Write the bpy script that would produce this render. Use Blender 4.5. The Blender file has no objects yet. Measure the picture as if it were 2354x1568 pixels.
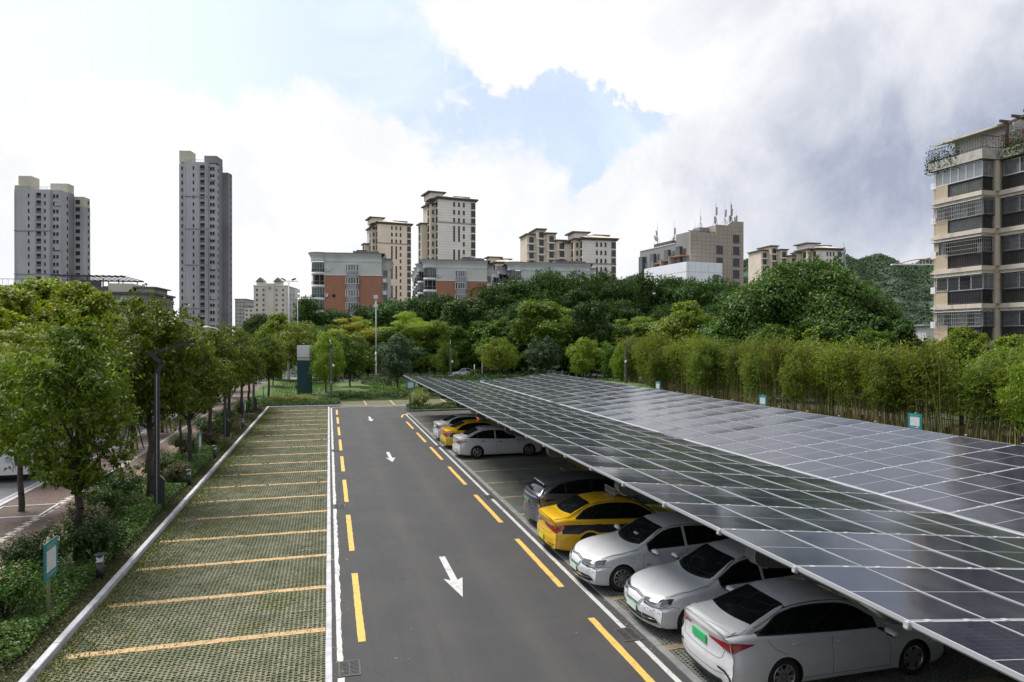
import bpy, bmesh, math, random
import numpy as np
from mathutils import Vector, Matrix
from mathutils.bvhtree import BVHTree
R = math.radians
scene = bpy.context.scene
# ------------------------------------------------------------------ camera, sky, sun, exposure
HEAD, FPX, CAMH = R(15.02), 1569.0, 6.0      # heading right of the lane; focal length for a 2353 px wide picture; camera height (m)
cd = bpy.data.cameras.new("camera"); cam = bpy.data.objects.new("camera", cd); scene.collection.objects.link(cam)
cd.lens = 36.0 * FPX / 2353.0; cd.sensor_width = 36.0; cd.clip_start = 0.1; cd.clip_end = 6000
cam.location = (0, 0, CAMH); cam.rotation_euler = (R(90 - 0.18), 0, -HEAD)
scene.camera = cam
scene.view_settings.view_transform = 'Standard'; scene.view_settings.look = 'None'
scene.view_settings.exposure = 0.33; scene.view_settings.gamma = 1.0; scene.view_settings.use_curve_mapping = False
try:
    scene.cycles.use_denoising = True
    scene.cycles.max_bounces = 6; scene.cycles.diffuse_bounces = 3; scene.cycles.glossy_bounces = 3
    scene.cycles.transmission_bounces = 3; scene.cycles.transparent_max_bounces = 4
    scene.cycles.sample_clamp_indirect = 6.0; scene.cycles.caustics_reflective = False; scene.cycles.caustics_refractive = False
except Exception: pass
SUN_AZ, SUN_EL = R(-38), R(58)               # azimuth from +Y towards +X
sd = bpy.data.lights.new("sun", 'SUN'); sd.energy = 4.0; sd.angle = R(26); sd.color = (1.0, .955, .89)
sun = bpy.data.objects.new("sun", sd); scene.collection.objects.link(sun)
sun.rotation_euler = (R(90) - SUN_EL, 0, math.pi - SUN_AZ + math.pi)
_sdv = Vector((math.sin(SUN_AZ) * math.cos(SUN_EL), math.cos(SUN_AZ) * math.cos(SUN_EL), math.sin(SUN_EL)))
sun.rotation_euler = _sdv.to_track_quat('Z', 'Y').to_euler(); sun.location = (0, 0, 60)

class NT:
    """tiny expression helper for shader math"""
    def __init__(s, nt): s.nt = nt; s.n = nt.nodes; s.l = nt.links
    def new(s, t, **k):
        n = s.n.new(t)
        for a, b in k.items(): setattr(n, a, b)
        return n
    def put(s, inp, v):
        if isinstance(v, bpy.types.NodeSocket): s.l.new(v, inp)
        else: inp.default_value = v
    def m(s, op, a, b=0.0, c=None, clamp=False):
        n = s.new("ShaderNodeMath", operation=op, use_clamp=clamp); s.put(n.inputs[0], a); s.put(n.inputs[1], b)
        if c is not None: s.put(n.inputs[2], c)
        return n.outputs[0]
    def add(s, a, b): return s.m('ADD', a, b)
    def sub(s, a, b): return s.m('SUBTRACT', a, b)
    def mul(s, a, b): return s.m('MULTIPLY', a, b)
    def ss(s, x, a, b):
        n = s.new("ShaderNodeMapRange", interpolation_type='SMOOTHSTEP', clamp=True)
        s.put(n.inputs[0], x); n.inputs[1].default_value = a; n.inputs[2].default_value = b
        n.inputs[3].default_value = 0; n.inputs[4].default_value = 1
        return n.outputs[0]
    def mix(s, f, a, b, blend='MIX'):
        n = s.new("ShaderNodeMix", data_type='RGBA', blend_type=blend); s.put(n.inputs[0], f)
        for i, v in ((6, a), (7, b)):
            if isinstance(v, bpy.types.NodeSocket): s.l.new(v, n.inputs[i])
            else: n.inputs[i].default_value = (*v[:3], 1)
        return n.outputs[2]
    def noise(s, vec, scale, detail=3, rough=.55, dist=0.0, col=False):
        n = s.new("ShaderNodeTexNoise"); n.inputs['Scale'].default_value = scale; n.inputs['Detail'].default_value = detail
        n.inputs['Roughness'].default_value = rough; n.inputs['Distortion'].default_value = dist
        if vec is not None: s.l.new(vec, n.inputs['Vector'])
        return n.outputs['Color' if col else 'Fac']
    def curve(s, x, pts, lo, hi):
        """piecewise linear function of x (pts sorted) by a colour ramp"""
        t = s.m('DIVIDE', s.sub(x, pts[0][0]), pts[-1][0] - pts[0][0], clamp=True)
        r = s.new("ShaderNodeValToRGB"); e = r.color_ramp.elements
        while len(e) < len(pts): e.new(.5)
        for i, (px, py) in enumerate(pts):
            e[i].position = (px - pts[0][0]) / (pts[-1][0] - pts[0][0]); g = (py - lo) / (hi - lo); e[i].color = (g, g, g, 1)
        s.l.new(t, r.inputs[0])
        return s.add(s.mul(r.outputs[0], hi - lo), lo)

def make_world():
    w = bpy.data.worlds.new("World"); scene.world = w; w.use_nodes = True
    nt = w.node_tree; nt.nodes.clear(); N = NT(nt)
    tc = N.new("ShaderNodeTexCoord"); D = tc.outputs['Generated']
    sky = N.new("ShaderNodeTexSky", sky_type='NISHITA', sun_disc=False)
    sky.sun_elevation = SUN_EL; sky.sun_rotation = SUN_AZ; sky.altitude = 50; sky.air_density = 1.0; sky.dust_density = 1.6; sky.ozone_density = 1.6
    sep = N.new("ShaderNodeSeparateXYZ"); nt.links.new(D, sep.inputs[0])
    X, Y, Z = sep.outputs
    az = N.sub(N.mul(N.m('ARCTAN2', X, Y), 57.2958), 15.02)
    el = N.mul(N.m('ARCSINE', Z), 57.2958)
    n1 = N.noise(D, 5.5, 9, .62, .25, col=True)
    sp = N.new("ShaderNodeSeparateColor"); nt.links.new(n1, sp.inputs[0])
    n2 = N.noise(D, 2.2, 6, .6)
    wa = N.add(az, N.mul(N.sub(sp.outputs[0], .5), 24)); we = N.add(el, N.mul(N.sub(sp.outputs[1], .5), 15))
    # low bank of cloud on the left, its top edge by azimuth
    Lb = N.curve(wa, [(-60, 12), (-36, 16.2), (-22, 18.5), (-17, 20.3), (-11, 17.2), (-3, 16.8), (2, 16), (6, 13), (14, 10), (60, 9)], 0, 40)
    mL = N.ss(N.sub(Lb, we), -.8, 1.7)
    # cloud mass on the right, its left edge by elevation
    Rb = N.curve(we, [(0, 8), (13, 4), (15.5, 10), (18, 12), (20, 3), (22.5, -5), (26, -9), (40, -12), (70, -30), (90, -60)], -60, 40)
    mR = N.ss(N.sub(wa, Rb), -1.0, 2.2)
    hi = N.ss(N.add(n2, N.mul(N.ss(el, 28, 60), .12)), .52, .66)      # broken cloud overhead and behind
    back = N.ss(N.m('ABSOLUTE', az), 60, 100)
    mB = N.mul(N.m('MAXIMUM', N.ss(el, 32, 50), back), hi)
    pf = N.mul(N.ss(N.noise(D, 8.5, 9, .62, .3), .52, .62), N.mul(N.ss(az, -10, -4), N.ss(N.sub(22, az), 0, 6)))
    mask = N.m('MAXIMUM', N.m('MAXIMUM', N.m('MAXIMUM', mL, mR), mB), N.mul(pf, .9))
    wisp = N.mul(N.ss(N.noise(D, 3.1, 8, .62, .6), .42, .78), .55)
    hz = N.m('MAXIMUM', N.mul(N.ss(N.sub(-16.0, az), -14, 20), .62), wisp)
    hz = N.m('MAXIMUM', hz, N.mul(N.ss(N.sub(8.0, el), -6, 8), .75))
    # cloud brightness: bright white facing the sun side, slate grey bellies on the right
    g1 = N.m('EXPONENT', N.mul(N.add(N.m('POWER', N.m('DIVIDE', N.sub(wa, 31), 11.5), 2.0), N.m('POWER', N.m('DIVIDE', N.m('ABSOLUTE', N.sub(we, 11.5)), 6.2), 2.0)), -1.0))
    gq = N.mul(N.ss(wa, 8, 32), .46)
    n3 = N.noise(D, 4.3, 7, .6, .4)
    shade = N.m('ADD', N.mul(g1, .50), N.mul(gq, N.add(.45, N.mul(N.ss(n3, .32, .64), .55))), clamp=True)
    shade = N.m('ADD', shade, N.mul(N.ss(n3, .42, .62), .17), clamp=True)
    cloud = N.mix(shade, (.85, .85, .865), (.32, .36, .47))
    blue = N.new("ShaderNodeVectorMath", operation='SCALE'); nt.links.new(sky.outputs[0], blue.inputs[0]); blue.inputs[3].default_value = .1 * 1.0
    base = N.mix(N.add(.45, N.mul(hz, .52)), blue.outputs[0], (.88, .97, 1.10))
    col = N.mix(mask, base, cloud)
    sc = N.new("ShaderNodeVectorMath", operation='SCALE'); nt.links.new(col, sc.inputs[0]); sc.inputs[3].default_value = 10.0
    bg = N.new("ShaderNodeBackground"); nt.links.new(sc.outputs[0], bg.inputs[0]); bg.inputs[1].default_value = .1
    out = N.new("ShaderNodeOutputWorld"); nt.links.new(bg.outputs[0], out.inputs[0])
make_world()

# ------------------------------------------------------------------ measuring helpers
def C(r, t):                                  # right / forward of the camera -> ground X, Y
    return (r * math.cos(HEAD) + t * math.sin(HEAD), -r * math.sin(HEAD) + t * math.cos(HEAD))
def D(u, t): return C((u - 1176.5) * t / FPX, t)
def G(u, v): return D(u, CAMH * FPX / (v - 779.0))
def HZ(v, t): return CAMH - (v - 779.0) * t / FPX
# ------------------------------------------------------------------ object helpers
COL = scene.collection
def tag(o, label=None, cat=None, group=None, kind=None):
    if label: o['label'] = label
    if cat: o['category'] = cat
    if group: o['group'] = group
    if kind: o['kind'] = kind
    return o
def empty(name, loc=(0, 0, 0), rz=0.0, label=None, cat=None, group=None):
    o = bpy.data.objects.new(name, None); COL.objects.link(o); o.location = loc; o.rotation_euler = (0, 0, rz); o.empty_display_size = .2
    return tag(o, label, cat, group)
def put(name, mesh, parent=None, loc=(0, 0, 0), rot=(0, 0, 0), scale=(1, 1, 1), kind=None, label=None, cat=None, group=None):
    o = bpy.data.objects.new(name, mesh); COL.objects.link(o); o.parent = parent
    o.location = loc; o.rotation_euler = rot; o.scale = scale
    return tag(o, label, cat, group, kind)
def kids(o): return [c for c in bpy.data.objects if c.parent == o]
def copy_tree(o, parent=None, cm=None):
    if cm is None:
        cm = {}
        for c in bpy.data.objects:
            if c.parent: cm.setdefault(c.parent.name, []).append(c)
    c = o.copy(); COL.objects.link(c); c.parent = parent
    for ch in cm.get(o.name, []): copy_tree(ch, c, cm)
    return c
class MB:
    def __init__(s): s.v = []; s.f = []; s.m = []; s.mi = 0
    def face(s, pts):
        b = len(s.v); s.v += [tuple(p) for p in pts]; s.f.append(tuple(range(b, b + len(pts)))); s.m.append(s.mi)
    def box(s, x0, x1, y0, y1, z0, z1, M=None, skip=''):
        b = len(s.v); P = [(x, y, z) for z in (z0, z1) for y in (y0, y1) for x in (x0, x1)]
        if M is not None: P = [tuple(M @ Vector(p)) for p in P]
        s.v += P
        F = {'b': (0, 2, 3, 1), 't': (4, 5, 7, 6), 'f': (0, 1, 5, 4), 'k': (2, 6, 7, 3), 'l': (0, 4, 6, 2), 'r': (1, 3, 7, 5)}
        for k, q in F.items():
            if k not in skip: s.f.append(tuple(b + i for i in q)); s.m.append(s.mi)
        return s
    def tube(s, p0, p1, r0, r1=None, n=8, caps=True):
        r1 = r0 if r1 is None else r1; p0 = Vector(p0); p1 = Vector(p1); d = (p1 - p0)
        if d.length < 1e-6: return s
        d.normalize(); a = d.orthogonal().normalized(); c = d.cross(a); b = len(s.v)
        for p, r in ((p0, r0), (p1, r1)):
            for i in range(n):
                t = 2 * math.pi * i / n; s.v.append(tuple(p + (a * math.cos(t) + c * math.sin(t)) * r))
        for i in range(n):
            j = (i + 1) % n; s.f.append((b + i, b + j, b + n + j, b + n + i)); s.m.append(s.mi)
        if caps:
            s.f.append(tuple(b + i for i in range(n))[::-1]); s.m.append(s.mi)
            s.f.append(tuple(b + n + i for i in range(n))); s.m.append(s.mi)
        return s
    def lathe(s, prof, n=16, M=None, axis='z'):
        b = len(s.v); k = len(prof)
        for i in range(n):
            t = 2 * math.pi * i / n
            for r, h in prof:
                p = Vector((r * math.cos(t), r * math.sin(t), h)) if axis == 'z' else Vector((r * math.cos(t), h, r * math.sin(t)))
                s.v.append(tuple(M @ p) if M is not None else tuple(p))
        for i in range(n):
            j = (i + 1) % n
            for q in range(k - 1):
                F = (b + i * k + q, b + j * k + q, b + j * k + q + 1, b + i * k + q + 1)
                s.f.append(F if axis == 'z' else F[::-1]); s.m.append(s.mi)
        return s
    def prism(s, poly, a0, a1, axis='z', M=None):
        """polygon (2D, ccw) extruded along an axis; for 'y' the polygon is (x,z); for 'x' it is (y,z)"""
        n = len(poly); b = len(s.v)
        def mk(p, a):
            q = (p[0], p[1], a) if axis == 'z' else ((p[0], a, p[1]) if axis == 'y' else (a, p[0], p[1]))
            return tuple(M @ Vector(q)) if M is not None else q
        s.v += [mk(p, a0) for p in poly] + [mk(p, a1) for p in poly]
        s.f.append(tuple(range(b, b + n))[::-1]); s.m.append(s.mi); s.f.append(tuple(range(b + n, b + 2 * n))); s.m.append(s.mi)
        for i in range(n):
            j = (i + 1) % n; s.f.append((b + i, b + j, b + n + j, b + n + i)); s.m.append(s.mi)
        return s
    def mesh(s, name, mats, smooth=False):
        me = bpy.data.meshes.new(name); me.from_pydata(s.v, [], s.f)
        for m in (mats if isinstance(mats, (list, tuple)) else [mats]): me.materials.append(m)
        if any(s.m): me.polygons.foreach_set('material_index', s.m)
        if smooth: me.polygons.foreach_set('use_smooth', [True] * len(s.f))
        me.update(); return me
    def put(s, name, mats, parent=None, smooth=False, **k): return put(name, s.mesh(name, mats, smooth), parent, **k)
TM = {}
def text_mesh(s, size, mat, al='CENTER'):
    k = (s, size, mat.name)
    if k not in TM:
        cu = bpy.data.curves.new('lettering', 'FONT'); cu.body = s; cu.size = size; cu.align_x = al; cu.extrude = .0006; cu.resolution_u = 2
        ob = bpy.data.objects.new('lettering', cu); COL.objects.link(ob); dg = bpy.context.evaluated_depsgraph_get(); me = bpy.data.meshes.new_from_object(ob.evaluated_get(dg)); me.materials.clear(); me.materials.append(mat); bpy.data.objects.remove(ob); TM[k] = me
    return TM[k]
def np_mesh(name, V, Q, mat, smooth=False):
    """V (n,3), Q (m,k) arrays -> mesh, fast"""
    me = bpy.data.meshes.new(name); V = np.asarray(V, dtype=np.float32); Q = np.asarray(Q, dtype=np.int32)
    me.vertices.add(len(V)); me.vertices.foreach_set('co', V.ravel())
    k = Q.shape[1]; me.loops.add(Q.size); me.loops.foreach_set('vertex_index', Q.ravel())
    me.polygons.add(len(Q)); me.polygons.foreach_set('loop_start', np.arange(0, Q.size, k, dtype=np.int32))
    me.polygons.foreach_set('loop_total', np.full(len(Q), k, dtype=np.int32))
    if smooth: me.polygons.foreach_set('use_smooth', np.ones(len(Q), dtype=bool))
    for m in (mat if isinstance(mat, (list, tuple)) else [mat]): me.materials.append(m)
    me.update(calc_edges=True); return me

# ------------------------------------------------------------------ materials
def pmat(name, col, rough=.6, metal=0.0, spec=.5, coat=0.0, var=.0, vscale=3.0, col2=None, v2=.5, bump=0.0, bscale=60.0, dirt=None, dscale=.6, emit=None, pos=True, stretch=None):
    m = bpy.data.materials.new(name); m.use_nodes = True; nt = m.node_tree; nt.nodes.clear(); N = NT(nt)
    b = N.new("ShaderNodeBsdfPrincipled"); o = N.new("ShaderNodeOutputMaterial"); nt.links.new(b.outputs[0], o.inputs[0])
    b.inputs['Roughness'].default_value = rough; b.inputs['Metallic'].default_value = metal; b.inputs['Specular IOR Level'].default_value = spec
    b.inputs['Coat Weight'].default_value = coat; b.inputs['Coat Roughness'].default_value = .04
    c = (*col, 1)
    P = N.new("ShaderNodeNewGeometry").outputs['Position'] if pos else N.new("ShaderNodeTexCoord").outputs['Object']
    if stretch:
        mp = N.new("ShaderNodeMapping"); nt.links.new(P, mp.inputs[0]); mp.inputs['Scale'].default_value = stretch; P = mp.outputs[0]
    if var or col2 or dirt:
        f = N.noise(P, vscale, 5, .6); f2 = N.ss(f, .3, .7)
        d = col2 if col2 else tuple(x * (1 - var) for x in col); e = tuple(min(1, x * (1 + var * .6)) for x in col)
        cc = N.mix(f2, d, e)
        if dirt:
            g = N.noise(P, dscale, 6, .65, .5); cc = N.mix(N.mul(N.ss(g, .5, .75), v2), cc, dirt)
        nt.links.new(cc, b.inputs['Base Color'])
    else: b.inputs['Base Color'].default_value = c
    if bump:
        bn = N.new("ShaderNodeBump"); bn.inputs['Strength'].default_value = bump; bn.inputs['Distance'].default_value = .01
        nt.links.new(N.noise(P, bscale, 4, .6), bn.inputs['Height']); nt.links.new(bn.outputs[0], b.inputs['Normal'])
    if emit: b.inputs['Emission Color'].default_value = (*emit[:3], 1); b.inputs['Emission Strength'].default_value = emit[3]
    return m
def leafmat(name, c1, c2, c3=None, trans=.35, rough=.5, third=.12):
    """leaf colours vary leaf by leaf (random per island) and tree by tree"""
    m = bpy.data.materials.new(name); m.use_nodes = True; nt = m.node_tree; nt.nodes.clear(); N = NT(nt)
    g = N.new("ShaderNodeNewGeometry"); oi = N.new("ShaderNodeObjectInfo")
    tcx = N.new("ShaderNodeTexCoord")
    big = N.ss(N.noise(tcx.outputs['Object'], .9, 3, .6), .35, .68)
    f = N.add(N.mul(g.outputs['Random Per Island'], .55), N.mul(big, .45))
    col = N.mix(f, c1, c2)
    if c3: col = N.mix(N.m('MULTIPLY', N.m('GREATER_THAN', g.outputs['Random Per Island'], 1 - third), .8), col, c3)
    hs = N.new("ShaderNodeHueSaturation"); nt.links.new(col, hs.inputs['Color'])
    nt.links.new(N.add(.488, N.mul(oi.outputs['Random'], .024)), hs.inputs['Hue']); nt.links.new(N.add(.82, N.mul(oi.outputs['Random'], .36)), hs.inputs['Value'])
    b = N.new("ShaderNodeBsdfPrincipled"); b.inputs['Roughness'].default_value = rough; b.inputs['Specular IOR Level'].default_value = .22
    nt.links.new(hs.outputs[0], b.inputs['Base Color'])
    tr = N.new("ShaderNodeBsdfTranslucent"); br = N.mix(1.0, hs.outputs[0], (1.25, 1.3, .5), 'MULTIPLY'); nt.links.new(br, tr.inputs[0])
    mx = N.new("ShaderNodeMixShader"); mx.inputs[0].default_value = trans
    nt.links.new(b.outputs[0], mx.inputs[1]); nt.links.new(tr.outputs[0], mx.inputs[2])
    o = N.new("ShaderNodeOutputMaterial"); nt.links.new(mx.outputs[0], o.inputs[0])
    return m
M = {}
def asphaltmat():
    m = pmat('asphalt', (.043, .043, .046), .88, bump=.5, bscale=120); nt = m.node_tree; N = NT(nt); b = [n for n in nt.nodes if n.type == 'BSDF_PRINCIPLED'][0]
    P = N.new("ShaderNodeNewGeometry").outputs['Position']; s = N.new("ShaderNodeSeparateXYZ"); nt.links.new(P, s.inputs[0])
    grain = N.ss(N.noise(P, 55, 3, .75), .35, .7); blot = N.ss(N.noise(P, .5, 6, .65, .4), .35, .75); mp = N.new("ShaderNodeMapping"); nt.links.new(P, mp.inputs[0]); mp.inputs['Scale'].default_value = (2.2, .12, 1); streak = N.ss(N.noise(mp.outputs[0], 1.0, 6, .7), .4, .75)
    def track(x0): return N.m('EXPONENT', N.mul(N.m('POWER', N.m('DIVIDE', N.sub(s.outputs[0], x0), .38), 2.0), -1.0))
    c = N.mix(grain, (.027, .027, .029), (.057, .056, .057)); c = N.mix(N.mul(blot, .5), c, (.064, .062, .058)); pt = N.ss(N.noise(mp.outputs[0], 3.1, 4, .6), .5, .62); c = N.mix(N.mul(pt, .22), c, (.030, .030, .031)); c = N.mix(N.mul(N.add(track(2.2), track(3.95)), N.add(.12, N.mul(streak, .25))), c, (.080, .078, .074))
    crk = N.new("ShaderNodeTexVoronoi", feature='DISTANCE_TO_EDGE'); crk.inputs['Scale'].default_value = .22; wv = N.new("ShaderNodeVectorMath", operation='ADD'); nv = N.new("ShaderNodeVectorMath", operation='SCALE'); nt.links.new(N.noise(P, 1.4, 5, .6, col=True), nv.inputs[0]); nv.inputs[3].default_value = 1.3; nt.links.new(P, wv.inputs[0]); nt.links.new(nv.outputs[0], wv.inputs[1]); nt.links.new(wv.outputs[0], crk.inputs['Vector'])
    ck = N.mul(N.m('LESS_THAN', crk.outputs['Distance'], .0028), N.ss(N.noise(P, .15, 2), .5, .56)); c = N.mix(N.mul(ck, .7), c, (.018, .018, .019))
    spot = N.ss(N.noise(P, 2.3, 4, .5), .70, .76); c = N.mix(N.mul(spot, .35), c, (.022, .022, .022)); nt.links.new(c, b.inputs['Base Color']); return m
M['asphalt'] = asphaltmat()
M['old_asphalt'] = pmat('old_asphalt', (.17, .17, .175), .9, var=.15, vscale=.5, bump=.2, bscale=60)
M['kerb'] = pmat('kerb_granite', (.44, .44, .47), .8, var=.16, vscale=2.2, bump=.2, bscale=90, dirt=(.2, .19, .17), dscale=1.7, v2=.7)
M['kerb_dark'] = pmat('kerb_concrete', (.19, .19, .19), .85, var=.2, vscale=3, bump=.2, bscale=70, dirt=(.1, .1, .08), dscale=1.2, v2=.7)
M['white_paint'] = pmat('white_road_paint', (.46, .46, .45), .75, var=.12, vscale=14, dirt=(.16, .16, .155), dscale=4.5, v2=.75)
M['yellow_paint'] = pmat('yellow_road_paint', (.62, .375, .085), .75, var=.12, vscale=14, dirt=(.20, .14, .07), dscale=4.2, v2=.7)
M['soil'] = pmat('soil', (.05, .04, .025), .95, var=.3, vscale=2, col2=(.03, .035, .015), bump=.5, bscale=30)
M['lawn'] = pmat('lawn', (.075, .125, .022), .95, col2=(.045, .085, .015), vscale=.8, bump=.8, bscale=25, dirt=(.11, .16, .03), dscale=.25)
M['bark'] = pmat('bark', (.05, .04, .032), .9, var=.35, vscale=12, bump=.7, bscale=25, pos=False, stretch=(1, 1, .25))
M['bark_pale'] = pmat('pale_bark', (.15, .13, .11), .9, var=.3, vscale=10, bump=.6, bscale=25, pos=False, stretch=(1, 1, .25))
M['alu'] = pmat('aluminium', (.60, .61, .63), .38, metal=.55, var=.06, vscale=4)
M['alu_dull'] = pmat('dull_aluminium', (.36, .37, .38), .5, metal=.4, var=.1, vscale=4)
M['steel_dark'] = pmat('dark_painted_steel', (.03, .032, .036), .5, var=.1)
M['black'] = pmat('black_plastic', (.012, .012, .013), .5)
M['concrete'] = pmat('concrete', (.3, .295, .28), .85, var=.15, vscale=2, bump=.2, bscale=30)
M['white_metal'] = pmat('white_metal', (.66, .68, .7), .45, var=.06)
# ------------------------------------------------------------------ the ground
def sheet(name, x0, x1, y0, y1, z, mat, parent=None, kind='structure', nx=1, ny=1):
    xs = np.linspace(x0, x1, nx + 1); ys = np.linspace(y0, y1, ny + 1)
    V = [(x, y, z) for y in ys for x in xs]
    Q = [(j * (nx + 1) + i, j * (nx + 1) + i + 1, (j + 1) * (nx + 1) + i + 1, (j + 1) * (nx + 1) + i) for j in range(ny) for i in range(nx)]
    o = put(name, np_mesh(name, V, Q, mat), parent)
    if parent is None: o['kind'] = kind
    return o
M['ground'] = pmat('ground', (.045, .055, .022), .95, col2=(.035, .05, .015), vscale=.2, dirt=(.1, .09, .07), dscale=.05)
sheet('ground', -2500, 2500, -300, 4200, -.06, M['ground'])
road = sheet('road', -.0, 34.5, -8, 62.45, 0, M['asphalt'])
M['sidewalk'] = pmat('sidewalk_bed', (.10, .078, .07), .9, var=.2, vscale=1.0)
street = sheet('street', -27, -11.55, -10, 400, -.05, M['old_asphalt'])
cross = sheet('cross_street', -90, 140, 98, 113, -.046, M['old_asphalt'])
# lane paint
def dash(name, x0, x1, y0, y1, mat, wob=0.0, seed=0, z=.004, wobr=None):
    rnd = random.Random(seed); n = max(2, int(abs(y1 - y0) / .16)); mb = MB(); wr = wob if wobr is None else wobr
    a = [(x0 + rnd.uniform(-wob, wob), y0 + (y1 - y0) * i / n, z) for i in range(n + 1)]
    b = [(x1 + rnd.uniform(-wr, wr), y0 + (y1 - y0) * i / n, z) for i in range(n + 1)]
    for i in range(n): mb.face([a[i], b[i], b[i + 1], a[i + 1]])
    return mb.put(name, mat, road)
for k in range(-2, 8):
    y0 = 13.82 + 6.0 * k; y1 = min(y0 + 4.08, 59.6)
    dash('yellow_dash', .555, .705, y0, y1, M['yellow_paint'], .006, k)
for k in range(-3, 6):
    y0 = 15.62 + 6.0 * k; y1 = y0 + 4.1
    dash('yellow_dash', 5.36, 5.51, y0, y1, M['yellow_paint'], .006, 50 + k)
def strip_path(name, pts, w, mat, z=.004, parent=road):
    mb = MB(); L = []
    for i, p in enumerate(pts):
        q = Vector(pts[min(i + 1, len(pts) - 1)]) - Vector(pts[max(i - 1, 0)]); nrm = Vector((-q.y, q.x)).normalized() * w / 2
        L.append(((p[0] + nrm.x, p[1] + nrm.y, z), (p[0] - nrm.x, p[1] - nrm.y, z)))
    for i in range(len(L) - 1): mb.face([L[i][1], L[i + 1][1], L[i + 1][0], L[i][0]][::-1])
    o = mb.put(name, mat, parent)
    if parent is None: o['kind'] = 'structure'
    return o
strip_path('yellow_dash', [(5.42 + .25 * (1 - math.cos(a)) + .9 * (1 - math.cos(a)), 52.6 + 2.6 * math.sin(a)) for a in np.linspace(0, 1.5, 9)], .15, M['yellow_paint'])
DRAIN_Y = (12.75, 25.2, 37.85)
def white_runs(x0, x1, y0, y1, wr, seed, extra=.32):
    ys = [y0]
    for d in DRAIN_Y: ys += [d - extra, d + extra]
    ys.append(y1)
    for i in range(0, len(ys), 2):
        if ys[i + 1] > ys[i]: dash('white_line', x0, x1, ys[i], ys[i + 1], M['white_paint'], .004, seed + i, wobr=wr)
white_runs(.145, .255, -2, 61.0, .02, 100)
white_runs(5.85, 5.96, 2, 54.0, .004, 120)
strip_path('white_line', [(5.905 + .9 * (1 - math.cos(a)), 54.0 + 1.3 * math.sin(a)) for a in np.linspace(0, 1.5, 8)], .11, M['white_paint'])
strip_path('white_line', [(.2, 61.0)] + [(.2 + .8 * (1 - math.cos(a)), 61.0 + .8 * math.sin(a)) for a in np.linspace(0.2, 1.57, 7)] + [(x, 61.85) for x in (3, 6, 9, 13)], .11, M['white_paint'])
strip_path('yellow_line', [(3.9, 61.6), (8.2, 61.62)], .12, M['yellow_paint'])
for tipy in (15.6, 33.6, 50.6):
    mb = MB(); z = .004; mb.face([(2.92, tipy + 1.15, z), (3.09, tipy + 1.15, z), (3.09, tipy + 3.05, z), (2.92, tipy + 3.05, z)])
    mb.face([(3.0, tipy, z), (3.245, tipy + 1.3, z), (3.09, tipy + 1.15, z), (2.92, tipy + 1.15, z), (2.765, tipy + 1.3, z)]); mb.put('direction_arrow', M['white_paint'], road)
# drains
M['rust'] = pmat('cast_iron', (.065, .062, .062), .7, var=.3, vscale=12)
def drain(x, y):
    d = empty('drain_grate', (x, y, 0), 0, None, None)
    return d
DL = {(0, 0): 'nearest cast drain grate beside the left white line', (0, 1): 'middle drain grate breaking the left white line', (0, 2): 'farthest drain grate breaking the left white line',
      (1, 0): 'nearest drain grate by the right white line, next to the front white sedans', (1, 1): 'middle drain grate in the right white line beside the silver car bay', (1, 2): 'farthest drain grate in the right white line behind the yellow taxi'}
for s, x in enumerate((.36, 5.86)):
    for k, y in enumerate(DRAIN_Y):
        d = empty('drain_grate', (x, y, 0), 0, DL[(s, k)], 'drain grate', 'drain grates along the lane edges')
        mb = MB(); mb.box(-.17, .17, -.27, .27, .001, .006); mb.put('pit', M['black'], d)
        mb = MB()
        for a, b, c, e in ((-.2, .2, -.3, -.26), (-.2, .2, .26, .3), (-.2, -.165, -.26, .26), (.165, .2, -.26, .26), (-.012, .012, -.26, .26)): mb.box(a, b, c, e, .0, .014)
        mb.put('rim', M['rust'], d)
        me = None
        for i in range(10):
            yy = -.235 + i * .052
            for xx in (-.088, .088):
                if me is None: q = MB(); q.box(-.07, .07, -.012, .012, .002, .012); me = q.mesh('bar', M['rust'])
                put('bar', me, d, (xx, yy, 0))
# kerbs
rk = random.Random(5)
def kerb_run(name, x0, x1, y0, y1, z1, mat, step=1.0, axis='y', z0=-.05):
    par = bpy.data.objects.new(name, None); COL.objects.link(par); par['kind'] = 'structure'
    cache = {}
    L = (y1 - y0); n = max(1, int(round(L / step))); st = L / n
    for v in range(4):
        mb = MB(); w = (x1 - x0) / 2; h = st / 2 - .005; bv = min(.012, w * .3)
        P = [(-w, z0), (w, z0), (w, z1 - bv), (w - bv, z1 + v * .0015), (-w + bv, z1 + v * .0015), (-w, z1 - bv)]
        mb.prism(P, -h, h, 'y'); cache[v] = mb.mesh('kerb_stone', mat)
    for i in range(n):
        c = y0 + (i + .5) * st; j = rk.uniform(-.004, .004)
        if axis == 'y': put('kerb_stone', cache[rk.randrange(4)], par, ((x0 + x1) / 2 + j, c, 0))
        else: put('kerb_stone', cache[rk.randrange(4)], par, (c, (x0 + x1) / 2 + j, 0), (0, 0, R(90)))
    return par
kerb_run('garden_kerb', -5.13, -4.99, 4, 62.6, .16, M['kerb'])
kerb_run('bay_kerb', -.065, .06, 2, 62.2, .03, M['kerb'])
kerb_run('carport_kerb', 6.14, 6.30, 3, 55.5, .03, M['kerb_dark'])
kerb_run('end_kerb', 62.45, 62.6, -5.0, .9, .14, M['kerb'], axis='x')
kerb_run('far_bay_kerb', 62.45, 62.57, .9, 14, .03, M['kerb'], axis='x')
kerb_run('island_kerb', 56.2, 56.36, 6.3, 17.6, .16, M['kerb_dark'], axis='x')
kerb_run('sidewalk_kerb', -7.62, -7.5, 6, 95, .03, M['kerb'], step=2)
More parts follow.
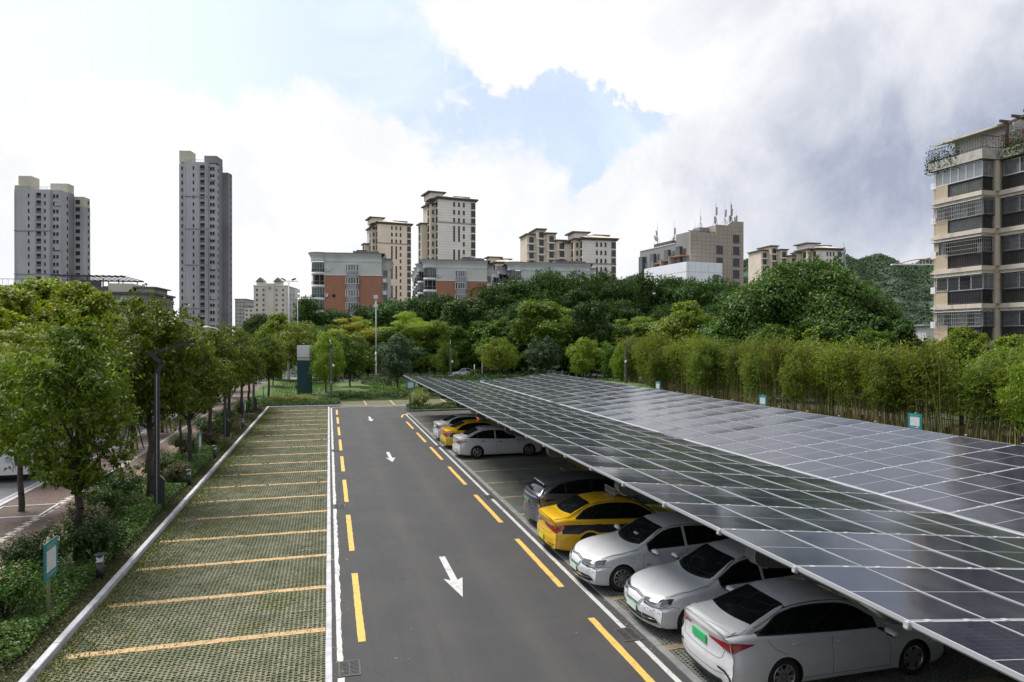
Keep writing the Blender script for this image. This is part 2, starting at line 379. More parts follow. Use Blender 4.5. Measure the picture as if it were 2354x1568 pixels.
kerb_run('street_kerb', -11.55, -11.35, 6, 97, .03, M['kerb'], step=2)
# ------------------------------------------------------------------ grass paving of the bays
M['paver'] = pmat('green_grey_paver', (.095, .108, .062), .9, col2=(.19, .185, .125), vscale=1.6, bump=.2, bscale=80, dirt=(.10, .115, .026), dscale=.42, v2=1.0)
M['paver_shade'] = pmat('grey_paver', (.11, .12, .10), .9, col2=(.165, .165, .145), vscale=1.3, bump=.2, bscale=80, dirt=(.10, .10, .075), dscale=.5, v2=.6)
M['bay_brick'] = pmat('ochre_brick', (.44, .30, .15), .85, var=.16, vscale=5, bump=.2, bscale=60, dirt=(.17, .15, .08), dscale=1.8, v2=.8)
M['shaded_brick'] = pmat('shaded_brick', (.27, .205, .125), .85, var=.15, vscale=5, dirt=(.13, .12, .09), dscale=1.6, v2=.8)  # bay brick in a duller tone for the shade under the roof
M['bay_soil'] = pmat('mossy_soil', (.085, .088, .025), .95, col2=(.115, .088, .045), vscale=2.6, bump=.6, bscale=50, dirt=(.045, .06, .012), dscale=.7, v2=.8)
PIT = .0925
def unit_mesh(nx, ny, mat, seed=0):
    """one grass-grid paving stone: continuous ribs with dished cross bars leaving grass pockets"""
    r = random.Random(seed); mb = MB()
    for i in range(nx):
        x = i * PIT
        for j in range(0, ny):
            y = j * PIT; dz = r.uniform(-.003, .003)
            mb.box(x + .002, x + .043, y + .005, y + PIT - .005, .002, .031 + dz * 1.6, skip='b')
            y2 = y + (i % 2) * .046
            mb.box(x + .043, x + PIT + .002, y2 + .004, y2 + .036, .002, .026 + dz, skip='blr')
    return mb.mesh('paving_stone', mat)
def paving(name, x0, x1, y0, y1, mat, lines, indiv, brickx, bmat):
    par = sheet(name, x0, x1, y0, y1, .008, M['bay_soil'])
    ux, uy = 4, 3; me = [unit_mesh(ux, uy, mat, s) for s in range(3)]
    rr = random.Random(3); n = 0; rest = []
    nx = int((x1 - x0) / (ux * PIT)); sx = (x1 - x0) / nx
    segs = sorted(lines); edges = [y0] + [v for l in segs if y0 < l < y1 for v in (l - .105, l + .105)] + [y1]
    for e in range(0, len(edges), 2):
        a, b = edges[e], edges[e + 1]; ny = max(1, int(round((b - a) / (uy * PIT)))); sy = (b - a) / ny
        for j in range(ny):
            for i in range(nx):
                rest.append((a + j * sy, x0 + i * sx, sx / (ux * PIT), sy / (uy * PIT)))
    rest.sort(key=lambda q: q[0])
    for q in rest[indiv[0]:indiv[0] + indiv[1]]:
        put('paving_stone', me[rr.randrange(3)], par, (q[1], q[0], rr.uniform(-.002, .004)), (0, 0, rr.uniform(-.004, .004)), (q[2], q[3], 1))
    rest = rest[:indiv[0]] + rest[indiv[0] + indiv[1]:]
    B = []
    for m_ in me:
        V = np.array([v.co for v in m_.vertices], dtype=np.float32); Q = np.array([list(p.vertices) for p in m_.polygons], dtype=np.int32); B.append((V, Q))
    AV, AQ, off = [], [], 0
    for (yy, xx, kx, ky) in rest:
        V, Q = B[rr.randrange(3)]; W = V * np.array([kx, ky, 1], dtype=np.float32) + np.array([xx, yy, rr.uniform(-.002, .004)], dtype=np.float32)
        AV.append(W); AQ.append(Q + off); off += len(V)
    o = put('paving_field', np_mesh('paving_field', np.concatenate(AV), np.concatenate(AQ), mat), par); o['kind'] = 'stuff'
    # bay lines of ochre bricks, one brick after another
    bm_ = []
    for v in range(3):
        mb = MB(); mb.box(-.0485, .0485, -.098, .098, .0, .034 + v * .002, skip='b'); bm_.append(mb.mesh('brick', bmat))
    cnt = 0; far = MB()
    for l in sorted(lines):
        x = brickx[1] - .05
        while x > brickx[0]:
            jy = rr.uniform(-.006, .006)
            if cnt < 290 and l > 8: put('brick', bm_[rr.randrange(3)], par, (x, l + jy, rr.uniform(-.003, .003)), (0, 0, rr.uniform(-.03, .03))); cnt += 1
            elif rr.random() < .97: far.box(x - .0485, x + .0485, l + jy - .098, l + jy + .098, .004, .034 + rr.uniform(-.006, .004), skip='b')
            x -= .1005
    if far.v: q = far.put('brick_line', bmat, par); q['kind'] = 'stuff'
    return par
LL = [14.52 + 2.505 * k for k in range(-3, 20)]
paving('grass_paving', -4.98, -.07, 6.5, 62.4, M['paver'], [l for l in LL if l < 61], (130, 300), (-4.8, -.07), M['bay_brick'])
RL = [11.95 + 2.594 * k for k in range(-3, 18)]
paving('carport_paving', 6.31, 12.1, 7.0, 56.1, M['paver_shade'], [l for l in RL if l < 55.5], (90, 280), (6.31, 11.4), M['shaded_brick'])
fp = sheet('far_bay_paving', .9, 14, 62.58, 67.6, .01, M['bay_soil'])
mb = MB()
for i in range(int(13.1 / .11)):
    for j in range(int(5 / .3)):
        x = .9 + i * .11; y = 62.6 + j * .3
        if min(abs(x - l) for l in (3.27, 5.75, 8.23, 10.7, .95)) > .1: mb.box(x, x + .05, y, y + .27, .0, .03, skip='b')
q = mb.put('paving_field', M['paver'], fp); q['kind'] = 'stuff'
bme = MB().box(-.06, .06, -.098, .098, .0, .034, skip='b').mesh('brick', M['bay_brick'])
for l in (.95, 3.27, 5.75, 8.23, 10.7):
    for j in range(24): put('brick', bme, fp, (l, 62.7 + j * .201, 0))
sheet('back_bay_paving', 12.1, 17.8, 7, 56.1, .008, M['paver_shade'])
# planting beds and lawn
sheet('planting_bed', -7.5, -5.13, 4, 62.6, .1, M['soil'])
sheet('end_bed', -7.5, .9, 62.6, 72, .09, M['soil'])
sheet('island_bed', 6.3, 17.6, 56.36, 58.9, .12, M['soil'])
sheet('back_bed', 33.6, 44, 8, 98, .02, M['soil'])
# gently mounded lawn beyond the lot
nx, ny = 60, 24; xs = np.linspace(-7.5, 40, nx + 1); ys = np.linspace(67.6, 97.5, ny + 1)
V = []
for y in ys:
    for x in xs:
        e = min(1, (y - 67.6) / 4, (97.5 - y) / 4)
        V.append((x, y, .04 + max(0, e) * (.35 + .3 * math.sin(x * .21 + 1) * math.cos(y * .17) + .15 * math.sin(x * .6))))
Q = [(j * (nx + 1) + i, j * (nx + 1) + i + 1, (j + 1) * (nx + 1) + i + 1, (j + 1) * (nx + 1) + i) for j in range(ny) for i in range(nx)]
put('lawn', np_mesh('lawn', V, Q, M['lawn'], True))['kind'] = 'structure'
# brick sidewalk along the street, buff tactile band against the bed
M['walk_brick'] = pmat('brown_brick', (.118, .078, .066), .85, var=.22, vscale=6, bump=.2, bscale=40, dirt=(.16, .135, .12), dscale=.45, v2=.7)
M['buff_brick'] = pmat('buff_brick', (.22, .165, .10), .85, var=.14, vscale=6, dirt=(.13, .1, .08), dscale=.5, v2=.6)
M['walk_white'] = pmat('white_brick', (.5, .48, .44), .8, var=.15)
sw = sheet('sidewalk', -11.35, -7.62, 6, 98, -.02, M['sidewalk'])
rr = random.Random(8); A = MB(); Bf = MB(); Wt = MB(); cnt = 0
wm = {0: MB().box(-.098, .098, -.048, .048, -.03, .012, skip='b').mesh('brick', M['walk_brick']), 1: MB().box(-.098, .098, -.048, .048, -.03, .013, skip='b').mesh('brick', M['buff_brick'])}
y = 14.0; row = 0
while y < 60:
    x = -11.3 + (row % 2) * .1
    while x < -7.75:
        buff = x > -8.55; wht = abs(x + 9.45) < .1 and (int(y / .1) % 3) and (y > 15)
        if 17 < y < 22 and -9.2 < x and cnt < 290 and not wht:
            put('brick', wm[1 if buff else 0], sw, (x, y, rr.uniform(-.002, .002))); cnt += 1
        else: (Wt if wht else Bf if buff else A).box(x - .097, x + .097, y - .047, y + .047, -.02, .011 + rr.uniform(-.002, .002), skip='b')
        x += .201
    y += .1005; row += 1
for q, m_ in ((A, 'walk_brick'), (Bf, 'buff_brick'), (Wt, 'walk_white')):
    o = q.put('sidewalk_brick', M[m_], sw); o['kind'] = 'stuff'
o = sheet('sidewalk_end', -11.35, -7.62, 60, 98, .008, M['walk_brick'])
dash_s = MB()
for k in range(12): dash_s.face([(-15.1, 8 + k * 9, -.045), (-14.95, 8 + k * 9, -.045), (-14.95, 14 + k * 9, -.045), (-15.1, 14 + k * 9, -.045)])
for x in (-11.9, -26.4): dash_s.face([(x, -5, -.045), (x + .15, -5, -.045), (x + .15, 120, -.045), (x, 120, -.045)])
o = dash_s.put('street_marking', M['white_paint'], street)
# ------------------------------------------------------------------ solar carport
def glassmat():
    m = bpy.data.materials.new('solar_cells'); m.use_nodes = True; nt = m.node_tree; nt.nodes.clear(); N = NT(nt)
    P = N.new("ShaderNodeTexCoord").outputs['Object']; s = N.new("ShaderNodeSeparateXYZ"); nt.links.new(P, s.inputs[0]); X, Y, Z = s.outputs
    def grid(c, pitch, w):
        f = N.m('ABSOLUTE', N.sub(N.m('FRACT', N.m('DIVIDE', N.add(c, 10 * pitch), pitch)), .5))
        return N.m('GREATER_THAN', f, .5 - w / pitch / 2)
    gx = grid(X, .1705, .0024); gy = grid(N.m('ABSOLUTE', Y), .0862, .0024)
    bus = N.mul(grid(Y, .0862 / 1.0, .0), 0.0)
    bx = grid(N.add(X, .0085), .0170, .0009)
    mid = N.m('LESS_THAN', N.m('ABSOLUTE', Y), .0055)
    lines = N.m('MAXIMUM', gx, gy)
    oi = N.new("ShaderNodeObjectInfo")
    g = N.new("ShaderNodeNewGeometry")
    c0 = N.mix(oi.outputs['Random'], (.008, .011, .024), (.014, .017, .028))
    c = N.mix(N.mul(bx, .06), c0, (.1, .11, .13)); c = N.mix(N.mul(lines, .42), c, (.16, .17, .2)); c = N.mix(mid, c, (.42, .43, .46))
    d = N.noise(g.outputs['Position'], 1.3, 5, .6); c = N.mix(N.add(.012, N.mul(N.ss(d, .4, .85), .07)), c, (.30, .31, .33))
    b = N.new("ShaderNodeBsdfPrincipled"); nt.links.new(c, b.inputs['Base Color']); b.inputs['Roughness'].default_value = .13
    b.inputs['IOR'].default_value = 1.5; b.inputs['Specular IOR Level'].default_value = .55
    nt.links.new(N.add(.10, N.mul(N.ss(d, .3, .8), .08)), b.inputs['Roughness'])
    o = N.new("ShaderNodeOutputMaterial"); nt.links.new(b.outputs[0], o.inputs[0]); return m
M['cells'] = glassmat()
M['panel_frame'] = pmat('panel_frame', (.43, .44, .46), .4, metal=.3)
M['backsheet'] = pmat('backsheet', (.07, .07, .075), .6)
def panel_mesh(seed):
    """frame, a glass sheet that sags a few millimetres, and a back sheet"""
    r = random.Random(seed); hw, hl, fw, th = .5185, .8775, .011, .035; mb = MB()
    mb.mi = 1
    mb.box(-hw, hw, -hl, -hl + fw, -th, 0); mb.box(-hw, hw, hl - fw, hl, -th, 0)
    mb.box(-hw, -hw + fw, -hl + fw, hl - fw, -th, 0); mb.box(hw - fw, hw, -hl + fw, hl - fw, -th, 0)
    mb.mi = 2; mb.face([(-hw + fw, -hl + fw, -.02), (-hw + fw, hl - fw, -.02), (hw - fw, hl - fw, -.02), (hw - fw, -hl + fw, -.02)])
    mb.mi = 0; nx, ny = 2, 8; b = len(mb.v); sag = .0075 + r.uniform(0, .004)
    for j in range(ny + 1):
        for i in range(nx + 1):
            x = -hw + fw + (2 * hw - 2 * fw) * i / nx; y = -hl + fw + (2 * hl - 2 * fw) * j / ny
            mb.v.append((x, y, -.003 - sag * (1 - (2 * j / ny - 1) ** 2)))
    for j in range(ny):
        for i in range(nx): mb.f.append((b + j * 3 + i, b + j * 3 + i + 1, b + j * 3 + i + 4, b + j * 3 + i + 3)); mb.m.append(0)
    me = mb.mesh('solar_panel', [M['cells'], M['panel_frame'], M['backsheet']])
    sm = [p.material_index == 0 for p in me.polygons]; me.polygons.foreach_set('use_smooth', sm); return me
PM = [panel_mesh(s) for s in range(4)]
ARMY = [30.15 + 5.188 * k for k in range(-5, 5)]
def wing(name, xa, za, xb, zb, y0, yend, n, label):
    """one sloping wing of the roof: xa,za lower-left edge to xb,zb; rows of panels on rails and purlins"""
    w = empty(name, ((xa + xb) / 2, (y0 + yend) / 2, 0), 0, label, 'solar carport', 'solar carport roof wings')
    ox, oy = w.location.x, w.location.y
    ang = -math.atan2(zb - za, xb - xa); L = math.hypot(xb - xa, zb - za); pw = L / 6
    rr = random.Random(n)
    ny = int(round((yend - y0) / 1.753)); py = 1.753
    dx, dz = (xb - xa) / L, (zb - za) / L
    for j in range(ny):
        yc = yend - (j + .5) * py
        for i in range(6):
            s = (i + .5) * pw
            put('solar_panel', PM[rr.randrange(4)], w, (xa + dx * s - ox, yc - oy, za + dz * s + rr.uniform(-.003, .003)), (rr.uniform(-.003, .003), ang + rr.uniform(-.003, .003), 0), (pw / 1.043, .977, 1))
    RM = Matrix.Rotation(ang, 4, 'Y')
    mb = MB()   # rail with its hooked end clamp, shared
    mb.box(-.05, L - .02, -.03, .03, -.075, -.008); 
    for i in range(13): mb.box(.2 + i * pw / 2, .27 + i * pw / 2, -.028, .028, -.013, .004)
    eave = [(-.07, -.07), (-.06, -.09), (-.03, -.10), (.01, -.09), (.025, -.06), (.012, -.065), (-.01, -.08), (-.035, -.083), (-.05, -.07)]
    s0 = -1 if xa < 10 else 1
    if s0 < 0: mb.prism([(a + .01, b + .005) for a, b in eave], -.02, .02, 'y'); mb.box(-.035, -.0, -.014, .014, -.075, -.0)
    rm = mb.mesh('rail', M['alu'])
    for j in range(ny + 1):
        put('rail', rm, w, (xa - ox, yend - j * py - oy, za), (0, ang, 0))
    mb = MB(); mb.box(-.03, .03, -(ny * py) / 2, (ny * py) / 2, -.2, -.08); pm_ = mb.mesh('purlin', M['alu_dull'])
    for s in (.06, .27, .5, .73, .94):
        put('purlin', pm_, w, (xa + dx * L * s - ox, yend - ny * py / 2 - oy, za + dz * L * s), (0, ang, 0))
    return w, ox, oy
XA, ZA, XV, ZV, XC, ZC, YE = 5.77, 3.1, 12.0, 2.5, 18.2, 3.1, 54.8
w1, ox, oy = wing('solar_carport', XA, ZA, XV - .06, ZV, YE - 29 * 1.753, YE, 1, 'long sloping solar panel roof over the parked cars, wing nearest the lane')
mb = MB(); mb.box(-.012, .004, -29 * 1.753 / 2, 29 * 1.753 / 2, -.045, .001); mb.put('edge_trim', M['panel_frame'], w1, loc=(XA - ox, YE - 29 * 1.753 / 2 - oy, ZA), rot=(0, math.atan2(.6, 6.2), 0))
w2, ox2, oy2 = wing('solar_carport', XV + .06, ZV, XC, ZC, YE - 27 * 1.753, YE, 2, 'solar panel roof wing rising behind the valley gutter, farther from the lane')
fld = MB()  # unseen roof rows continued past the frame to shade the bays
for dx0, dz0, wr in ((XA, ZA, 1),):
    L_ = math.hypot(XV - XA, ZV - ZA); an_ = math.atan2(ZA - ZV, XV - XA)
    for j in range(13):
        for i in range(6):
            q = Matrix.Translation((XA - ox + (XV - XA) * (i + .5) / 6, YE - 29 * 1.753 - (j + .5) * 1.753 - oy, ZA + (ZV - ZA) * (i + .5) / 6)) @ Matrix.Rotation(an_, 4, 'Y'); fld.box(-.51, .51, -.87, .87, -.035, 0, M=q)
o = fld.put('panel_field', M['cells'], w1); o['kind'] = 'stuff'
fld = MB()
for j in range(16):
    for i in range(6):
        q = Matrix.Translation((XV - ox2 + (XC - XV) * (i + .5) / 6, YE - 27 * 1.753 - (j + .5) * 1.753 - oy2, ZV + (ZC - ZV) * (i + .5) / 6)) @ Matrix.Rotation(-math.atan2(ZC - ZV, XC - XV), 4, 'Y'); fld.box(-.51, .51, -.87, .87, -.035, 0, M=q)
o = fld.put('panel_field', M['cells'], w2); o['kind'] = 'stuff'
mb = MB()
for y0_, y1_ in ((YE - 51, YE - 33.2), (YE - 31.4, YE - 20), (YE - 18.3, YE)): mb.box(-.055, .055, y0_ - oy, y1_ - oy, ZV - .05, ZV - .012)
mb.put('gutter', M['alu'], w1, loc=(XV - ox, 0, 0))
M['arm'] = pmat('arm_paint', (.10, .105, .11), .5); M['arm_edge'] = pmat('arm_edge', (.3, .3, .3), .45)
def arm_mesh(sgn):
    mb = MB(); top = lambda x: .60 * abs(x) / 6.2
    P = [(0.15 * sgn, -.75)] + [(sgn * 4.4, top(4.4) - .62)]
    for a in np.linspace(-math.pi / 2, math.pi / 2 * .75, 8): P.append((sgn * (5.35 + .24 * math.cos(a)), top(5.4) - .42 + .2 * math.sin(a)))
    P += [(sgn * 5.2, top(5.2) - .22), (.15 * sgn, -.23)]
    if sgn < 0: P = P[::-1]
    mb.prism([(x, z) for x, z in P], -.09, .09, 'y')
    mb.mi = 1
    for yy in (-.1, .1):
        for i in range(2, 10):
            a, b = (P if sgn > 0 else P[::-1])[i], (P if sgn > 0 else P[::-1])[min(i + 1, 9)]
            if a != b: mb.tube((a[0], yy, a[1]), (b[0], yy, b[1]), .010, n=4)
    return mb.mesh('arm', [M['arm'], M['arm_edge']])
am = {-1: arm_mesh(-1), 1: arm_mesh(1)}
cm_ = MB(); cm_.box(-.15, .15, -.12, .12, 0, 2.28); cm_.box(-.22, .22, -.2, .2, 0, .03); cm_ = cm_.mesh('column', M['arm'])
for y in ARMY:
    put('arm', am[-1], w1, (XV - ox, y - oy, ZV)); put('column', cm_, w1, (XV - ox, y - oy, 0))
    if y > 8: put('arm', am[1], w2, (XV - ox2, y - oy2, ZV))
# yellow and black guard board on the column line, wheel stops
M['guard_y'] = pmat('guard_yellow', (.34, .19, .02), .6, var=.1); M['guard_k'] = pmat('guard_black', (.02, .02, .02), .6)
rr = random.Random(4)
def guard():
    g = empty('guard_rail', (10.98, 30, -.42), 0, 'yellow and black striped guard board between the back-to-back bays', 'guard rail')
    mb = MB(); mb.box(-.02, .02, -14, 24, .60, .84); mb.put('board', M['guard_k'], g)
    me = MB(); me.prism([(-.09, .622), (.01, .622), (.09, .818), (-.01, .818)], -.026, -.02, 'x'); me = me.mesh('stripe', M['guard_y'])
    for i in range(48, 230): put('stripe', me, g, (0, -23.85 + i * .207, 0))
    pm_ = MB().box(-.03, .03, -.03, .03, 0, .62).mesh('post', M['steel_dark'])
    for i in range(4, 17): put('post', pm_, g, (.05, -23.5 + i * 2.93, 0))
guard()
def stop_mesh():
    mb = MB(); P = [(-.075, 0), (.075, 0), (.05, .1), (-.05, .1)]
    for i in range(5): mb.mi = i % 2; mb.prism(P, -.275 + i * .11, -.165 + i * .11, 'y')
    return mb.mesh('wheel_stop', [M['guard_y'], M['guard_k']])
sm_ = stop_mesh()
ordn = ['first', 'second', 'third', 'fourth', 'fifth', 'sixth', 'seventh', 'eighth', 'ninth', 'tenth', 'eleventh', 'twelfth', 'thirteenth', 'fourteenth', 'fifteenth', 'sixteenth', 'seventeenth', 'eighteenth', 'nineteenth', 'twentieth', 'twenty-first', 'twenty-second', 'twenty-third', 'twenty-fourth', 'twenty-fifth', 'twenty-sixth', 'twenty-seventh', 'twenty-eighth', 'twenty-ninth', 'thirtieth', 'thirty-first', 'thirty-second', 'thirty-third', 'thirty-fourth', 'thirty-fifth', 'thirty-sixth', 'thirty-seventh', 'thirty-eighth', 'thirty-ninth', 'fortieth']
k = 0
for b in range(3, 9):
    for s in (.65, 1.85):
        put('wheel_stop', sm_, None, (10.3, RL[0] + 2.594 * (b + 1) + s, .03), label='yellow and black wheel stop, %s from the near end of the empty bays' % ordn[k], cat='wheel stop', group='wheel stops in the carport bays'); k += 1
# ------------------------------------------------------------------ cars
def paint(name, col, metal=0.0, coat=.8, rough=.32): return pmat(name, col, rough, metal=metal, coat=1.0, var=.04, vscale=2.5, pos=False, dirt=tuple(x * .72 for x in col), dscale=2.2, v2=.35)
M['car_white'] = paint('white_paint_coat', (.62, .63, .65)); M['car_yellow'] = paint('yellow_paint_coat', (.74, .44, .012))
M['car_silver'] = paint('silver_paint_coat', (.17, .18, .205), .6, .7, .28); M['car_band'] = pmat('taxi_band', (.022, .016, .022), .35, coat=.5)
M['car_glass'] = pmat('tinted_glass', (.006, .008, .008), .04, spec=.6, coat=.3)
M['screen_glass'] = pmat('screen_glass', (.010, .013, .014), .05, spec=.6, var=.4, vscale=2)
M['seam'] = pmat('panel_gap', (.02, .02, .02), .8); M['tyre'] = pmat('tyre_rubber', (.018, .018, .018), .85, bump=.4, bscale=80, pos=False)
M['rim_metal'] = pmat('rim_metal', (.5, .5, .52), .3, metal=.8); M['chrome'] = pmat('chrome', (.75, .76, .78), .12, metal=1.0)
M['lamp_red'] = pmat('red_lens', (.33, .008, .012), .1, coat=1.0, var=.3, vscale=9); M['lamp_clear'] = pmat('clear_lens', (.24, .25, .27), .12, metal=.5, coat=1.0)
M['lamp_dark'] = pmat('smoked_lens', (.03, .03, .035), .08, coat=1.0); M['under'] = pmat('underbody', (.01, .01, .01), .9)
M['plastic_grey'] = pmat('grey_bumper_plastic', (.11, .113, .12), .5, var=.1); M['plate_green'] = pmat('green_plate', (.03, .42, .14), .5); M['plate_pale'] = pmat('pale_plate', (.6, .63, .62), .5)
M['plate_yellow'] = pmat('yellow_plate', (.75, .55, .01), .5); M['plate_grey'] = pmat('grey_plate', (.16, .15, .15), .5); M['slate_rim'] = pmat('grille_rim', (.10, .10, .11), .3, metal=.4); M['grille_white'] = pmat('grille_panel', (.56, .57, .6), .4, coat=.4)
M['amber_led'] = pmat('amber_display', (.35, .08, .02), .5, emit=(1, .22, .08, .55)); M['display_grey'] = pmat('display_mesh', (.12, .115, .11), .6, bump=.5, bscale=200, pos=False)

def mono(keys):
    xs = np.array([k[0] for k in keys], float); ys = np.array([k[1] for k in keys], float); h = np.diff(xs); d = np.diff(ys) / h
    m = np.zeros(len(xs)); m[1:-1] = np.where(d[:-1] * d[1:] > 0, 2 * d[:-1] * d[1:] / (d[:-1] + d[1:] + 1e-12), 0); m[0], m[-1] = d[0], d[-1]
    def f(x):
        x = min(max(x, xs[0]), xs[-1]); i = min(int(np.searchsorted(xs, x, 'right')) - 1, len(h) - 1); t = (x - xs[i]) / h[i]
        return float((2 * t**3 - 3 * t**2 + 1) * ys[i] + (t**3 - 2 * t**2 + t) * h[i] * m[i] + (-2 * t**3 + 3 * t**2) * ys[i + 1] + (t**3 - t**2) * h[i] * m[i + 1])
    return f
def catmull(P, n):
    P = [Vector(p) for p in P]; out = []
    for i in range(len(P) - 1):
        p0 = P[i - 1] if i else P[0] * 2 - P[1]; p1, p2 = P[i], P[i + 1]; p3 = P[i + 2] if i + 2 < len(P) else P[-1] * 2 - P[-2]
        for k in range(n):
            t = k / n; out.append(.5 * ((2 * p1) + (p2 - p0) * t + (2 * p0 - 5 * p1 + 4 * p2 - p3) * t * t + (3 * p1 - p0 - 3 * p2 + p3) * t**3))
    out.append(P[-1]); return out
def warpx(S, x, y, z):
    L = S['L']
    if x < .75: x += (1 - x / .75) ** 2 * (S['rf'] * min(1, abs(y) / .9) ** 2.5 + S['pf'](z))
    if x > L - .75: x -= (1 - (L - x) / .75) ** 2 * (S['rr'] * min(1, abs(y) / .9) ** 2.8 + S['pr'](z))
    return x
def section(S, x):
    zb, wb, wm, zc, zt, wt, zs = (S[k](x) for k in ('zb', 'wb', 'wm', 'zc', 'zt', 'wt', 'zs'))
    z7 = zb + .02; z9 = max(zt - .05, z7 + .008); w9 = min(wt + .012, wb - .04)
    P = [(0, zs), (wm - .14, zs), (wm - .03, zs + .045), (wm - .004, max(zs + .1, .40)), (wm + .004, max(zs + .2, .56)), (wb + .016, zb - .10), (wb + .002, zb - .018), (wb - .035, z7),
         ((wb - .035 + w9) / 2 + .008, (z7 + z9) / 2), (w9, z9), (wt - .05, max(z9 + .004, zt + (zc - zt) * .42)), (wt * .55, zt + (zc - zt) * .86), (0, zc)]
    return catmull([(a, b, 0) for a, b in P], 3)
def car_shell(S):
    L = S['L']; n = int(L / .042); V, F = [], []
    xs = [L * i / n for i in range(n + 1)]; K = None
    for x in xs:
        sec = section(S, x); K = len(sec)
        ring = [(-p.x, p.y) for p in sec] + [(p.x, p.y) for p in sec[::-1][1:-1]]
        for y, z in ring: V.append((warpx(S, x, y, z), y, z))
    r = 2 * K - 2
    for i in range(n):
        for k in range(r):
            k2 = (k + 1) % r; F.append((i * r + k, i * r + k2, (i + 1) * r + k2, (i + 1) * r + k))
    for end, x in ((0, 0), (n, L)):           # ruled end caps
        m = 10; base = {}
        for k in range(K):
            a = V[end * r + k]
            for j in range(m + 1):
                if j == 0: base[k, j] = end * r + k
                elif j == m: base[k, j] = end * r + ((r - k) % r)
                else:
                    if k in (0, K - 1): base[k, j] = end * r + k
                    else:
                        y = a[1] * (1 - 2 * j / m); base[k, j] = len(V); V.append((warpx(S, x, y, a[2]), y, a[2]))
        for k in range(K - 1):
            for j in range(m):
                q = [base[k, j], base[k, j + 1], base[k + 1, j + 1], base[k + 1, j]]
                q = [v for i, v in enumerate(q) if v not in q[:i]]
                if len(q) > 2: F.append(tuple(q) if end else tuple(q[::-1]))
    return V, F
def bvh_of(V, F): return BVHTree.FromPolygons([Vector(v) for v in V], [tuple(f) for f in F])
VIEW = {'L': lambda a, b: ((a, -3, b), (0, 1, 0)), 'R': lambda a, b: ((a, 3, b), (0, -1, 0)), 'F': lambda a, b: ((-3, a, b), (1, 0, 0)), 'B': lambda a, b: ((9, a, b), (-1, 0, 0)), 'T': lambda a, b: ((a, b, 4), (0, 0, -1))}
_c, _s = math.cos(R(40)), math.sin(R(40)); CORN = {'L': 4.63}
for sg in (1, -1):                              # views square to the four corners, 'a' runs from the centre round to the side
    VIEW['B+' if sg > 0 else 'B-'] = lambda a, b, sg=sg: ((CORN['L'] - .14 - _s * a + 2 * _c, sg * (.78 + _c * a + 2 * _s), b), (-_c, -sg * _s, 0))
    VIEW['F+' if sg > 0 else 'F-'] = lambda a, b, sg=sg: ((.17 + _s * a - 2 * _c, sg * (.76 + _c * a + 2 * _s), b), (_c, -sg * _s, 0))
def resamp(P, n):
    P = [Vector((p[0], p[1])) for p in P]; d = [0]
    for i in range(1, len(P)): d.append(d[-1] + (P[i] - P[i - 1]).length)
    out = []
    for i in range(n + 1):
        s = d[-1] * i / n; k = 0
        while k < len(P) - 2 and d[k + 1] < s: k += 1
        t = (s - d[k]) / max(1e-9, d[k + 1] - d[k]); out.append(P[k].lerp(P[k + 1], min(1, max(0, t))))
    return out
def patch(mb, bv, view, lo, hi, n=10, m=4, off=.004, thick=True):
    """a thin shell laid over the body between two outline curves"""
    A, B = resamp(lo, n), resamp(hi, n); b = len(mb.v); ok = {}
    for j in range(m + 1):
        for i in range(n + 1):
            p = A[i].lerp(B[i], j / m); o, d = VIEW[view](p.x, p.y); h = bv.ray_cast(Vector(o), Vector(d))
            if h[0] is None: mb.v.append(o); ok[i, j] = False; continue
            nn = h[1]; 
            if nn.dot(Vector(d)) > 0: nn = -nn
            mb.v.append(tuple(h[0] + nn * off)); ok[i, j] = True
    for j in range(m):
        for i in range(n):
            if all(ok[i + a, j + c] for a, c in ((0, 0), (1, 0), (1, 1), (0, 1))):
                q = (b + j * (n + 1) + i, b + j * (n + 1) + i + 1, b + (j + 1) * (n + 1) + i + 1, b + (j + 1) * (n + 1) + i)
                a0, a1, a2 = (Vector(mb.v[k]) for k in q[:3]); o, d = VIEW[view](0, 0)
                if (a1 - a0).cross(a2 - a0).dot(Vector(d)) > 0: q = q[::-1]
                mb.f.append(q); mb.m.append(mb.mi)
    return mb
def seam(mb, bv, view, P, w=.007, off=.0015, n=None):
    P = resamp(P, n or max(4, int(sum((Vector(P[i + 1]) - Vector(P[i])).length for i in range(len(P) - 1)) / .06)))
    lo, hi = [], []
    for i, p in enumerate(P):
        t = (P[min(i + 1, len(P) - 1)] - P[max(i - 1, 0)]).normalized(); nn = Vector((-t.y, t.x)) * w / 2; lo.append(p - nn); hi.append(p + nn)
    return patch(mb, bv, view, lo, hi, len(P) - 1, 1, off)
def flipy(P): return [(a, -b) for a, b in P]
def negy(P): return [(-a, b) for a, b in P]
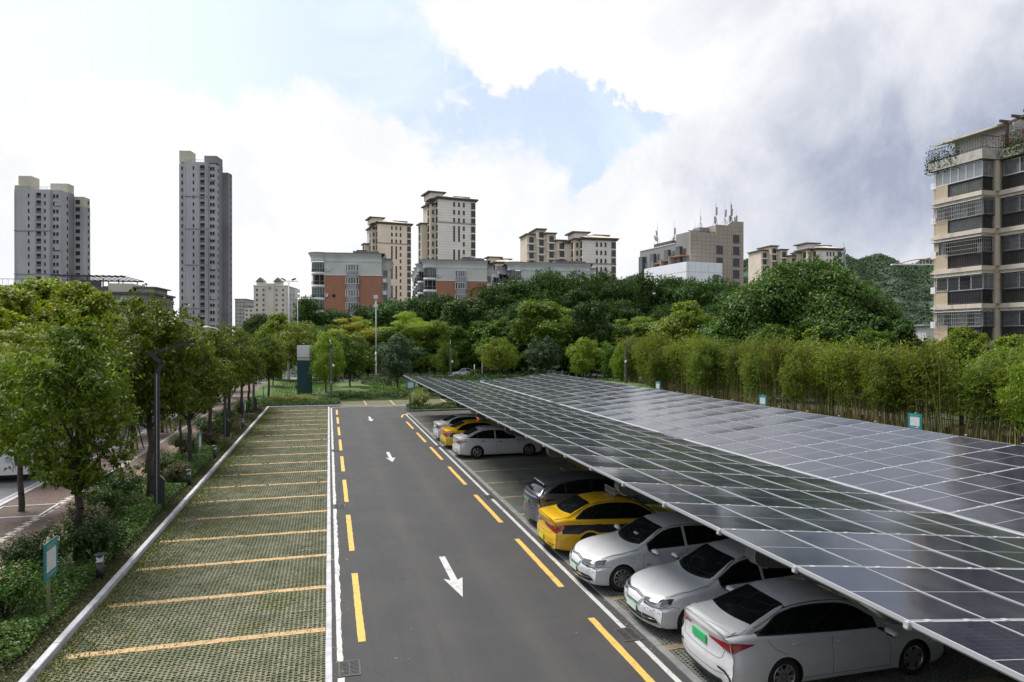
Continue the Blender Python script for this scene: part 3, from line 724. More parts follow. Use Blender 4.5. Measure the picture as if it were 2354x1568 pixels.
def wheel_mesh(kind, r=.318, w=.20):
    t = MB(); rr_ = r * .665
    t.lathe([(rr_, -w / 2 + .012), (r * .80, -w / 2), (r * .93, -w / 2 + .008), (r * .99, -w / 2 + .03), (r, -w / 2 + .06), (r, w / 2 - .06), (r * .99, w / 2 - .03), (r * .93, w / 2 - .008), (r * .80, w / 2), (rr_, w / 2 - .012)], 32, axis='y')
    tyre = t.mesh('wheel', M['tyre'], True)
    q = MB(); q.mi = 0; q.lathe([(rr_, -w / 2 + .012), (rr_ - .012, -w / 2 + .006), (rr_ - .02, -w / 2 + .03), (rr_ - .03, .0), (rr_ - .03, w / 2)], 32, axis='y')
    q.lathe([(.001, -w / 2 + .022), (.03, -w / 2 + .022), (.034, -w / 2 + .035)], 14, axis='y')
    q.mi = 1; q.lathe([(.001, .0), (rr_ - .03, .0)], 20, axis='y'); q.mi = 0
    ns = {'ten': 10, 'seven': 7, 'five': 5}[kind]
    for i in range(ns):
        a = 2 * math.pi * i / ns + .1; sw_ = {'ten': .013, 'seven': .024, 'five': .026}[kind]
        offs = (-.05, .05) if kind != 'seven' else (0,)
        for o_ in offs:
            M_ = Matrix.Rotation(a, 4, 'Y'); p = [(-sw_ + o_ * .25, .03), (sw_ + o_ * .25, .03), (sw_ * .8 + o_ * .9, rr_ - .015), (-sw_ * .8 + o_ * .9, rr_ - .015)]
            y0, y1 = -w / 2 + .028, -w / 2 + .06
            b = len(q.v); q.v += [tuple(M_ @ Vector((x, y0, z))) for x, z in p] + [tuple(M_ @ Vector((x, y1, z))) for x, z in p]
            for fq in ((0, 1, 2, 3), (0, 4, 5, 1), (1, 5, 6, 2), (2, 6, 7, 3), (3, 7, 4, 0)): q.f.append(tuple(b + k for k in fq)); q.m.append(0)
    return tyre, q.mesh('rim', [M['rim_metal'], M['under']], False)
WHEELS = {}
def mirror_mesh():
    mb = MB(); r = 10; P = []
    for i in range(9):
        t = math.pi * i / 8
        for j in range(r):
            a = 2 * math.pi * j / r; s = math.sin(t) ** .7
            mb.v.append((.062 * s * math.cos(a) * (1.0) + .02 * (i / 8), -.12 + .12 * (1 - math.cos(t)) * -1 + .12, .072 * s * math.sin(a)))
    for i in range(8):
        for j in range(r): mb.f.append((i * r + j, i * r + (j + 1) % r, (i + 1) * r + (j + 1) % r, (i + 1) * r + j)); mb.m.append(0)
    mb.mi = 1; mb.box(-.03, .03, .0, .12, -.05, -.02)
    return mb
def build_car(name, S, body_mat, wk, front, rear, extra=None):
    root = empty(name); L = S['L']; ox = L / 2; CORN['L'] = L
    V, F = car_shell(S); bv = bvh_of(V, F); V = [Vector(v) for v in V]; Ra = S.get('R', .352); zc_ = .318
    keep = []; mi = []
    def rad(v): return min(math.hypot(v.x - cx, v.z - zc_) for cx in (S['xf'], S['xr']))
    for f in F:
        c = sum((V[k] for k in f), Vector()) / len(f); r_ = [rad(V[k]) for k in f]; side = abs(c.y) > .5
        m_ = 1 if c.z < S['zs'](c.x) + .012 else (2 if S.get('low') and S['low'](c) else 0)
        if side and max(r_) <= Ra: continue
        if side and min(r_) < Ra + .002 and len(f) == 4:      # cut finely along the wheel arch
            q = [V[k] for k in f]; n_ = 8; b = len(V); g = []
            for j in range(n_ + 1):
                for i in range(n_ + 1):
                    p = q[0].lerp(q[1], i / n_).lerp(q[3].lerp(q[2], i / n_), j / n_); g.append(p)
            V.extend(g)
            for j in range(n_):
                for i in range(n_):
                    k4 = (b + j * 9 + i, b + j * 9 + i + 1, b + (j + 1) * 9 + i + 1, b + (j + 1) * 9 + i)
                    if rad(sum((V[k] for k in k4), Vector()) / 4) > Ra: keep.append(k4); mi.append(m_)
            continue
        keep.append(f); mi.append(m_)
    me = bpy.data.meshes.new('body'); me.from_pydata([(v.x - ox, v.y, v.z) for v in V], [], keep)
    for m_ in (body_mat, M['under'], M['plastic_grey']): me.materials.append(m_)
    me.polygons.foreach_set('material_index', mi); me.polygons.foreach_set('use_smooth', [True] * len(keep)); me.update()
    put('body', me, root)
    def add(nm, mb, mat, smooth=True, parent=root, thick=0):
        mb.v = [(v[0] - ox, v[1], v[2]) for v in mb.v]; return mb.put(nm, mat, parent, smooth)
    # arch lips and wells
    for cx in (S['xf'], S['xr']):
        for view in ('L', 'R'):
            mb = MB()
            A = [(cx + (Ra - .008) * math.cos(t), zc_ + (Ra - .008) * math.sin(t)) for t in np.linspace(-.38, math.pi + .38, 30)]; B = [(cx + (Ra + .034) * math.cos(t), zc_ + (Ra + .034) * math.sin(t)) for t in np.linspace(-.38, math.pi + .38, 30)]
            patch(mb, bv, view, A, B, 29, 2, .006); add('arch_lip', mb, S.get('lip', body_mat))
    mb = MB()
    for cx in (S['xf'], S['xr']):
        for s in (-1, 1):
            T = np.linspace(-.45, math.pi + .45, 18); b = len(mb.v)
            for t in T:
                for y in (.872, .58): mb.v.append((cx + (Ra - .004) * math.cos(t), s * y, zc_ + (Ra - .004) * math.sin(t)))
            for i in range(17): mb.f.append((b + 2 * i, b + 2 * i + 1, b + 2 * i + 3, b + 2 * i + 2)); mb.m.append(0)
            b = len(mb.v); mb.v.append((cx, s * .58, zc_)); mb.v += [(cx + Ra * math.cos(t), s * .58, zc_ + Ra * math.sin(t)) for t in T]
            for i in range(17): mb.f.append((b, b + 1 + i, b + 2 + i)); mb.m.append(0)
    add('wheel_well', mb, M['under'], False)
    if wk not in WHEELS: WHEELS[wk] = wheel_mesh(wk)
    for cx in (S['xf'], S['xr']):
        for s in (-1, 1):
            w = put('wheel', WHEELS[wk][0], root, (cx - ox, s * (S.get('track', .775)), zc_), (0, random.uniform(0, 6), 0 if s < 0 else math.pi)); put('rim', WHEELS[wk][1], w)
    # side glass
    zb, zt = S['zb'], S['zt']; xa, xb = S['dlo']; b1, b2 = S['bp']
    def lo(x): return zb(x) + .032
    def hi(x):
        h = zt(x) - S.get('dtop', .05); h = lo(x) + max(0.004, h - lo(x)) * min(1, math.sqrt(max(0, xb - x) / S.get('rb', .16)) if xb - x < S.get('rb', .16) else 1)
        return h
    def glass_strip(mb, x0, x1, view, off, pad=0.0, n=12):
        X = np.linspace(x0, x1, n + 1); patch(mb, bv, view, [(x, lo(x) - pad) for x in X], [(x, hi(x) + pad) for x in X], n, 4, off)
    for v in 'LR': mb = MB(); glass_strip(mb, xa - .03, xb + .02, v, .0035, .018, 36); add('window_trim', mb, M['seam'])
    if not S.get('pillar_black', True):
        for v in 'LR': mb = MB(); glass_strip(mb, b1, b2, v, .0065, .018, 2); add('door_pillar', mb, body_mat)
    for (x0, x1) in ((xa, b1), (b2, S['cp'][0]), (S['cp'][1], xb)):
        if x1 - x0 < .03: continue
        for v in 'LR':
            mb = MB(); glass_strip(mb, x0, x1, v, .006, 0, 12); add('side_window', mb, M['car_glass'])
    # screens
    ws, rs = S['ws'], S['rs']; s_ = np.linspace(-1, 1, 15)
    for nm, q in (('windscreen', ws), ('rear_window', rs)):
        (xb0, cb, yb), (xt0, ct, yt) = q
        mb = MB(); patch(mb, bv, 'T', [(xb0 + cb * s * s, s * yb) for s in s_], [(xt0 + ct * s * s, s * yt) for s in s_], 16, 10, .004); add(nm, mb, M['screen_glass'])
    # panel gaps
    mb = MB()
    for v in 'LR':
        for P in S['seams']: seam(mb, bv, v, P)
    for P in S['topseams']:
        seam(mb, bv, 'T', P); seam(mb, bv, 'T', flipy(P))
    for P in S.get('rearseams', []): seam(mb, bv, 'B', P)
    for P in S.get('frontseams', []): seam(mb, bv, 'F', P)
    add('panel_gap', mb, M['seam'], False)
    # handles and mirrors
    hm = MB(); hm.prism([(-.10, -.008), (-.06, -.018), (.08, -.018), (.10, -.008), (.08, .012), (-.06, .012)], -.034, -.004, 'y'); hm = hm.mesh('door_handle', S.get('handle', body_mat))
    for hx in S['handles']:
        for s in (-1, 1):
            z = zb(hx) - .115; h = bv.ray_cast(Vector((hx, s * 3, z)), Vector((0, -s, 0)))
            if h[0]: put('door_handle', hm, root, (hx - ox, h[0].y, z), (0, 0, 0 if s < 0 else math.pi))
    q_ = mirror_mesh(); q_.m = [1 if m_ or sum(q_.v[k][2] for k in f_) / len(f_) < -.018 else 0 for m_, f_ in zip(q_.m, q_.f)]; q_.v = [(a * 1.15, b, c * .86) for a, b, c in q_.v]; mm = q_.mesh('mirror', [body_mat, M['black']], True)
    for s in (-1, 1):
        x = S['mirror']; z = zb(x) + .06; put('mirror', mm, root, (x - ox, s * (.985), z), (0, 0, 0 if s < 0 else math.pi), (-1.2, 1.15, 1.15) if s > 0 else (1.2, 1.15, 1.15))
    for fn in (front, rear, extra):
        if fn: fn(root, bv, add, S, ox)
    return root
def plate(root, bv, ox, view, z, mat, edge, y=0.0, tilt=0):
    o, d = VIEW[view](y, z); h = bv.ray_cast(Vector(o), Vector(d)); s = -1 if view == 'F' else 1
    mb = MB(); mb.mi = 1; mb.box(-.006, .006, -.225, .225, -.072, .072); mb.mi = 0; mb.box(*((.006, .010) if s > 0 else (-.010, -.006)), -.212, .212, -.06, .06)
    mb.put('number_plate', [mat, edge], root, loc=(h[0].x - ox + s * .012, y, z), rot=(0, tilt, 0))
def wipers(root, bv, add, S, ox):
    mb = MB()
    for y0, y1 in ((-.55, .02), (.05, .55)):
        pts = []
        for k in range(7):
            t = k / 6; y = y0 + (y1 - y0) * t; x = S['ws'][0][0] + S['ws'][0][1] * (y / .7) ** 2 + .03 + .10 * t
            h = bv.ray_cast(Vector((x, y, 4)), Vector((0, 0, -1)))
            if h[0]: pts.append(h[0] + Vector((-.0, 0, .02)))
        for a, b in zip(pts, pts[1:]): mb.tube(a, b, .009, n=4)
    add('wiper', mb, M['black'], False)
    mb = MB(); sl = np.linspace(-1, 1, 15); (xb0, cb, yb) = S['ws'][0]
    patch(mb, bv, 'T', [(xb0 - .075 + cb * s * s, s * yb * .99) for s in sl], [(xb0 + .005 + cb * s * s, s * yb * 1.0) for s in sl], 14, 2, .003); add('cowl', mb, M['black'])
K0 = lambda *a: mono(list(zip(a[0::2], a[1::2])))
def sedan(**k):
    S = dict(L=4.63, rf=.27, rr=.17, xf=.90, xr=3.55,
        pf=K0(.1, .13, .24, .05, .34, .0, .5, .0, .6, .03, .70, .09, .80, .13), pr=K0(.1, .12, .28, .02, .42, .0, .56, .0, .66, .045, .9, .05, 1.0, .03, 1.1, .05),
        zs=K0(0, .20, .5, .17, 4.0, .17, 4.63, .24), zb=K0(0, .60, .3, .70, .9, .83, 1.5, .895, 2.5, .93, 3.6, .98, 4.2, 1.0, 4.63, .96),
        wb=K0(0, .80, .3, .835, .9, .845, 1.5, .835, 2.5, .84, 3.6, .83, 4.2, .80, 4.63, .74), wm=K0(0, .85, .3, .88, .8, .895, 2.3, .89, 3.9, .895, 4.4, .87, 4.63, .83),
        zc=K0(0, .66, .12, .745, .35, .83, .8, .915, 1.26, .975, 1.36, 1.0, 1.7, 1.19, 2.05, 1.375, 2.3, 1.44, 2.75, 1.475, 3.15, 1.455, 3.45, 1.395, 3.8, 1.25, 4.1, 1.125, 4.22, 1.095, 4.4, 1.09, 4.55, 1.08, 4.63, 1.05),
        zt=K0(0, .64, .12, .70, .35, .775, .8, .865, 1.26, .925, 1.36, .95, 1.7, 1.13, 2.05, 1.315, 2.3, 1.375, 2.75, 1.40, 3.15, 1.38, 3.45, 1.315, 3.8, 1.175, 4.1, 1.065, 4.22, 1.05, 4.63, 1.0),
        wt=K0(0, .72, .35, .765, .8, .785, 1.26, .77, 1.36, .745, 1.7, .675, 2.05, .61, 2.3, .592, 2.75, .585, 3.15, .58, 3.45, .585, 3.8, .63, 4.1, .69, 4.22, .71, 4.63, .66),
        dlo=(1.62, 3.82), bp=(2.56, 2.63), cp=(3.45, 3.5), rb=.2, ws=((1.36, .20, .70), (2.05, .05, .565)), rs=((4.08, -.12, .635), (3.40, -.03, .54)),
        seams=[[(1.43, .30), (1.42, .62), (1.50, .88)], [(2.60, .26), (2.61, .6), (2.60, .95)], [(3.86, .96), (3.72, .80), (3.42, .66), (3.28, .52), (3.20, .30)], [(1.43, .27), (3.18, .27)], [(.10, .60), (.50, .62), (.62, .60)]],
        topseams=[[(1.33, .76), (.9, .79), (.5, .76), (.28, .66)], [(2.12, .575), (2.75, .57), (3.38, .565)], [(4.14, .66), (4.3, .70), (4.52, .66)]],
        rearseams=[[(-.70, .93), (-.64, .74), (-.58, .62), (.58, .62), (.64, .74), (.70, .93)]], frontseams=[], handles=(2.42, 3.30), mirror=1.62)
    S.update(k); return S

def front_emgrand(root, bv, add, S, ox):
    for s in (1, -1):
        f = (lambda P: P) if s > 0 else negy; vw = 'F+' if s > 0 else 'F-'
        mb = MB(); patch(mb, bv, vw, [(-.34, .60), (-.14, .575), (.10, .60), (.24, .665)], [(-.37, .69), (-.15, .715), (.08, .745), (.27, .765)], 20, 6, .005)
        h = add('headlight', mb, M['lamp_dark'])
        mb = MB(); patch(mb, bv, vw, [(-.31, .628), (-.13, .605), (-.05, .60)], [(-.31, .644), (-.13, .622), (-.05, .635)], 8, 1, .009); patch(mb, bv, vw, [(-.06, .61), (.05, .61)], [(-.03, .67), (.06, .70)], 4, 3, .009)
        patch(mb, bv, vw, [(-.36, .684), (-.15, .708), (.08, .738), (.25, .757)], [(-.36, .693), (-.15, .717), (.08, .747), (.26, .765)], 14, 1, .009)
        patch(mb, bv, vw, [(-.06, .592), (.08, .608), (.22, .668)], [(-.06, .602), (.08, .62), (.22, .684)], 8, 1, .009)
        mb.v = [(v[0] - ox, v[1], v[2]) for v in mb.v]; mb.put('reflector', M['lamp_clear'], h, True)
        mb = MB(); patch(mb, bv, 'F', f([(.44, .285), (.60, .27), (.78, .30)]), f([(.38, .405), (.60, .40), (.70, .395), (.74, .37)]), 8, 4, .005); add('fog_vent', mb, M['black'])
        mb = MB(); patch(mb, bv, 'F', f([(.20, .335), (.5, .335), (.74, .355)]), f([(.20, .352), (.5, .355), (.735, .372)]), 8, 1, .010); add('chrome_strip', mb, M['chrome'])
    mb = MB(); patch(mb, bv, 'F', [(-.27, .53), (.27, .53)], [(-.36, .675), (0, .70), (.36, .675)], 14, 6, .004); g = add('grille', mb, M['grille_white'])
    mb = MB(); seam(mb, bv, 'F', [(-.25, .545), (.25, .545), (.335, .665), (0, .688), (-.335, .665), (-.25, .545)], .016, .008, 40)
    seam(mb, bv, 'F', [(-.29, .525), (.29, .525), (.385, .675), (0, .71), (-.385, .675), (-.29, .525)], .012, .007, 40); mb.v = [(v[0] - ox, v[1], v[2]) for v in mb.v]; mb.put('grille_rim', M['slate_rim'], g, True)
    mb = MB(); patch(mb, bv, 'F', [(-.40, .25), (.40, .25)], [(-.36, .395), (.36, .395)], 10, 3, .004); add('air_intake', mb, M['black'])
    mb = MB(); patch(mb, bv, 'F', [(-.80, .235), (-.4, .215), (.4, .215), (.80, .235)], [(-.78, .262), (-.4, .245), (.4, .245), (.78, .262)], 16, 1, .016); add('front_lip', mb, M['car_white'])
    plate(root, bv, ox, 'F', .435, M['plate_pale'], M['plate_green'])
    wipers(root, bv, add, S, ox)
    mb = MB(); C_ = [(1.15 + .068 * math.cos(t), .72 + .068 * math.sin(t)) for t in np.linspace(0, 6.283, 25)]; seam(mb, bv, 'L', C_, .005, .0015, 24); add('charge_flap', mb, M['seam'], False)
    mb = MB(); patch(mb, bv, 'L', [(1.50, .60), (1.62, .60)], [(1.50, .618), (1.62, .618)], 3, 1, .003); add('side_badge', mb, M['black'])
def tail(root, bv, add, ox, lo, hi, mat, strip=None):
    for s in ('B+', 'B-'):
        mb = MB(); patch(mb, bv, s, lo, hi, 22, 6, .006); h = add('tail_light', mb, mat)
        if strip:
            mb = MB(); patch(mb, bv, s, strip[0], strip[1], 12, 1, .010); mb.v = [(v[0] - ox, v[1], v[2]) for v in mb.v]; mb.put('lens_strip', M['lamp_clear'], h, True)
def rear_common(root, bv, add, S, ox, platemat, edge, platez, low=True):
    plate(root, bv, ox, 'B', platez, platemat, edge)
    if low:
        mb = MB(); patch(mb, bv, 'B', [(-.66, .25), (.66, .25)], [(-.62, .305), (.62, .305)], 14, 2, .005); add('lower_valance', mb, M['black'])
def rear_white(root, bv, add, S, ox):        # the big white sedan in the corner
    tail(root, bv, add, ox, [(-.42, .895), (-.2, .84), (0, .78), (.07, .775), (.16, .83), (.32, .90)], [(-.44, .918), (-.1, .93), (.1, .928), (.32, .908)], M['lamp_red'], ([(-.14, .815), (.02, .785), (.08, .79)], [(-.14, .83), (.02, .80), (.07, .803)]))
    rear_common(root, bv, add, S, ox, M['plate_green'], M['plate_green'], .80)
    mb = MB(); s = np.linspace(-1, 1, 15); patch(mb, bv, 'T', [(4.60 - .16 * t * t, t * .66) for t in s], [(4.50 - .16 * t * t, t * .655) for t in s], 14, 3, .014); add('spoiler_lip', mb, M['car_white'])
    for sg in (1, -1):
        f = (lambda P: P) if sg > 0 else negy
        mb = MB(); seam(mb, bv, 'B', f([(.56, .50), (.70, .47), (.78, .38), (.80, .24)]), .035, .008, 14); add('bumper_blade', mb, M['black'])
    mb = MB(); seam(mb, bv, 'B', [(-.85, .44), (-.5, .40), (.5, .40), (.85, .44)], .008, .002, 24); add('bumper_crease', mb, M['seam'], False)
    mb = MB()
    for i in range(9): patch(mb, bv, 'B', [(.56 - i * .028, .865 - .0), (.58 - i * .028, .865)], [(.56 - i * .028, .882), (.58 - i * .028, .882)], 2, 1, .003)
    mb.v = [(v[0], v[1], v[2]) for v in mb.v]; add('badge_lettering', mb, M['alu_dull'], False)
def rear_taxi(root, bv, add, S, ox, pm=None):
    tail(root, bv, add, ox, [(-.52, .80), (-.2, .73), (-.02, .675), (.05, .67), (.14, .74), (.28, .855)], [(-.52, .86), (-.1, .86), (.1, .865), (.30, .875)], M['lamp_red'], ([(-.45, .785), (-.15, .725)], [(-.45, .80), (-.15, .74)]))
    mb = MB(); patch(mb, bv, 'B', [(-.66, .838), (-.3, .868), (.3, .868), (.66, .838)], [(-.66, .86), (-.3, .895), (.3, .895), (.66, .86)], 16, 2, .014); add('chrome_strip', mb, M['chrome'])
    rear_common(root, bv, add, S, ox, pm or M['plate_yellow'], M['plate_green'], .43)
    mb = MB(); C_ = [(.0 + .05 * math.cos(t), .935 + .045 * math.sin(t)) for t in np.linspace(0, 6.283, 13)]; seam(mb, bv, 'B', C_, .014, .012, 12); patch(mb, bv, 'B', [(-.006, .90), (.006, .90)], [(-.006, .97), (.006, .97)], 1, 1, .014); add('emblem', mb, M['chrome'], False)
    for sg in (1, -1):
        f = (lambda P: P) if sg > 0 else negy
        mb = MB(); seam(mb, bv, 'B', f([(.45, .36), (.62, .35), (.76, .37)]), .022, .004, 8); add('reflector', mb, M['seam'])
def taxi_kit(lit):
    def f(root, bv, add, S, ox):
        for v in 'LR':
            mb = MB(); X = np.linspace(.55, 4.33, 40)
            lo = [(x, .625 + .03 * max(0, (x - 3.6) / .7) if abs(x - S['xf']) > .38 and abs(x - S['xr']) > .38 else max(.63, .318 + math.sqrt(max(0, .40 ** 2 - min((x - S['xf']) ** 2, (x - S['xr']) ** 2))))) for x in X]
            hi = [(x, S['zb'](x) - .115 - .05 * max(0, (1.2 - x))) for x in X]; patch(mb, bv, v, lo, hi, 40, 4, .0022); add('dark_band', mb, M['car_band'])
        mb = MB(); T = np.linspace(-1, 1, 17); patch(mb, bv, 'T', [(2.60, t * .60) for t in T], [(2.63, t * .60) for t in T], 16, 1, .004); add('roof_strap', mb, M['black'])
        h = bv.ray_cast(Vector((2.55, 0, 4)), Vector((0, 0, -1)))[0].z
        mb = MB(); mb.prism([(-.055, .0), (.07, .0), (.055, .045), (.03, .115), (-.01, .125)], -.10, .10, 'y'); b_ = mb.put('roof_light', M['alu_dull'], root, loc=(2.50 - ox, 0, h + .015))
        mb = MB(); mb.box(.045, .085, -.37, .37, .02, .19); mb.box(-.02, .05, -.34, .34, .03, .16); q = mb.put('display_case', M['alu'], b_)
        mb = MB(); mb.box(.085, .089, -.35, .35, .035, .175); mb.put('display', M['amber_led'] if lit else M['display_grey'], b_)
        for v, sg in (('L', -1),):
            for txt, z, sz in (('交接班时间', .765, .062), ('16:00-16:30', .70, .058)):
                x = 3.98; hh = bv.ray_cast(Vector((x, -3, z)), Vector((0, 1, 0)))
                ob = put('lettering', text_mesh(txt, sz, M['taxi_text']), root); n_ = hh[1]; n_ = n_ if n_.y < 0 else -n_
                ob.location = (x - ox, hh[0].y - .006, z - .02); ob.rotation_euler = (R(90) - math.asin(max(-1, min(1, n_.z))) * 1, 0, math.atan2(n_.x, -n_.y) + math.pi * 0)
    return f
M['taxi_text'] = pmat('taxi_lettering', (.30, .22, .09), .6)
def rear_sylphy(root, bv, add, S, ox):
    tail(root, bv, add, ox, [(-.32, .79), (-.15, .75), (.04, .745), (.15, .79), (.30, .865)], [(-.32, .87), (-.1, .885), (.1, .885), (.30, .88)], M['lamp_red'], ([(-.26, .775), (.05, .755)], [(-.26, .81), (.05, .79)]))
    mb = MB(); patch(mb, bv, 'B', [(-.34, .845), (.34, .845)], [(-.34, .872), (.34, .872)], 10, 1, .012); add('chrome_strip', mb, M['chrome'])
    rear_common(root, bv, add, S, ox, M['plate_green'], M['plate_pale'], .77)
    mb = MB(); patch(mb, bv, 'B', [(.55, .36), (.80, .36)], [(.55, .385), (.80, .385)], 6, 1, .006); patch(mb, bv, 'B', [(-.80, .36), (-.55, .36)], [(-.80, .385), (-.55, .385)], 6, 1, .006); add('reflector', mb, M['lamp_red'])
    mb = MB(); seam(mb, bv, 'B', [(-.85, .46), (-.5, .44), (.5, .44), (.85, .46)], .008, .002, 24); add('bumper_crease', mb, M['seam'], False)
def rear_far(root, bv, add, S, ox):
    tail(root, bv, add, ox, [(-.34, .80), (-.15, .76), (.04, .765), (.15, .80), (.28, .865)], [(-.34, .88), (-.1, .895), (.1, .89), (.28, .88)], M['lamp_red'])
    rear_common(root, bv, add, S, ox, M['plate_green'], M['plate_pale'], .76)
def front_plain(root, bv, add, S, ox):
    for s in (1, -1):
        f = (lambda P: P) if s > 0 else negy
        mb = MB(); patch(mb, bv, 'F+' if s > 0 else 'F-', [(-.32, .60), (.20, .64)], [(-.34, .69), (.24, .75)], 12, 3, .005); add('headlight', mb, M['lamp_clear'])
    mb = MB(); patch(mb, bv, 'F', [(-.36, .46), (.36, .46)], [(-.42, .60), (.42, .60)], 10, 3, .004); add('grille', mb, M['black'])
    wipers(root, bv, add, S, ox)
def suv():
    S = sedan(L=4.60, rf=.26, rr=.20, xf=.92, xr=3.60, R=.375, track=.79,
        pf=K0(.1, .13, .30, .04, .45, .0, .6, .0, .75, .04, .9, .10), pr=K0(.1, .12, .34, .0, .50, .0, .62, .02, .70, .05, .86, .02, 1.0, .03, 1.05, .06, 1.5, .0),
        zs=K0(0, .24, .5, .20, 4.0, .20, 4.60, .28), zb=K0(0, .72, .3, .84, .9, .95, 1.5, 1.0, 2.5, 1.03, 3.6, 1.09, 4.2, 1.11, 4.60, 1.03),
        wb=K0(0, .82, .3, .85, .9, .87, 1.5, .86, 2.5, .865, 3.6, .86, 4.2, .83, 4.60, .80), wm=K0(0, .87, .3, .90, .8, .915, 2.3, .91, 3.9, .92, 4.4, .90, 4.60, .86),
        zc=K0(0, .76, .12, .87, .35, .95, .8, 1.02, 1.2, 1.08, 1.3, 1.11, 1.65, 1.32, 2.0, 1.50, 2.3, 1.58, 2.8, 1.60, 3.3, 1.56, 3.8, 1.48, 3.98, 1.44, 4.2, 1.31, 4.42, 1.155, 4.5, 1.115, 4.60, 1.08),
        zt=K0(0, .74, .12, .82, .35, .89, .8, .97, 1.2, 1.03, 1.3, 1.06, 1.65, 1.26, 2.0, 1.44, 2.3, 1.51, 2.8, 1.525, 3.3, 1.48, 3.8, 1.40, 3.98, 1.36, 4.2, 1.25, 4.42, 1.12, 4.5, 1.09, 4.60, 1.05),
        wt=K0(0, .74, .35, .78, .8, .80, 1.2, .79, 1.3, .77, 1.65, .70, 2.0, .64, 2.3, .625, 2.8, .62, 3.3, .61, 3.8, .60, 3.98, .61, 4.2, .66, 4.42, .74, 4.60, .74),
        dlo=(1.56, 4.12), bp=(2.62, 2.68), cp=(3.50, 3.54), rb=.5, ws=((1.30, .20, .72), (2.0, .05, .59)), rs=((4.44, -.10, .66), (4.0, -.04, .55)),
        seams=[[(1.43, .34), (1.42, .72), (1.48, .98)], [(2.65, .30), (2.66, .7), (2.65, 1.04)], [(3.90, 1.07), (3.74, .88), (3.44, .72), (3.28, .55), (3.22, .34)], [(1.43, .33), (3.2, .33)]],
        topseams=[[(1.27, .77), (.9, .80), (.5, .78), (.28, .66)]], rearseams=[[(-.74, 1.0), (-.66, .80), (-.60, .56), (.60, .56), (.66, .80), (.74, 1.0)]], handles=(2.46, 3.36), mirror=1.60)
    S['low'] = lambda c: c.z < .50 and (c.x > 4.2 or c.z < .33); S['lip'] = M['plastic_grey']
    return S
def rear_suv(root, bv, add, S, ox):
    mb = MB(); s = np.linspace(-1, 1, 15)
    b0 = len(mb.v)
    for t in s:                               # roof spoiler with a real lip
        h = bv.ray_cast(Vector((3.86, t * .57, 4)), Vector((0, 0, -1)))[0].z
        mb.v += [(3.80, t * .575, h + .012), (4.22 - .05 * t * t, t * .575, h - .035), (4.24 - .05 * t * t, t * .57, h - .06), (4.02, t * .56, h - .075)]
    for i in range(14):
        for j in range(3): mb.f.append((b0 + 4 * i + j, b0 + 4 * i + j + 1, b0 + 4 * i + 5 + j, b0 + 4 * i + 4 + j)); mb.m.append(0)
    mb.f.append((b0, b0 + 1, b0 + 2, b0 + 3)); mb.m.append(0); mb.f.append(tuple(b0 + 56 + k for k in (3, 2, 1, 0))); mb.m.append(0)
    add('roof_spoiler', mb, M['car_silver'], False)
    tail(root, bv, add, ox, [(-.46, .93), (-.1, .865), (.1, .86), (.25, .89), (.45, .955)], [(-.46, .975), (0, .988), (.2, .988), (.46, .965)], M['lamp_dark'], ([(-.38, .925), (.1, .895)], [(-.38, .935), (.1, .905)]))
    mb = MB(); patch(mb, bv, 'B', [(-.40, .945), (.40, .945)], [(-.40, .975), (.40, .975)], 12, 1, .008); add('light_bar', mb, M['lamp_dark'])
    mb = MB(); seam(mb, bv, 'B', [(-.62, .70), (-.5, .63), (.5, .63), (.62, .70)], .018, .006, 20); add('chrome_strip', mb, M['chrome'])
    plate(root, bv, ox, 'B', .80, M['plate_grey'], M['plate_green'])
    mb = MB(); P = [bv.ray_cast(Vector((4.36 - .0 * t, -.02 - .34 * t, 4)), Vector((0, 0, -1)))[0] + Vector((0, 0, .02)) for t in np.linspace(0, 1, 5)]
    for a, b in zip(P, P[1:]): mb.tube(a, b, .014, n=5)
    add('wiper', mb, M['black'], False)
random.seed(2)
EM = sedan(pillar_black=False, L=4.63)
emg = build_car('parked_car', EM, M['car_white'], 'ten', front_emgrand, rear_far)
def place(o, nose_x, y, rz, L, label, group='cars parked in the carport'):
    """rz=0: nose at -X (towards the lane)"""
    o.location = (nose_x + L / 2, y, .034); o.rotation_euler = (0, 0, rz); tag(o, label, 'car', group)
bpy.context.view_layer.update()
emg2 = copy_tree(emg)
place(emg, 6.12, 13.15, R(.6), 4.63, 'white sedan parked nose out, second car from the near end beside the big white sedan')
place(emg2, 5.78, 15.70, R(-.4), 4.63, 'white sedan parked nose out beside the near yellow taxi, tissue box on its dash')
t_ = MB().box(-.06, .06, -.09, .09, 0, .07).put('tissue_box', pmat('tissue_box', (.5, .5, .48), .7), None, loc=(7.42, 15.6, 1.12), label='pale tissue box on the dashboard of the nose-out white sedan', cat='tissue box')
BW = sedan(L=4.68, rr=.20, dlo=(1.66, 4.0), bp=(2.60, 2.61), cp=(3.62, 3.63), rb=.42, rs=((4.14, -.14, .655), (3.36, -.04, .555)),
    zc=K0(0, .66, .12, .745, .35, .83, .8, .915, 1.26, .975, 1.36, 1.0, 1.7, 1.19, 2.05, 1.38, 2.35, 1.45, 2.75, 1.48, 3.1, 1.455, 3.4, 1.39, 3.8, 1.255, 4.1, 1.15, 4.25, 1.12, 4.45, 1.115, 4.6, 1.12, 4.68, 1.07))
bw = build_car('parked_car', BW, M['car_white'], 'five', front_plain, rear_white)
place(bw, 6.22, 10.68, R(180), 4.68, 'large white sedan seen from behind with a blank green plate, nearest in the corner')
TX = sedan(L=4.66, dlo=(1.64, 3.90), bp=(2.60, 2.61), cp=(3.55, 3.56), rb=.28, rs=((4.12, -.13, .64), (3.44, -.03, .55)), handle=M['black'])
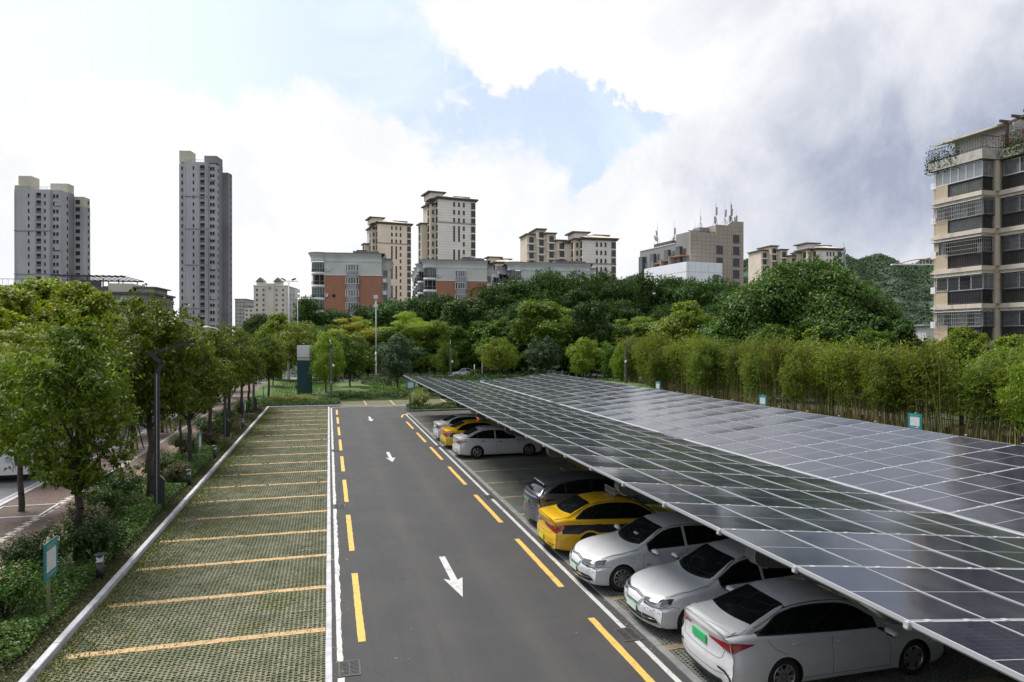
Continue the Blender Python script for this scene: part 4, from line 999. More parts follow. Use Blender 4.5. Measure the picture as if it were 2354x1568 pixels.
tx = build_car('taxi', TX, M['car_yellow'], 'ten', front_plain, rear_taxi, taxi_kit(False))
place(tx, 5.80, 18.40, R(180), 4.66, 'near yellow taxi with a grey roof display, between silver crossover and white sedan')
tx2 = build_car('taxi', TX, M['car_yellow'], 'ten', front_plain, lambda *a: rear_taxi(*a, pm=M['plate_green']), taxi_kit(True))
place(tx2, 5.95, 37.25, R(180), 4.66, 'yellow taxi with a glowing orange roof display, far group, between two white sedans')
sv = build_car('parked_car', suv(), M['car_silver'], 'five', front_plain, rear_suv)
place(sv, 6.12, 21.05, R(180), 4.60, 'silver grey crossover with roof spoiler beside the near yellow taxi')
SY = sedan(L=4.66, H=1.5, dlo=(1.60, 3.98), bp=(2.62, 2.69), cp=(3.52, 3.56), rb=.30, pillar_black=False, rf=.30, rr=.22, xr=3.6, rs=((4.14, -.13, .64), (3.50, -.03, .55)),
    zc=K0(0, .66, .12, .75, .35, .84, .8, .935, 1.2, .995, 1.3, 1.02, 1.65, 1.21, 2.05, 1.41, 2.35, 1.48, 2.8, 1.51, 3.2, 1.495, 3.5, 1.43, 3.85, 1.28, 4.1, 1.16, 4.22, 1.12, 4.4, 1.10, 4.55, 1.07, 4.66, 1.02), handle=M['black'])
sy = build_car('parked_car', SY, M['car_white'], 'seven', front_plain, rear_sylphy)
place(sy, 6.08, 34.15, R(180), 4.66, 'rounded white sedan seen side on, nearest of the far group, by the empty bays')
FW = sedan(L=4.62); fw = build_car('parked_car', FW, M['car_white'], 'five', front_plain, rear_far)
place(fw, 5.98, 40.15, R(180), 4.62, 'white sedan with lit red tail lamp at the far end, behind the far taxi')
bpy.context.view_layer.update()
for y_, l_ in ((5.4, 'unseen white sedan added for shade, two bays nearer than the large white sedan'), (2.8, 'unseen white sedan added for shade, three bays nearer than the large white sedan')): c_ = copy_tree(fw); place(c_, 6.0, y_, R(180), 4.62, l_)  # two unseen cars added to keep light off the large sedan's side
# ------------------------------------------------------------------ buildings
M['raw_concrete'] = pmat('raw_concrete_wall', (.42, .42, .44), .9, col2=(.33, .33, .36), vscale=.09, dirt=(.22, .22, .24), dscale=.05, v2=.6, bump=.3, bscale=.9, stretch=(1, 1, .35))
M['raw_dark'] = pmat('raw_dark_wall', (.22, .22, .24), .9, var=.2, vscale=.08, dirt=(.10, .10, .11), dscale=.06, v2=.6)  # darker concrete; on core and wing it carries the right-hand faces' shade
M['raw_beige'] = pmat('beige_render', (.48, .455, .37), .9, var=.08, vscale=.2); M['pale_band'] = pmat('pale_band', (.56, .56, .58), .9)
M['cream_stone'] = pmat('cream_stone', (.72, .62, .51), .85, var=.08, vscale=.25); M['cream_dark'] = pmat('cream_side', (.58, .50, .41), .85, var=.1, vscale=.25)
M['cream_grey'] = pmat('pale_grey_stone', (.68, .64, .60), .85, var=.08, vscale=.25)
M['joint'] = pmat('stone_joint', (.30, .26, .21), .9); M['brown_trim'] = pmat('brown_cornice', (.085, .065, .055), .7)
M['dark_pane'] = pmat('dark_pane', (.018, .020, .026), .08, spec=.6, var=.5, vscale=.35); M['hole'] = pmat('unlit_opening', (.012, .012, .016), .9)
M['green_pane'] = pmat('green_pane', (.02, .075, .045), .1, spec=.6, col2=(.045, .05, .05), vscale=.9); M['grey_pane'] = pmat('grey_pane', (.09, .10, .11), .1, spec=.6, col2=(.16, .17, .18), vscale=.9)
M['orange_tile'] = pmat('orange_tile', (.32, .145, .09), .8, var=.06, vscale=.7, bump=.2, bscale=8); M['grey_tile'] = pmat('grey_tile', (.50, .505, .48), .85, var=.06, vscale=.5, dirt=(.28, .28, .26), dscale=.3, v2=.5)
M['pale_wall'] = pmat('pale_cornice', (.50, .51, .52), .8, var=.05, vscale=.6, dirt=(.3, .31, .32), dscale=.25, v2=.5, stretch=(1, 1, .3)); M['white_band'] = pmat('white_band', (.60, .60, .58), .8, var=.06)
M['roof_edge'] = pmat('roof_edge', (.16, .16, .155), .9, var=.3, vscale=1.2); M['tan_tile'] = pmat('tan_tile', (.33, .285, .235), .8, var=.07, vscale=.3); M['tan_joint'] = pmat('tan_joint', (.15, .125, .10), .9)
M['grey_render'] = pmat('grey_render', (.24, .235, .225), .9, var=.12, vscale=.2, dirt=(.12, .11, .10), dscale=.12, v2=.6, stretch=(1, 1, .3)); M['white_cladding'] = pmat('white_cladding', (.72, .73, .77), .7, var=.05, vscale=.4)
M['brick_red'] = pmat('timber_eave', (.35, .15, .05), .7); M['blue_sheet'] = pmat('blue_sheet', (.05, .27, .47), .6, var=.15, vscale=.4); M['sand'] = pmat('sandy_bank', (.34, .27, .2), .9, var=.2, vscale=.3)
M['antenna'] = pmat('antenna_panel', (.28, .29, .27), .6); M['mauve'] = pmat('mast', (.17, .15, .17), .6); M['slate'] = pmat('slate_grey', (.075, .08, .09), .8, var=.15, vscale=.5)
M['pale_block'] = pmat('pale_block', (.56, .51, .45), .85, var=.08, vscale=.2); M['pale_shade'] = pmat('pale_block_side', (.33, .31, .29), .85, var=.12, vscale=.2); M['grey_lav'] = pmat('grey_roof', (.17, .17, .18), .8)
def bframe(name, u, t, a, label, cat='apartment building', group=None):
    x, y = D(u, t); return empty(name, (x, y, 0), R(a) - HEAD, label, cat, group)
WC = {}
def wmesh(w, h, nv=1, nh=0, fr='alu', pane='dark_pane', fw=.07, rail=False, dep=.07, sill=True):
    k = (round(w, 2), round(h, 2), nv, nh, fr, pane, rail)
    if k in WC: return WC[k]
    mb = MB(); mb.mi = 0; f = fw
    mb.box(-w / 2, w / 2, -dep, .01, 0, f); mb.box(-w / 2, w / 2, -dep, .01, h - f, h); mb.box(-w / 2, -w / 2 + f, -dep, .01, f, h - f); mb.box(w / 2 - f, w / 2, -dep, .01, f, h - f)
    for i in range(1, nv): x = -w / 2 + w * i / nv; mb.box(x - f * .35, x + f * .35, -dep * .8, .01, f, h - f)
    for i in range(1, nh + 1): z = h * i / (nh + 1); mb.box(-w / 2 + f, w / 2 - f, -dep * .75, .01, z - f * .3, z + f * .3)
    if sill: mb.box(-w / 2 - .08, w / 2 + .08, -dep - .1, .01, -.08, 0)
    if rail:
        for z in (.25, .95): mb.box(-w / 2, w / 2, -dep - .06, -dep - .02, z, z + .06)
        for i in range(int(w / .25) + 1): mb.box(-w / 2 + i * .25, -w / 2 + i * .25 + .05, -dep - .05, -dep - .02, .1, .95)
    mb.mi = 1; mb.box(-w / 2 + f, w / 2 - f, -.02, .0, f, h - f, skip='lrtbk')
    WC[k] = mb.mesh('window', [M[fr], M[pane]]); return WC[k]
ROTF = {'f': 0, 'l': -math.pi / 2, 'r': math.pi / 2}
def win(b, me, face, x, y, z, name='window'): return put(name, me, b, (x, y, z), (0, 0, ROTF[face]))
def bx(b, name, mat, *a, **k):
    mb = MB(); mb.box(*a); return mb.put(name, M[mat], b)
def lines(b, name, mat, face, x0, x1, y, zs, th=.05, dp=.012):
    mb = MB()
    for z in zs:
        if face == 'f': mb.box(x0, x1, y - dp, y, z, z + th)
        else: mb.box(y - dp, y, x0, x1, z, z + th)
    return mb.put(name, M[mat], b)
# --- two unfinished concrete towers
def tower(u, t, a, H, cfg, label):
    b = bframe('concrete_tower', u, t, a, label, 'tower block', 'grey concrete towers on the left')
    for nm, mt, bxs in cfg['boxes']:
        for q in bxs: bx(b, nm, mt, *q)
    fl = 2.9; n = int((H - 3) / fl); zt = H - 1.2
    sm = wmesh(.62, 1.35, 1, 0, 'raw_dark', 'hole', .06); bal = wmesh(2.0, 2.35, 1, 0, 'raw_concrete', 'hole', .12, rail=True); tw = wmesh(.85, 1.35, 1, 0, 'raw_dark', 'hole', .06); wd = wmesh(1.7, 1.6, 2, 0, 'raw_dark', 'hole', .06)
    for k in range(n):
        z = zt - 2.3 - fl * k
        if z < 1: break
        for (me, face, x, y) in cfg['wins'](sm, bal, tw, wd): win(b, me, face, x, y, z + (.5 if me is sm or me is tw else 0))
    for z in cfg['bands']:
        x0, x1, y = cfg['bandx']; bx(b, 'string_course', 'raw_dark', x0 - .1, x1 + .1, y - .22, y, z, z + .35)
    mb = MB()
    for x in cfg['piers']: mb.box(x - .22, x + .22, -.18, 0, 1, H - 1.5)
    mb.put('pier', M['raw_concrete'], b)
    mb = MB(); x0, x1, _ = cfg['bandx']
    for i in range(int((x1 - x0) / .8)): mb.tube((x0 + i * .8, .3, H), (x0 + i * .8, .3, H + 1.0), .05, n=4)
    mb.box(x0, x1, .25, .35, H + 1.0, H + 1.08); mb.put('roof_railing', M['alu_dull'], b)
    return b
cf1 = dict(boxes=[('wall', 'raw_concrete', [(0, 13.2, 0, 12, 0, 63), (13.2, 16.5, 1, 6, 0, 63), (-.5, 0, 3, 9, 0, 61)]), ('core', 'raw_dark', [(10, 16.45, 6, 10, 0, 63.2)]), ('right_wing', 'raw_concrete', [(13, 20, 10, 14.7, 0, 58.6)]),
    ('roof_block', 'raw_beige', [(.9, 5.6, 1, 6, 63, 68.3), (9.8, 16.4, 5.8, 9.9, 63.2, 66.6), (13.05, 19.95, 10.05, 14.6, 58.6, 62.4), (-.05, 5.0, .4, 1.6, 63, 64.6)]), ('pale_band', 'pale_band', [(-.02, 13.22, -.03, 0, 26.7, 28.6)]), ('lintel', 'raw_concrete', [(14.6, 16.6, .4, 1, z, z + 1.1) for z in (57, 40, 22, 13)])],
    wins=lambda sm, bal, tw, wd: [(sm, 'f', 5.3, 0), (bal, 'f', 9.0, 0), (sm, 'f', 11.3, 0), (tw, 'f', 14.1, 1), (tw, 'f', 15.3, 1), (tw, 'r', 16.5, 5.2), (wd, 'f', 17.8, 10), (tw, 'r', 20, 13.4)], bands=(47, 30.5), bandx=(0, 13.2, 0), piers=(.3, 7.5, 10.4, 12.6))
tower(33.5, 260, 3, 63, cf1, 'shorter grey unfinished concrete tower at the far left, with beige roof blocks')
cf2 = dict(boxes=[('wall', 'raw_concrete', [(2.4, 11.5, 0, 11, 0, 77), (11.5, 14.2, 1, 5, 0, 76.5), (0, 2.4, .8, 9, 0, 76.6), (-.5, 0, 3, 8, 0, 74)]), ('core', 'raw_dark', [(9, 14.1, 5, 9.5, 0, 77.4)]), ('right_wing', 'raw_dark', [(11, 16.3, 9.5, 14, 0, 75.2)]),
    ('roof_block', 'raw_beige', [(.0, 4.5, 1, 6, 77, 81.8)]), ('roof_block', 'raw_dark', [(9.05, 14.05, 3, 9.4, 77.4, 80.4)]), ('lintel', 'raw_concrete', [(12.6, 14.6, .4, 1, z, z + 1.0) for z in (70, 58, 46, 34, 22)])],
    wins=lambda sm, bal, tw, wd: [(sm, 'f', 6.0, 0), (bal, 'f', 9.5, 0), (sm, 'l', 0, 2.6), (sm, 'f', 1.2, .8), (tw, 'f', 12.5, 1), (tw, 'f', 13.5, 1), (tw, 'r', 14.2, 4.0), (tw, 'r', 16.3, 12.5)], bands=(63, 50, 35.5, 18, 6), bandx=(2.4, 11.5, 0), piers=(2.6, 8.1, 10.9))
tower(410, 274, 3, 77, cf2, 'tallest grey unfinished concrete tower, narrow, left of centre')
# --- cream towers with brown cornices
def cream(u, t, a, H, w, d, label, group, mat='cream_stone', h1=2, h2=9):
    b = bframe('cream_tower', u, t, a, label, 'apartment tower', group); fl = 2.95
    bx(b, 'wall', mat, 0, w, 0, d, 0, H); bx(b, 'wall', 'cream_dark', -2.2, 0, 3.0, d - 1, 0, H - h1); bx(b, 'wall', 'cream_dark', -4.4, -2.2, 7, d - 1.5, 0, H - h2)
    for q in ((-.9, w + .9, -.9, d + .9, H, H + .45), (-.6, w + .6, -.6, d + .6, H - .45, H)): bx(b, 'cornice', 'brown_trim', *q)
    bx(b, 'cornice', 'brown_trim', -2.9, 0, 2.2, d - .4, H - h1, H - h1 + .5); bx(b, 'cornice', 'brown_trim', -5.0, -2.2, 6.4, d - 1, H - h2, H - h2 + .5)
    mb = MB(); z = H + .45; P = [(-.6, -.6, z), (w + .6, -.6, z), (w + .6, d + .6, z), (-.6, d + .6, z)]; Q = [(w * .3, d * .4, z + 1.5), (w * .7, d * .4, z + 1.5), (w * .7, d * .6, z + 1.5), (w * .3, d * .6, z + 1.5)]
    for i in range(4): mb.face([P[i], P[(i + 1) % 4], Q[(i + 1) % 4], Q[i]])
    mb.face(Q); mb.put('hip_roof', M['cream_dark'], b)
    bx(b, 'penthouse', mat, -1.9, 3.2, 4, d - 1, H + .45, H + 2.6); bx(b, 'cornice', 'brown_trim', -2.9, 4.2, 3, d, H + 2.6, H + 3.05)
    bx(b, 'penthouse', mat, w - 5.5, w - .5, d * .55, d - 1, H + .45, H + 2.2); bx(b, 'cornice', 'brown_trim', w - 6.4, w + .2, d * .5, d - .4, H + 2.2, H + 2.6)
    bx(b, 'string_course', 'joint', -.08, w + .08, -.12, 0, H - 9.2, H - 8.7)
    sm = wmesh(.75, 1.55, 1, 0, 'brown_trim', 'dark_pane', .06); bw_ = wmesh(1.7, 2.2, 2, 1, 'brown_trim', 'dark_pane', .09, dep=.12); tall = wmesh(.72, 5.7 if H > 40 else 4.6, 1, 3, 'brown_trim', 'dark_pane', .08)
    xs_ = [w * .42, w * .55, w * .68]; nf = int((H - 2) / fl)
    for k in range(nf):
        z = H - 2.7 - k * fl
        if z < 3: break
        if k < 3:
            for x in xs_: win(b, sm, 'f', x, 0, z)
        else:
            win(b, sm, 'f', xs_[2], 0, z)
            if (k - 3) % 3 == 0 and z - 5.0 > 2:
                for x in xs_[:2]: win(b, tall, 'f', x, 0, z - 4.2)
        for y in (1.5,): win(b, bw_, 'l', 0, y, z - .4)
        win(b, bw_, 'l', -2.2, 5.0, z - .4)
        if z < H - h2 - 2: win(b, bw_, 'l', -4.4, 9.0, z - .4)
        win(b, sm, 'f', -1.1, 3.0, z); win(b, bw_, 'f', w - .95, -.01, z - .4)
    lines(b, 'wall_joint', 'joint', 'f', 0, w, 0, [1 + i * .98 for i in range(int(H / .98) - 1)], .05)
    return b
cream(868, 303, 24, 57.6, 15.2, 13, 'cream tower with brown eaves, the lower-left of the central pair', 'cream towers with brown eaves')
cream(1007, 253, 24, 58.3, 14.8, 13, 'taller cream tower with brown eaves behind the second orange block', 'cream towers with brown eaves', 'cream_grey')
b3 = cream(1339, 245, 14, 42.0, 12.8, 12, 'mid-height pale tower with brown eaves left of the antenna building', 'cream towers with brown eaves', 'cream_grey', h1=0, h2=1)
def stepped(b, H, w0, n):
    """receding balconied wings on the left of the pale towers"""
    bw_ = wmesh(1.7, 2.2, 2, 1, 'brown_trim', 'dark_pane', .09, dep=.12)
    for i in range(n):
        x1 = -3.6 - i * 3.3; y0 = 8 + i * 2.0; h = H - (6 if i == 0 else 3.2 if i % 2 else 1.5)
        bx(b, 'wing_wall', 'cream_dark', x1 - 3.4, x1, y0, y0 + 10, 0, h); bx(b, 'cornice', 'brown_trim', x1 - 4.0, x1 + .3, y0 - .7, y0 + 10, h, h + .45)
        for k in range(int(h / 2.95)):
            z = h - 2.8 - k * 2.95
            if z < 4: break
            win(b, bw_, 'f', x1 - 1.7, y0, z - .2); bx(b, 'balcony_slab', 'cream_grey', x1 - 3.3, x1 - .1, y0 - .5, y0, z - .75, z - .25)
stepped(b3, 48, 0, 4)
b4 = cream(1877, 283, 12, 43.3, 11.5, 12, 'pale tower with brown eaves half hidden behind the big round tree', 'cream towers with brown eaves', 'cream_grey', h1=0, h2=1)
stepped(b4, 47, 0, 4)
cream(1139, 300, 16, 39.5, 9, 10, 'small cream tower top peeping above the trees right of the second orange block', 'cream towers with brown eaves')
# --- orange blocks with round balcony corner
def arc(cx, cy, r, a0, a1, n): return [(cx + r * math.cos(a), cy + r * math.sin(a)) for a in np.linspace(a0, a1, n)]
def flared(mb, P, z0, z1, out):
    """cornice that flares outwards: path P with outward normals from neighbours"""
    n = len(P); N_ = []
    for i in range(n):
        d = Vector(P[min(i + 1, n - 1)]) - Vector(P[max(i - 1, 0)]); N_.append(Vector((d.y, -d.x)).normalized())
    prof = [(.0, 0), (.12, .02), (.14, .3), (.10, .36), (.25, .6), (.62, .92), (.72, 1.0)]
    for q in range(len(prof) - 1):
        (o0, h0), (o1, h1) = prof[q], prof[q + 1]
        for i in range(n - 1):
            a, c = Vector(P[i]), Vector(P[i + 1]); zz0, zz1 = z0 + (z1 - z0) * h0, z0 + (z1 - z0) * h1
            mb.face([(*(a + N_[i] * o0 * out), zz0), (*(c + N_[i + 1] * o0 * out), zz0), (*(c + N_[i + 1] * o1 * out), zz1), (*(a + N_[i] * o1 * out), zz1)])
def orange(u, t, a, H, w, label, ns=0, wall='orange_tile', d=14, bay=True):
    b = bframe('orange_block' if wall == 'orange_tile' else 'grey_block', u, t, a, label, 'apartment block', 'low apartment blocks with round corner balconies'); fl = 2.88; zg = H - 4.9
    bx(b, 'wall', wall, 0, w, 0, d, 0, zg); bx(b, 'upper_wall', 'grey_tile', 0, w, 0, d, zg, H - 1.9); bx(b, 'string_course', 'white_band', -.05, w + .06, -.1, 0, zg - .06, zg + .2)
    r = 1.75; cx, cy = -1.1, 1.1
    path = arc(cx, cy, r, math.pi * .98, math.pi * 1.8, 13) + [(.35, 0), (w + .05, 0)]
    mb = MB(); flared(mb, path, H - 1.9, H, 1.0); flared(mb, [(w + .05, -.02), (w + .05, d)], H - 1.9, H, 1.0); mb.put('cornice', M['pale_wall'], b)
    mb = MB(); P = [(x * 1.0, y) for x, y in arc(cx, cy, r + .75, math.pi * .9, math.pi * 1.75, 13)] + [(.8, -.78), (w + .8, -.78), (w + .8, d), (-2.8, d)]; mb.prism(P, H, H + .16); mb.put('roof_slab', M['roof_edge'], b)
    bx(b, 'roof_step', 'roof_edge', w * .5, w * .95, .5, d - 1, H + .16, H + .75)
    def drum(bb, cx, cy, k, pane, open_):
        z = H - 2.0 - k * fl; mb = MB(); mb.prism(arc(cx, cy, r, 0, 2 * math.pi, 25)[:-1], z - fl, z - fl + .62); mb.put('balcony_band', M['white_band'], bb, True)
        mb = MB(); mb.prism(arc(cx, cy, r * (.80 if open_ else .93), 0, 2 * math.pi, 21)[:-1], z - fl + .62, z - .05 if k else z); g = mb.put('balcony_glazing', M['hole' if open_ else pane], bb)
        mb = MB(); N_ = 18
        for i in range(N_):
            an = 2 * math.pi * i / N_; x, y = cx + r * .955 * math.cos(an), cy + r * .955 * math.sin(an)
            if i % 2 == 0 or not open_: mb.box(x - .035, x + .035, y - .035, y + .035, z - fl + .62, z)
        for zz in (z - fl + 1.45,):
            P = arc(cx, cy, r * .965, 0, 2 * math.pi, 25)
            for i in range(24): mb.tube((*P[i], zz), (*P[i + 1], zz), .035, n=4, caps=False)
        mb.put('glazing_bar', M['alu_dull'], g)
        mb = MB(); P = arc(cx, cy, r * .985, 0, 2 * math.pi, 49)
        for i in range(48): mb.box(P[i][0] - .014, P[i][0] + .014, P[i][1] - .014, P[i][1] + .014, z - fl + .62, z - fl + 1.42)
        mb.put('balcony_railing', M['steel_dark'], bb)
    nf = int(H / fl) - 1
    for k in range(nf): drum(b, cx, cy, k, 'green_pane' if k % 3 != 1 else 'grey_pane', k % 3 == 1)
    for s in range(1, ns + 1):                # further round balconies along the receding left side
        bx(b, 'side_wall', 'grey_tile', -1.2 + .0, 0, d * 0 + s * 9.5 - 8, s * 9.5, 0, H - 1.9)
        for k in range(nf): drum(b, cx - .9, cy + s * 9.5, k, 'grey_pane', k % 2 == 0)
        mb = MB(); flared(mb, arc(cx - .9, cy + s * 9.5, r, math.pi * .6, math.pi * 1.9, 13), H - 1.9, H, .9); mb.put('cornice', M['pale_wall'], b)
        mb = MB(); mb.prism(arc(cx - .9, cy + s * 9.5, r + .7, 0, 6.283, 17)[:-1], H, H + .14); mb.put('roof_slab', M['roof_edge'], b)
    if ns: bx(b, 'wall', 'grey_tile', .0, w, d, ns * 9.5 + 6, 0, H - 2)
    if bay:
        x0 = w * .38; x1 = w * .60
        def ring(z0, z1, o=0): return [(x0 - o, 0), (x0 + .5, -.75 - o), (x1 - .5, -.75 - o), (x1 + o, 0)]
        for k in range(nf):
            z = H - 3.9 - k * fl
            mb = MB(); mb.prism(ring(0, 0), z, z + 1.35); mb.put('bay_pane', M['green_pane' if k % 2 else 'grey_pane'], b)
            mb = MB(); P = ring(0, 0)
            for i in range(4): mb.box(P[i][0] - .07, P[i][0] + .07, P[i][1] - .08, P[i][1] + .04, z, z + 1.35)
            for fx in (.34, .66): x = x0 + .5 + (x1 - x0 - 1) * fx; mb.box(x - .035, x + .035, -.80, -.7, z, z + 1.35)
            mb.put('bay_frame', M['alu'], b)
            for zz in (z - .14, z + 1.35): mb = MB(); mb.prism(ring(0, 0, .12), zz, zz + .13); mb.put('bay_sill', M['white_band'], b)
            mb = MB(); P = ring(0, 0, -.06)
            for q in range(7):
                zz = z - 1.32 + q * .17
                for i in range(3):
                    p0, p1 = Vector((*P[i], zz)), Vector((*P[i + 1], zz)); mb.face([p0, p1, p1 + Vector((0, -.10, .10)), p0 + Vector((0, -.10, .10))]); mb.face([p0 + Vector((0, -.1, .1)), p1 + Vector((0, -.1, .1)), p1 + Vector((0, 0, .15)), p0 + Vector((0, 0, .15))])
            mb.put('louvre', M['alu'], b)
        xr = w * .18; zr = H - 12.6 + 3.0
        mb = MB(); mb.lathe([(.36, .0), (.42, .0), (.42, .08), (.36, .08)], 20, Matrix.Translation((w * .175, -.09, zr)), 'y'); mb.mi = 1; mb.lathe([(0.001, .05), (.36, .05)], 20, Matrix.Translation((w * .175, -.09, zr)), 'y'); mb.put('round_window', [M['tan_joint'], M['hole']], b)
        for (x, z) in ((.75, H - 3.9), (.6, H - 9.7)):
            mb = MB(); mb.box(x - .38, x + .38, -.4, -.02, z, z + .55); mb.box(x - .3, x + .3, -.38, -.05, z - .12, z - .0); q = mb.put('air_conditioner', M['white_metal'], b)
            mb = MB(); mb.lathe([(.001, -.415), (.2, -.415), (.2, -.40)], 14, Matrix.Translation((x - .08, 0, z + .28)), 'y'); mb.put('fan', M['slate'], q)
        mb = MB(); mb.tube((x1 + .25, -.08, 1), (x1 + .25, -.08, zg + .3), .05, n=5)
        mb.tube((x1 + .25, -.08, zg - 3.2), (x1 + .9, -.08, zg - .6), .03, n=4); mb.put('drain_pipe', M['mauve'], b)
    # right-hand rear wing
    bx(b, 'rear_wing', 'grey_tile', w, w + 1.6, 2.2, d, 0, H - 2.4); mb = MB(); flared(mb, [(w, 2.2), (w + 1.6, 2.2), (w + 1.62, d)], H - 2.6, H - .9, .9); mb.put('cornice', M['pale_wall'], b); bx(b, 'roof_slab', 'roof_edge', w + .5, w + 2.3, 1.5, d, H - .9, H - .78)
    wm_ = wmesh(1.0, 1.6, 2, 0, 'alu_dull', 'green_pane')
    for k in range(nf): win(b, wm_, 'f', w + .8, 2.2, H - 5.0 - k * fl); bx(b, 'louvre_box', 'alu', w + .1, w + 1.0, 1.75, 2.18, H - 6.3 - k * fl, H - 5.4 - k * fl)
    # roof clutter
    mb = MB(); mb.box(w * .55, w * .72, 3, 4.2, H + 1.15, H + 1.3); mb.tube((w * .55, 3, H + .7), (w * .55, 3, H + 1.7), .03, n=4); mb.tube((w * .74, 3.4, H + 1.0), (w * .92, 3.4, H + 1.0), .16, n=7); mb.put('water_heater', M['slate'], b)
    return b
orange(744, 155, 8, 25.4, 12.9, 'orange tiled block with round corner balconies on the left of the central group')
orange(1001, 165, 11, 25.0, 12.6, 'second orange tiled block with a long row of round balconies on its left side', 4)
orange(1196, 168, 11, 24.7, 17.8, 'grey-white block with flared cornice, mostly hidden behind dark trees', 4, 'grey_tile', bay=False)
# --- building with roof antennas
def antenna_building():
    b = bframe('antenna_building', 1586, 174, 21, 'tan and grey office block with phone antennas on its stepped roof', 'office block')
    mb = MB(); P = [(0, 0), (16.7, 0), (16.7, 36.8), (13, 36.8), (11.5, 35.6), (7.9, 35.6), (7.9, 33.2), (0, 33.6)]; mb.prism(P[::-1], .0, .4, 'y'); mb.put('front_wall', M['tan_tile'], b)
    bx(b, 'tower_wall', 'tan_tile', 7.9, 16.68, .4, 9, 0, 35.5); bx(b, 'wall', 'grey_render', 0, 7.9, .4, 6.3, 0, 33.4); bx(b, 'wall', 'grey_render', 0, 16.6, 6.3, 24, 0, 31.1)
    bx(b, 'roof_room', 'slate', 4, 15, 14, 23, 31.1, 33.2); bx(b, 'roof_room', 'grey_render', 5, 7.8, 3.0, 6, 33.4, 35.2); bx(b, 'parapet', 'white_band', -.12, .15, 6.4, 24, 31.1, 31.3); bx(b, 'parapet', 'roof_edge', -.1, 7.9, .42, .8, 33.6, 33.75)
    mb = MB()
    for z in [i * 1.02 + .5 for i in range(35)]: mb.box(.0, 16.7 if z < 33 else 16.7, -.012, 0, z, z + .05) if z < 33 else mb.box(8, 16.7, -.012, 0, z, z + .05)
    for x in [i * 1.35 + .7 for i in range(12)]: mb.box(x, x + .05, -.012, 0, 0, 33 if x < 7.9 else 35.3)
    mb.put('tile_joint', M['tan_joint'], b)
    w2 = wmesh(1.95, 2.05, 2, 0, 'slate', 'dark_pane', .09, dep=.09)
    for k in range(8):
        z = 31.2 - k * 3.07
        q = win(b, w2, 'f', 14.3, 0, z)
        if k: win(b, w2, 'f', 9.0, 0, z)
    wl = wmesh(1.2, 2.0, 2, 0, 'alu_dull', 'green_pane')
    for y in (2.3, 7.2, 14.3, 21):
        for k in range(3): win(b, wl, 'l', 0, y, 27.4 - k * 3.2)
    for i, y in enumerate((4.3, 9.6, 16.5, 22.3)):
        bx(b, 'screen_box', 'slate', -.9, 0, y - .9, y + .9, 20 if i == 3 else 24.8, 30.0 - i * .25)
        mb = MB()
        for q in range(14): z = 24.8 + q * .37; mb.box(-.94, -.9, y - .9, y + .9, z, z + .06)
        for q in range(6): yy = y - .9 + q * .36; mb.box(-.94, -.9, yy, yy + .05, 24.8, 29.5)
        mb.put('screen_lattice', M['alu_dull'], b)
    bx(b, 'annex', 'white_cladding', -3.6, 7.3, -3.4, 16, 0, 25.2)
    mb = MB()
    for z in (22.7, 20.2, 17.6): mb.box(-3.62, 7.3, -3.42, -3.4, z, z + .07); mb.box(-3.62, -3.6, -3.4, 16, z, z + .07)
    for x in range(-3, 8, 2): mb.box(x, x + .04, -3.415, -3.4, 0, 25)
    mb.put('cladding_joint', M['alu_dull'], b)
    win(b, wmesh(1.7, 1.9, 2, 0, 'alu_dull', 'green_pane'), 'f', 5.3, -3.4, 20.4)
    for y in (-1, 4, 8.5, 13): win(b, wmesh(1.5, 2.0, 2, 0, 'alu_dull', 'green_pane'), 'l', -3.6, y, 19.6)
    for y0, y1, z in ((.5, 5.5, 27.2), (6, 9.5, 26.6), (10, 13.5, 26.2)): bx(b, 'eave', 'brick_red', -2.4, 0, y0, y1, z, z + .18); bx(b, 'terrace_wall', 'grey_render', -2.6, -.1, y1, y1 + .4, 25.2, z + .5)
    mb = MB(); mb.tube((-.15, 11.5, 25), (-.15, 11.5, 30), .12, n=6); mb.put('flue_pipe', M['slate'], b)
    return b
ab = antenna_building()
def mast(x, y, z, h, panels, label, dish=False):
    p = ab.matrix_basis @ Vector((x, y, z)); m = empty('antenna_mast', p, 0, label, 'antenna', 'antenna masts on the office roof')
    mb = MB(); mb.tube((0, 0, 0), (0, 0, h), .09, .05, n=6); mb.tube((0, 0, h), (0, 0, h + 1.6), .02, n=4); mb.put('pole', M['mauve'], m)
    mb = MB()
    for a in (0.3, 2.4, 4.5): mb.tube((0, 0, h * .45), (1.1 * math.cos(a), 1.1 * math.sin(a), 0), .035, n=4)
    mb.put('stay', M['mauve'], m)
    for (dz, a, hh) in panels:
        mb = MB(); mb.box(-.17, .17, -.09, .09, 0, hh); put('panel', mb.mesh('panel', M['antenna']), m, (.28 * math.cos(a), .28 * math.sin(a), dz), (0, .04, a))
    if dish:
        mb = MB(); mb.lathe([(.02, 0), (.6, .1), (1.1, .35), (1.12, .38), (.6, .16), (.02, .06)], 20, Matrix.Rotation(1.2, 4, 'Y')); mb.put('dish', M['alu'], m, True, loc=(-.8, 0, 1.6))
mast(10.2, 3, 35.5, 6.2, [(3.2, .2, 2.1), (.9, 3.0, 1.9)], 'tall guyed antenna mast standing on the raised roof step')
mast(6.5, 4.5, 35.2, 3.6, [(2.0, 1, 1.2)], 'single short-panel mast left of the tall guyed mast')
mast(12.3, 2, 36.0, 4.1, [(2.2, 0, 1.9)], 'thin mast with one tilted panel right of the tall guyed mast')
mast(14.2, 2, 36.7, 5.2, [(2.8, .5, 2.1), (.5, 2, 1.5)], 'mast with a long upright panel over the highest parapet')
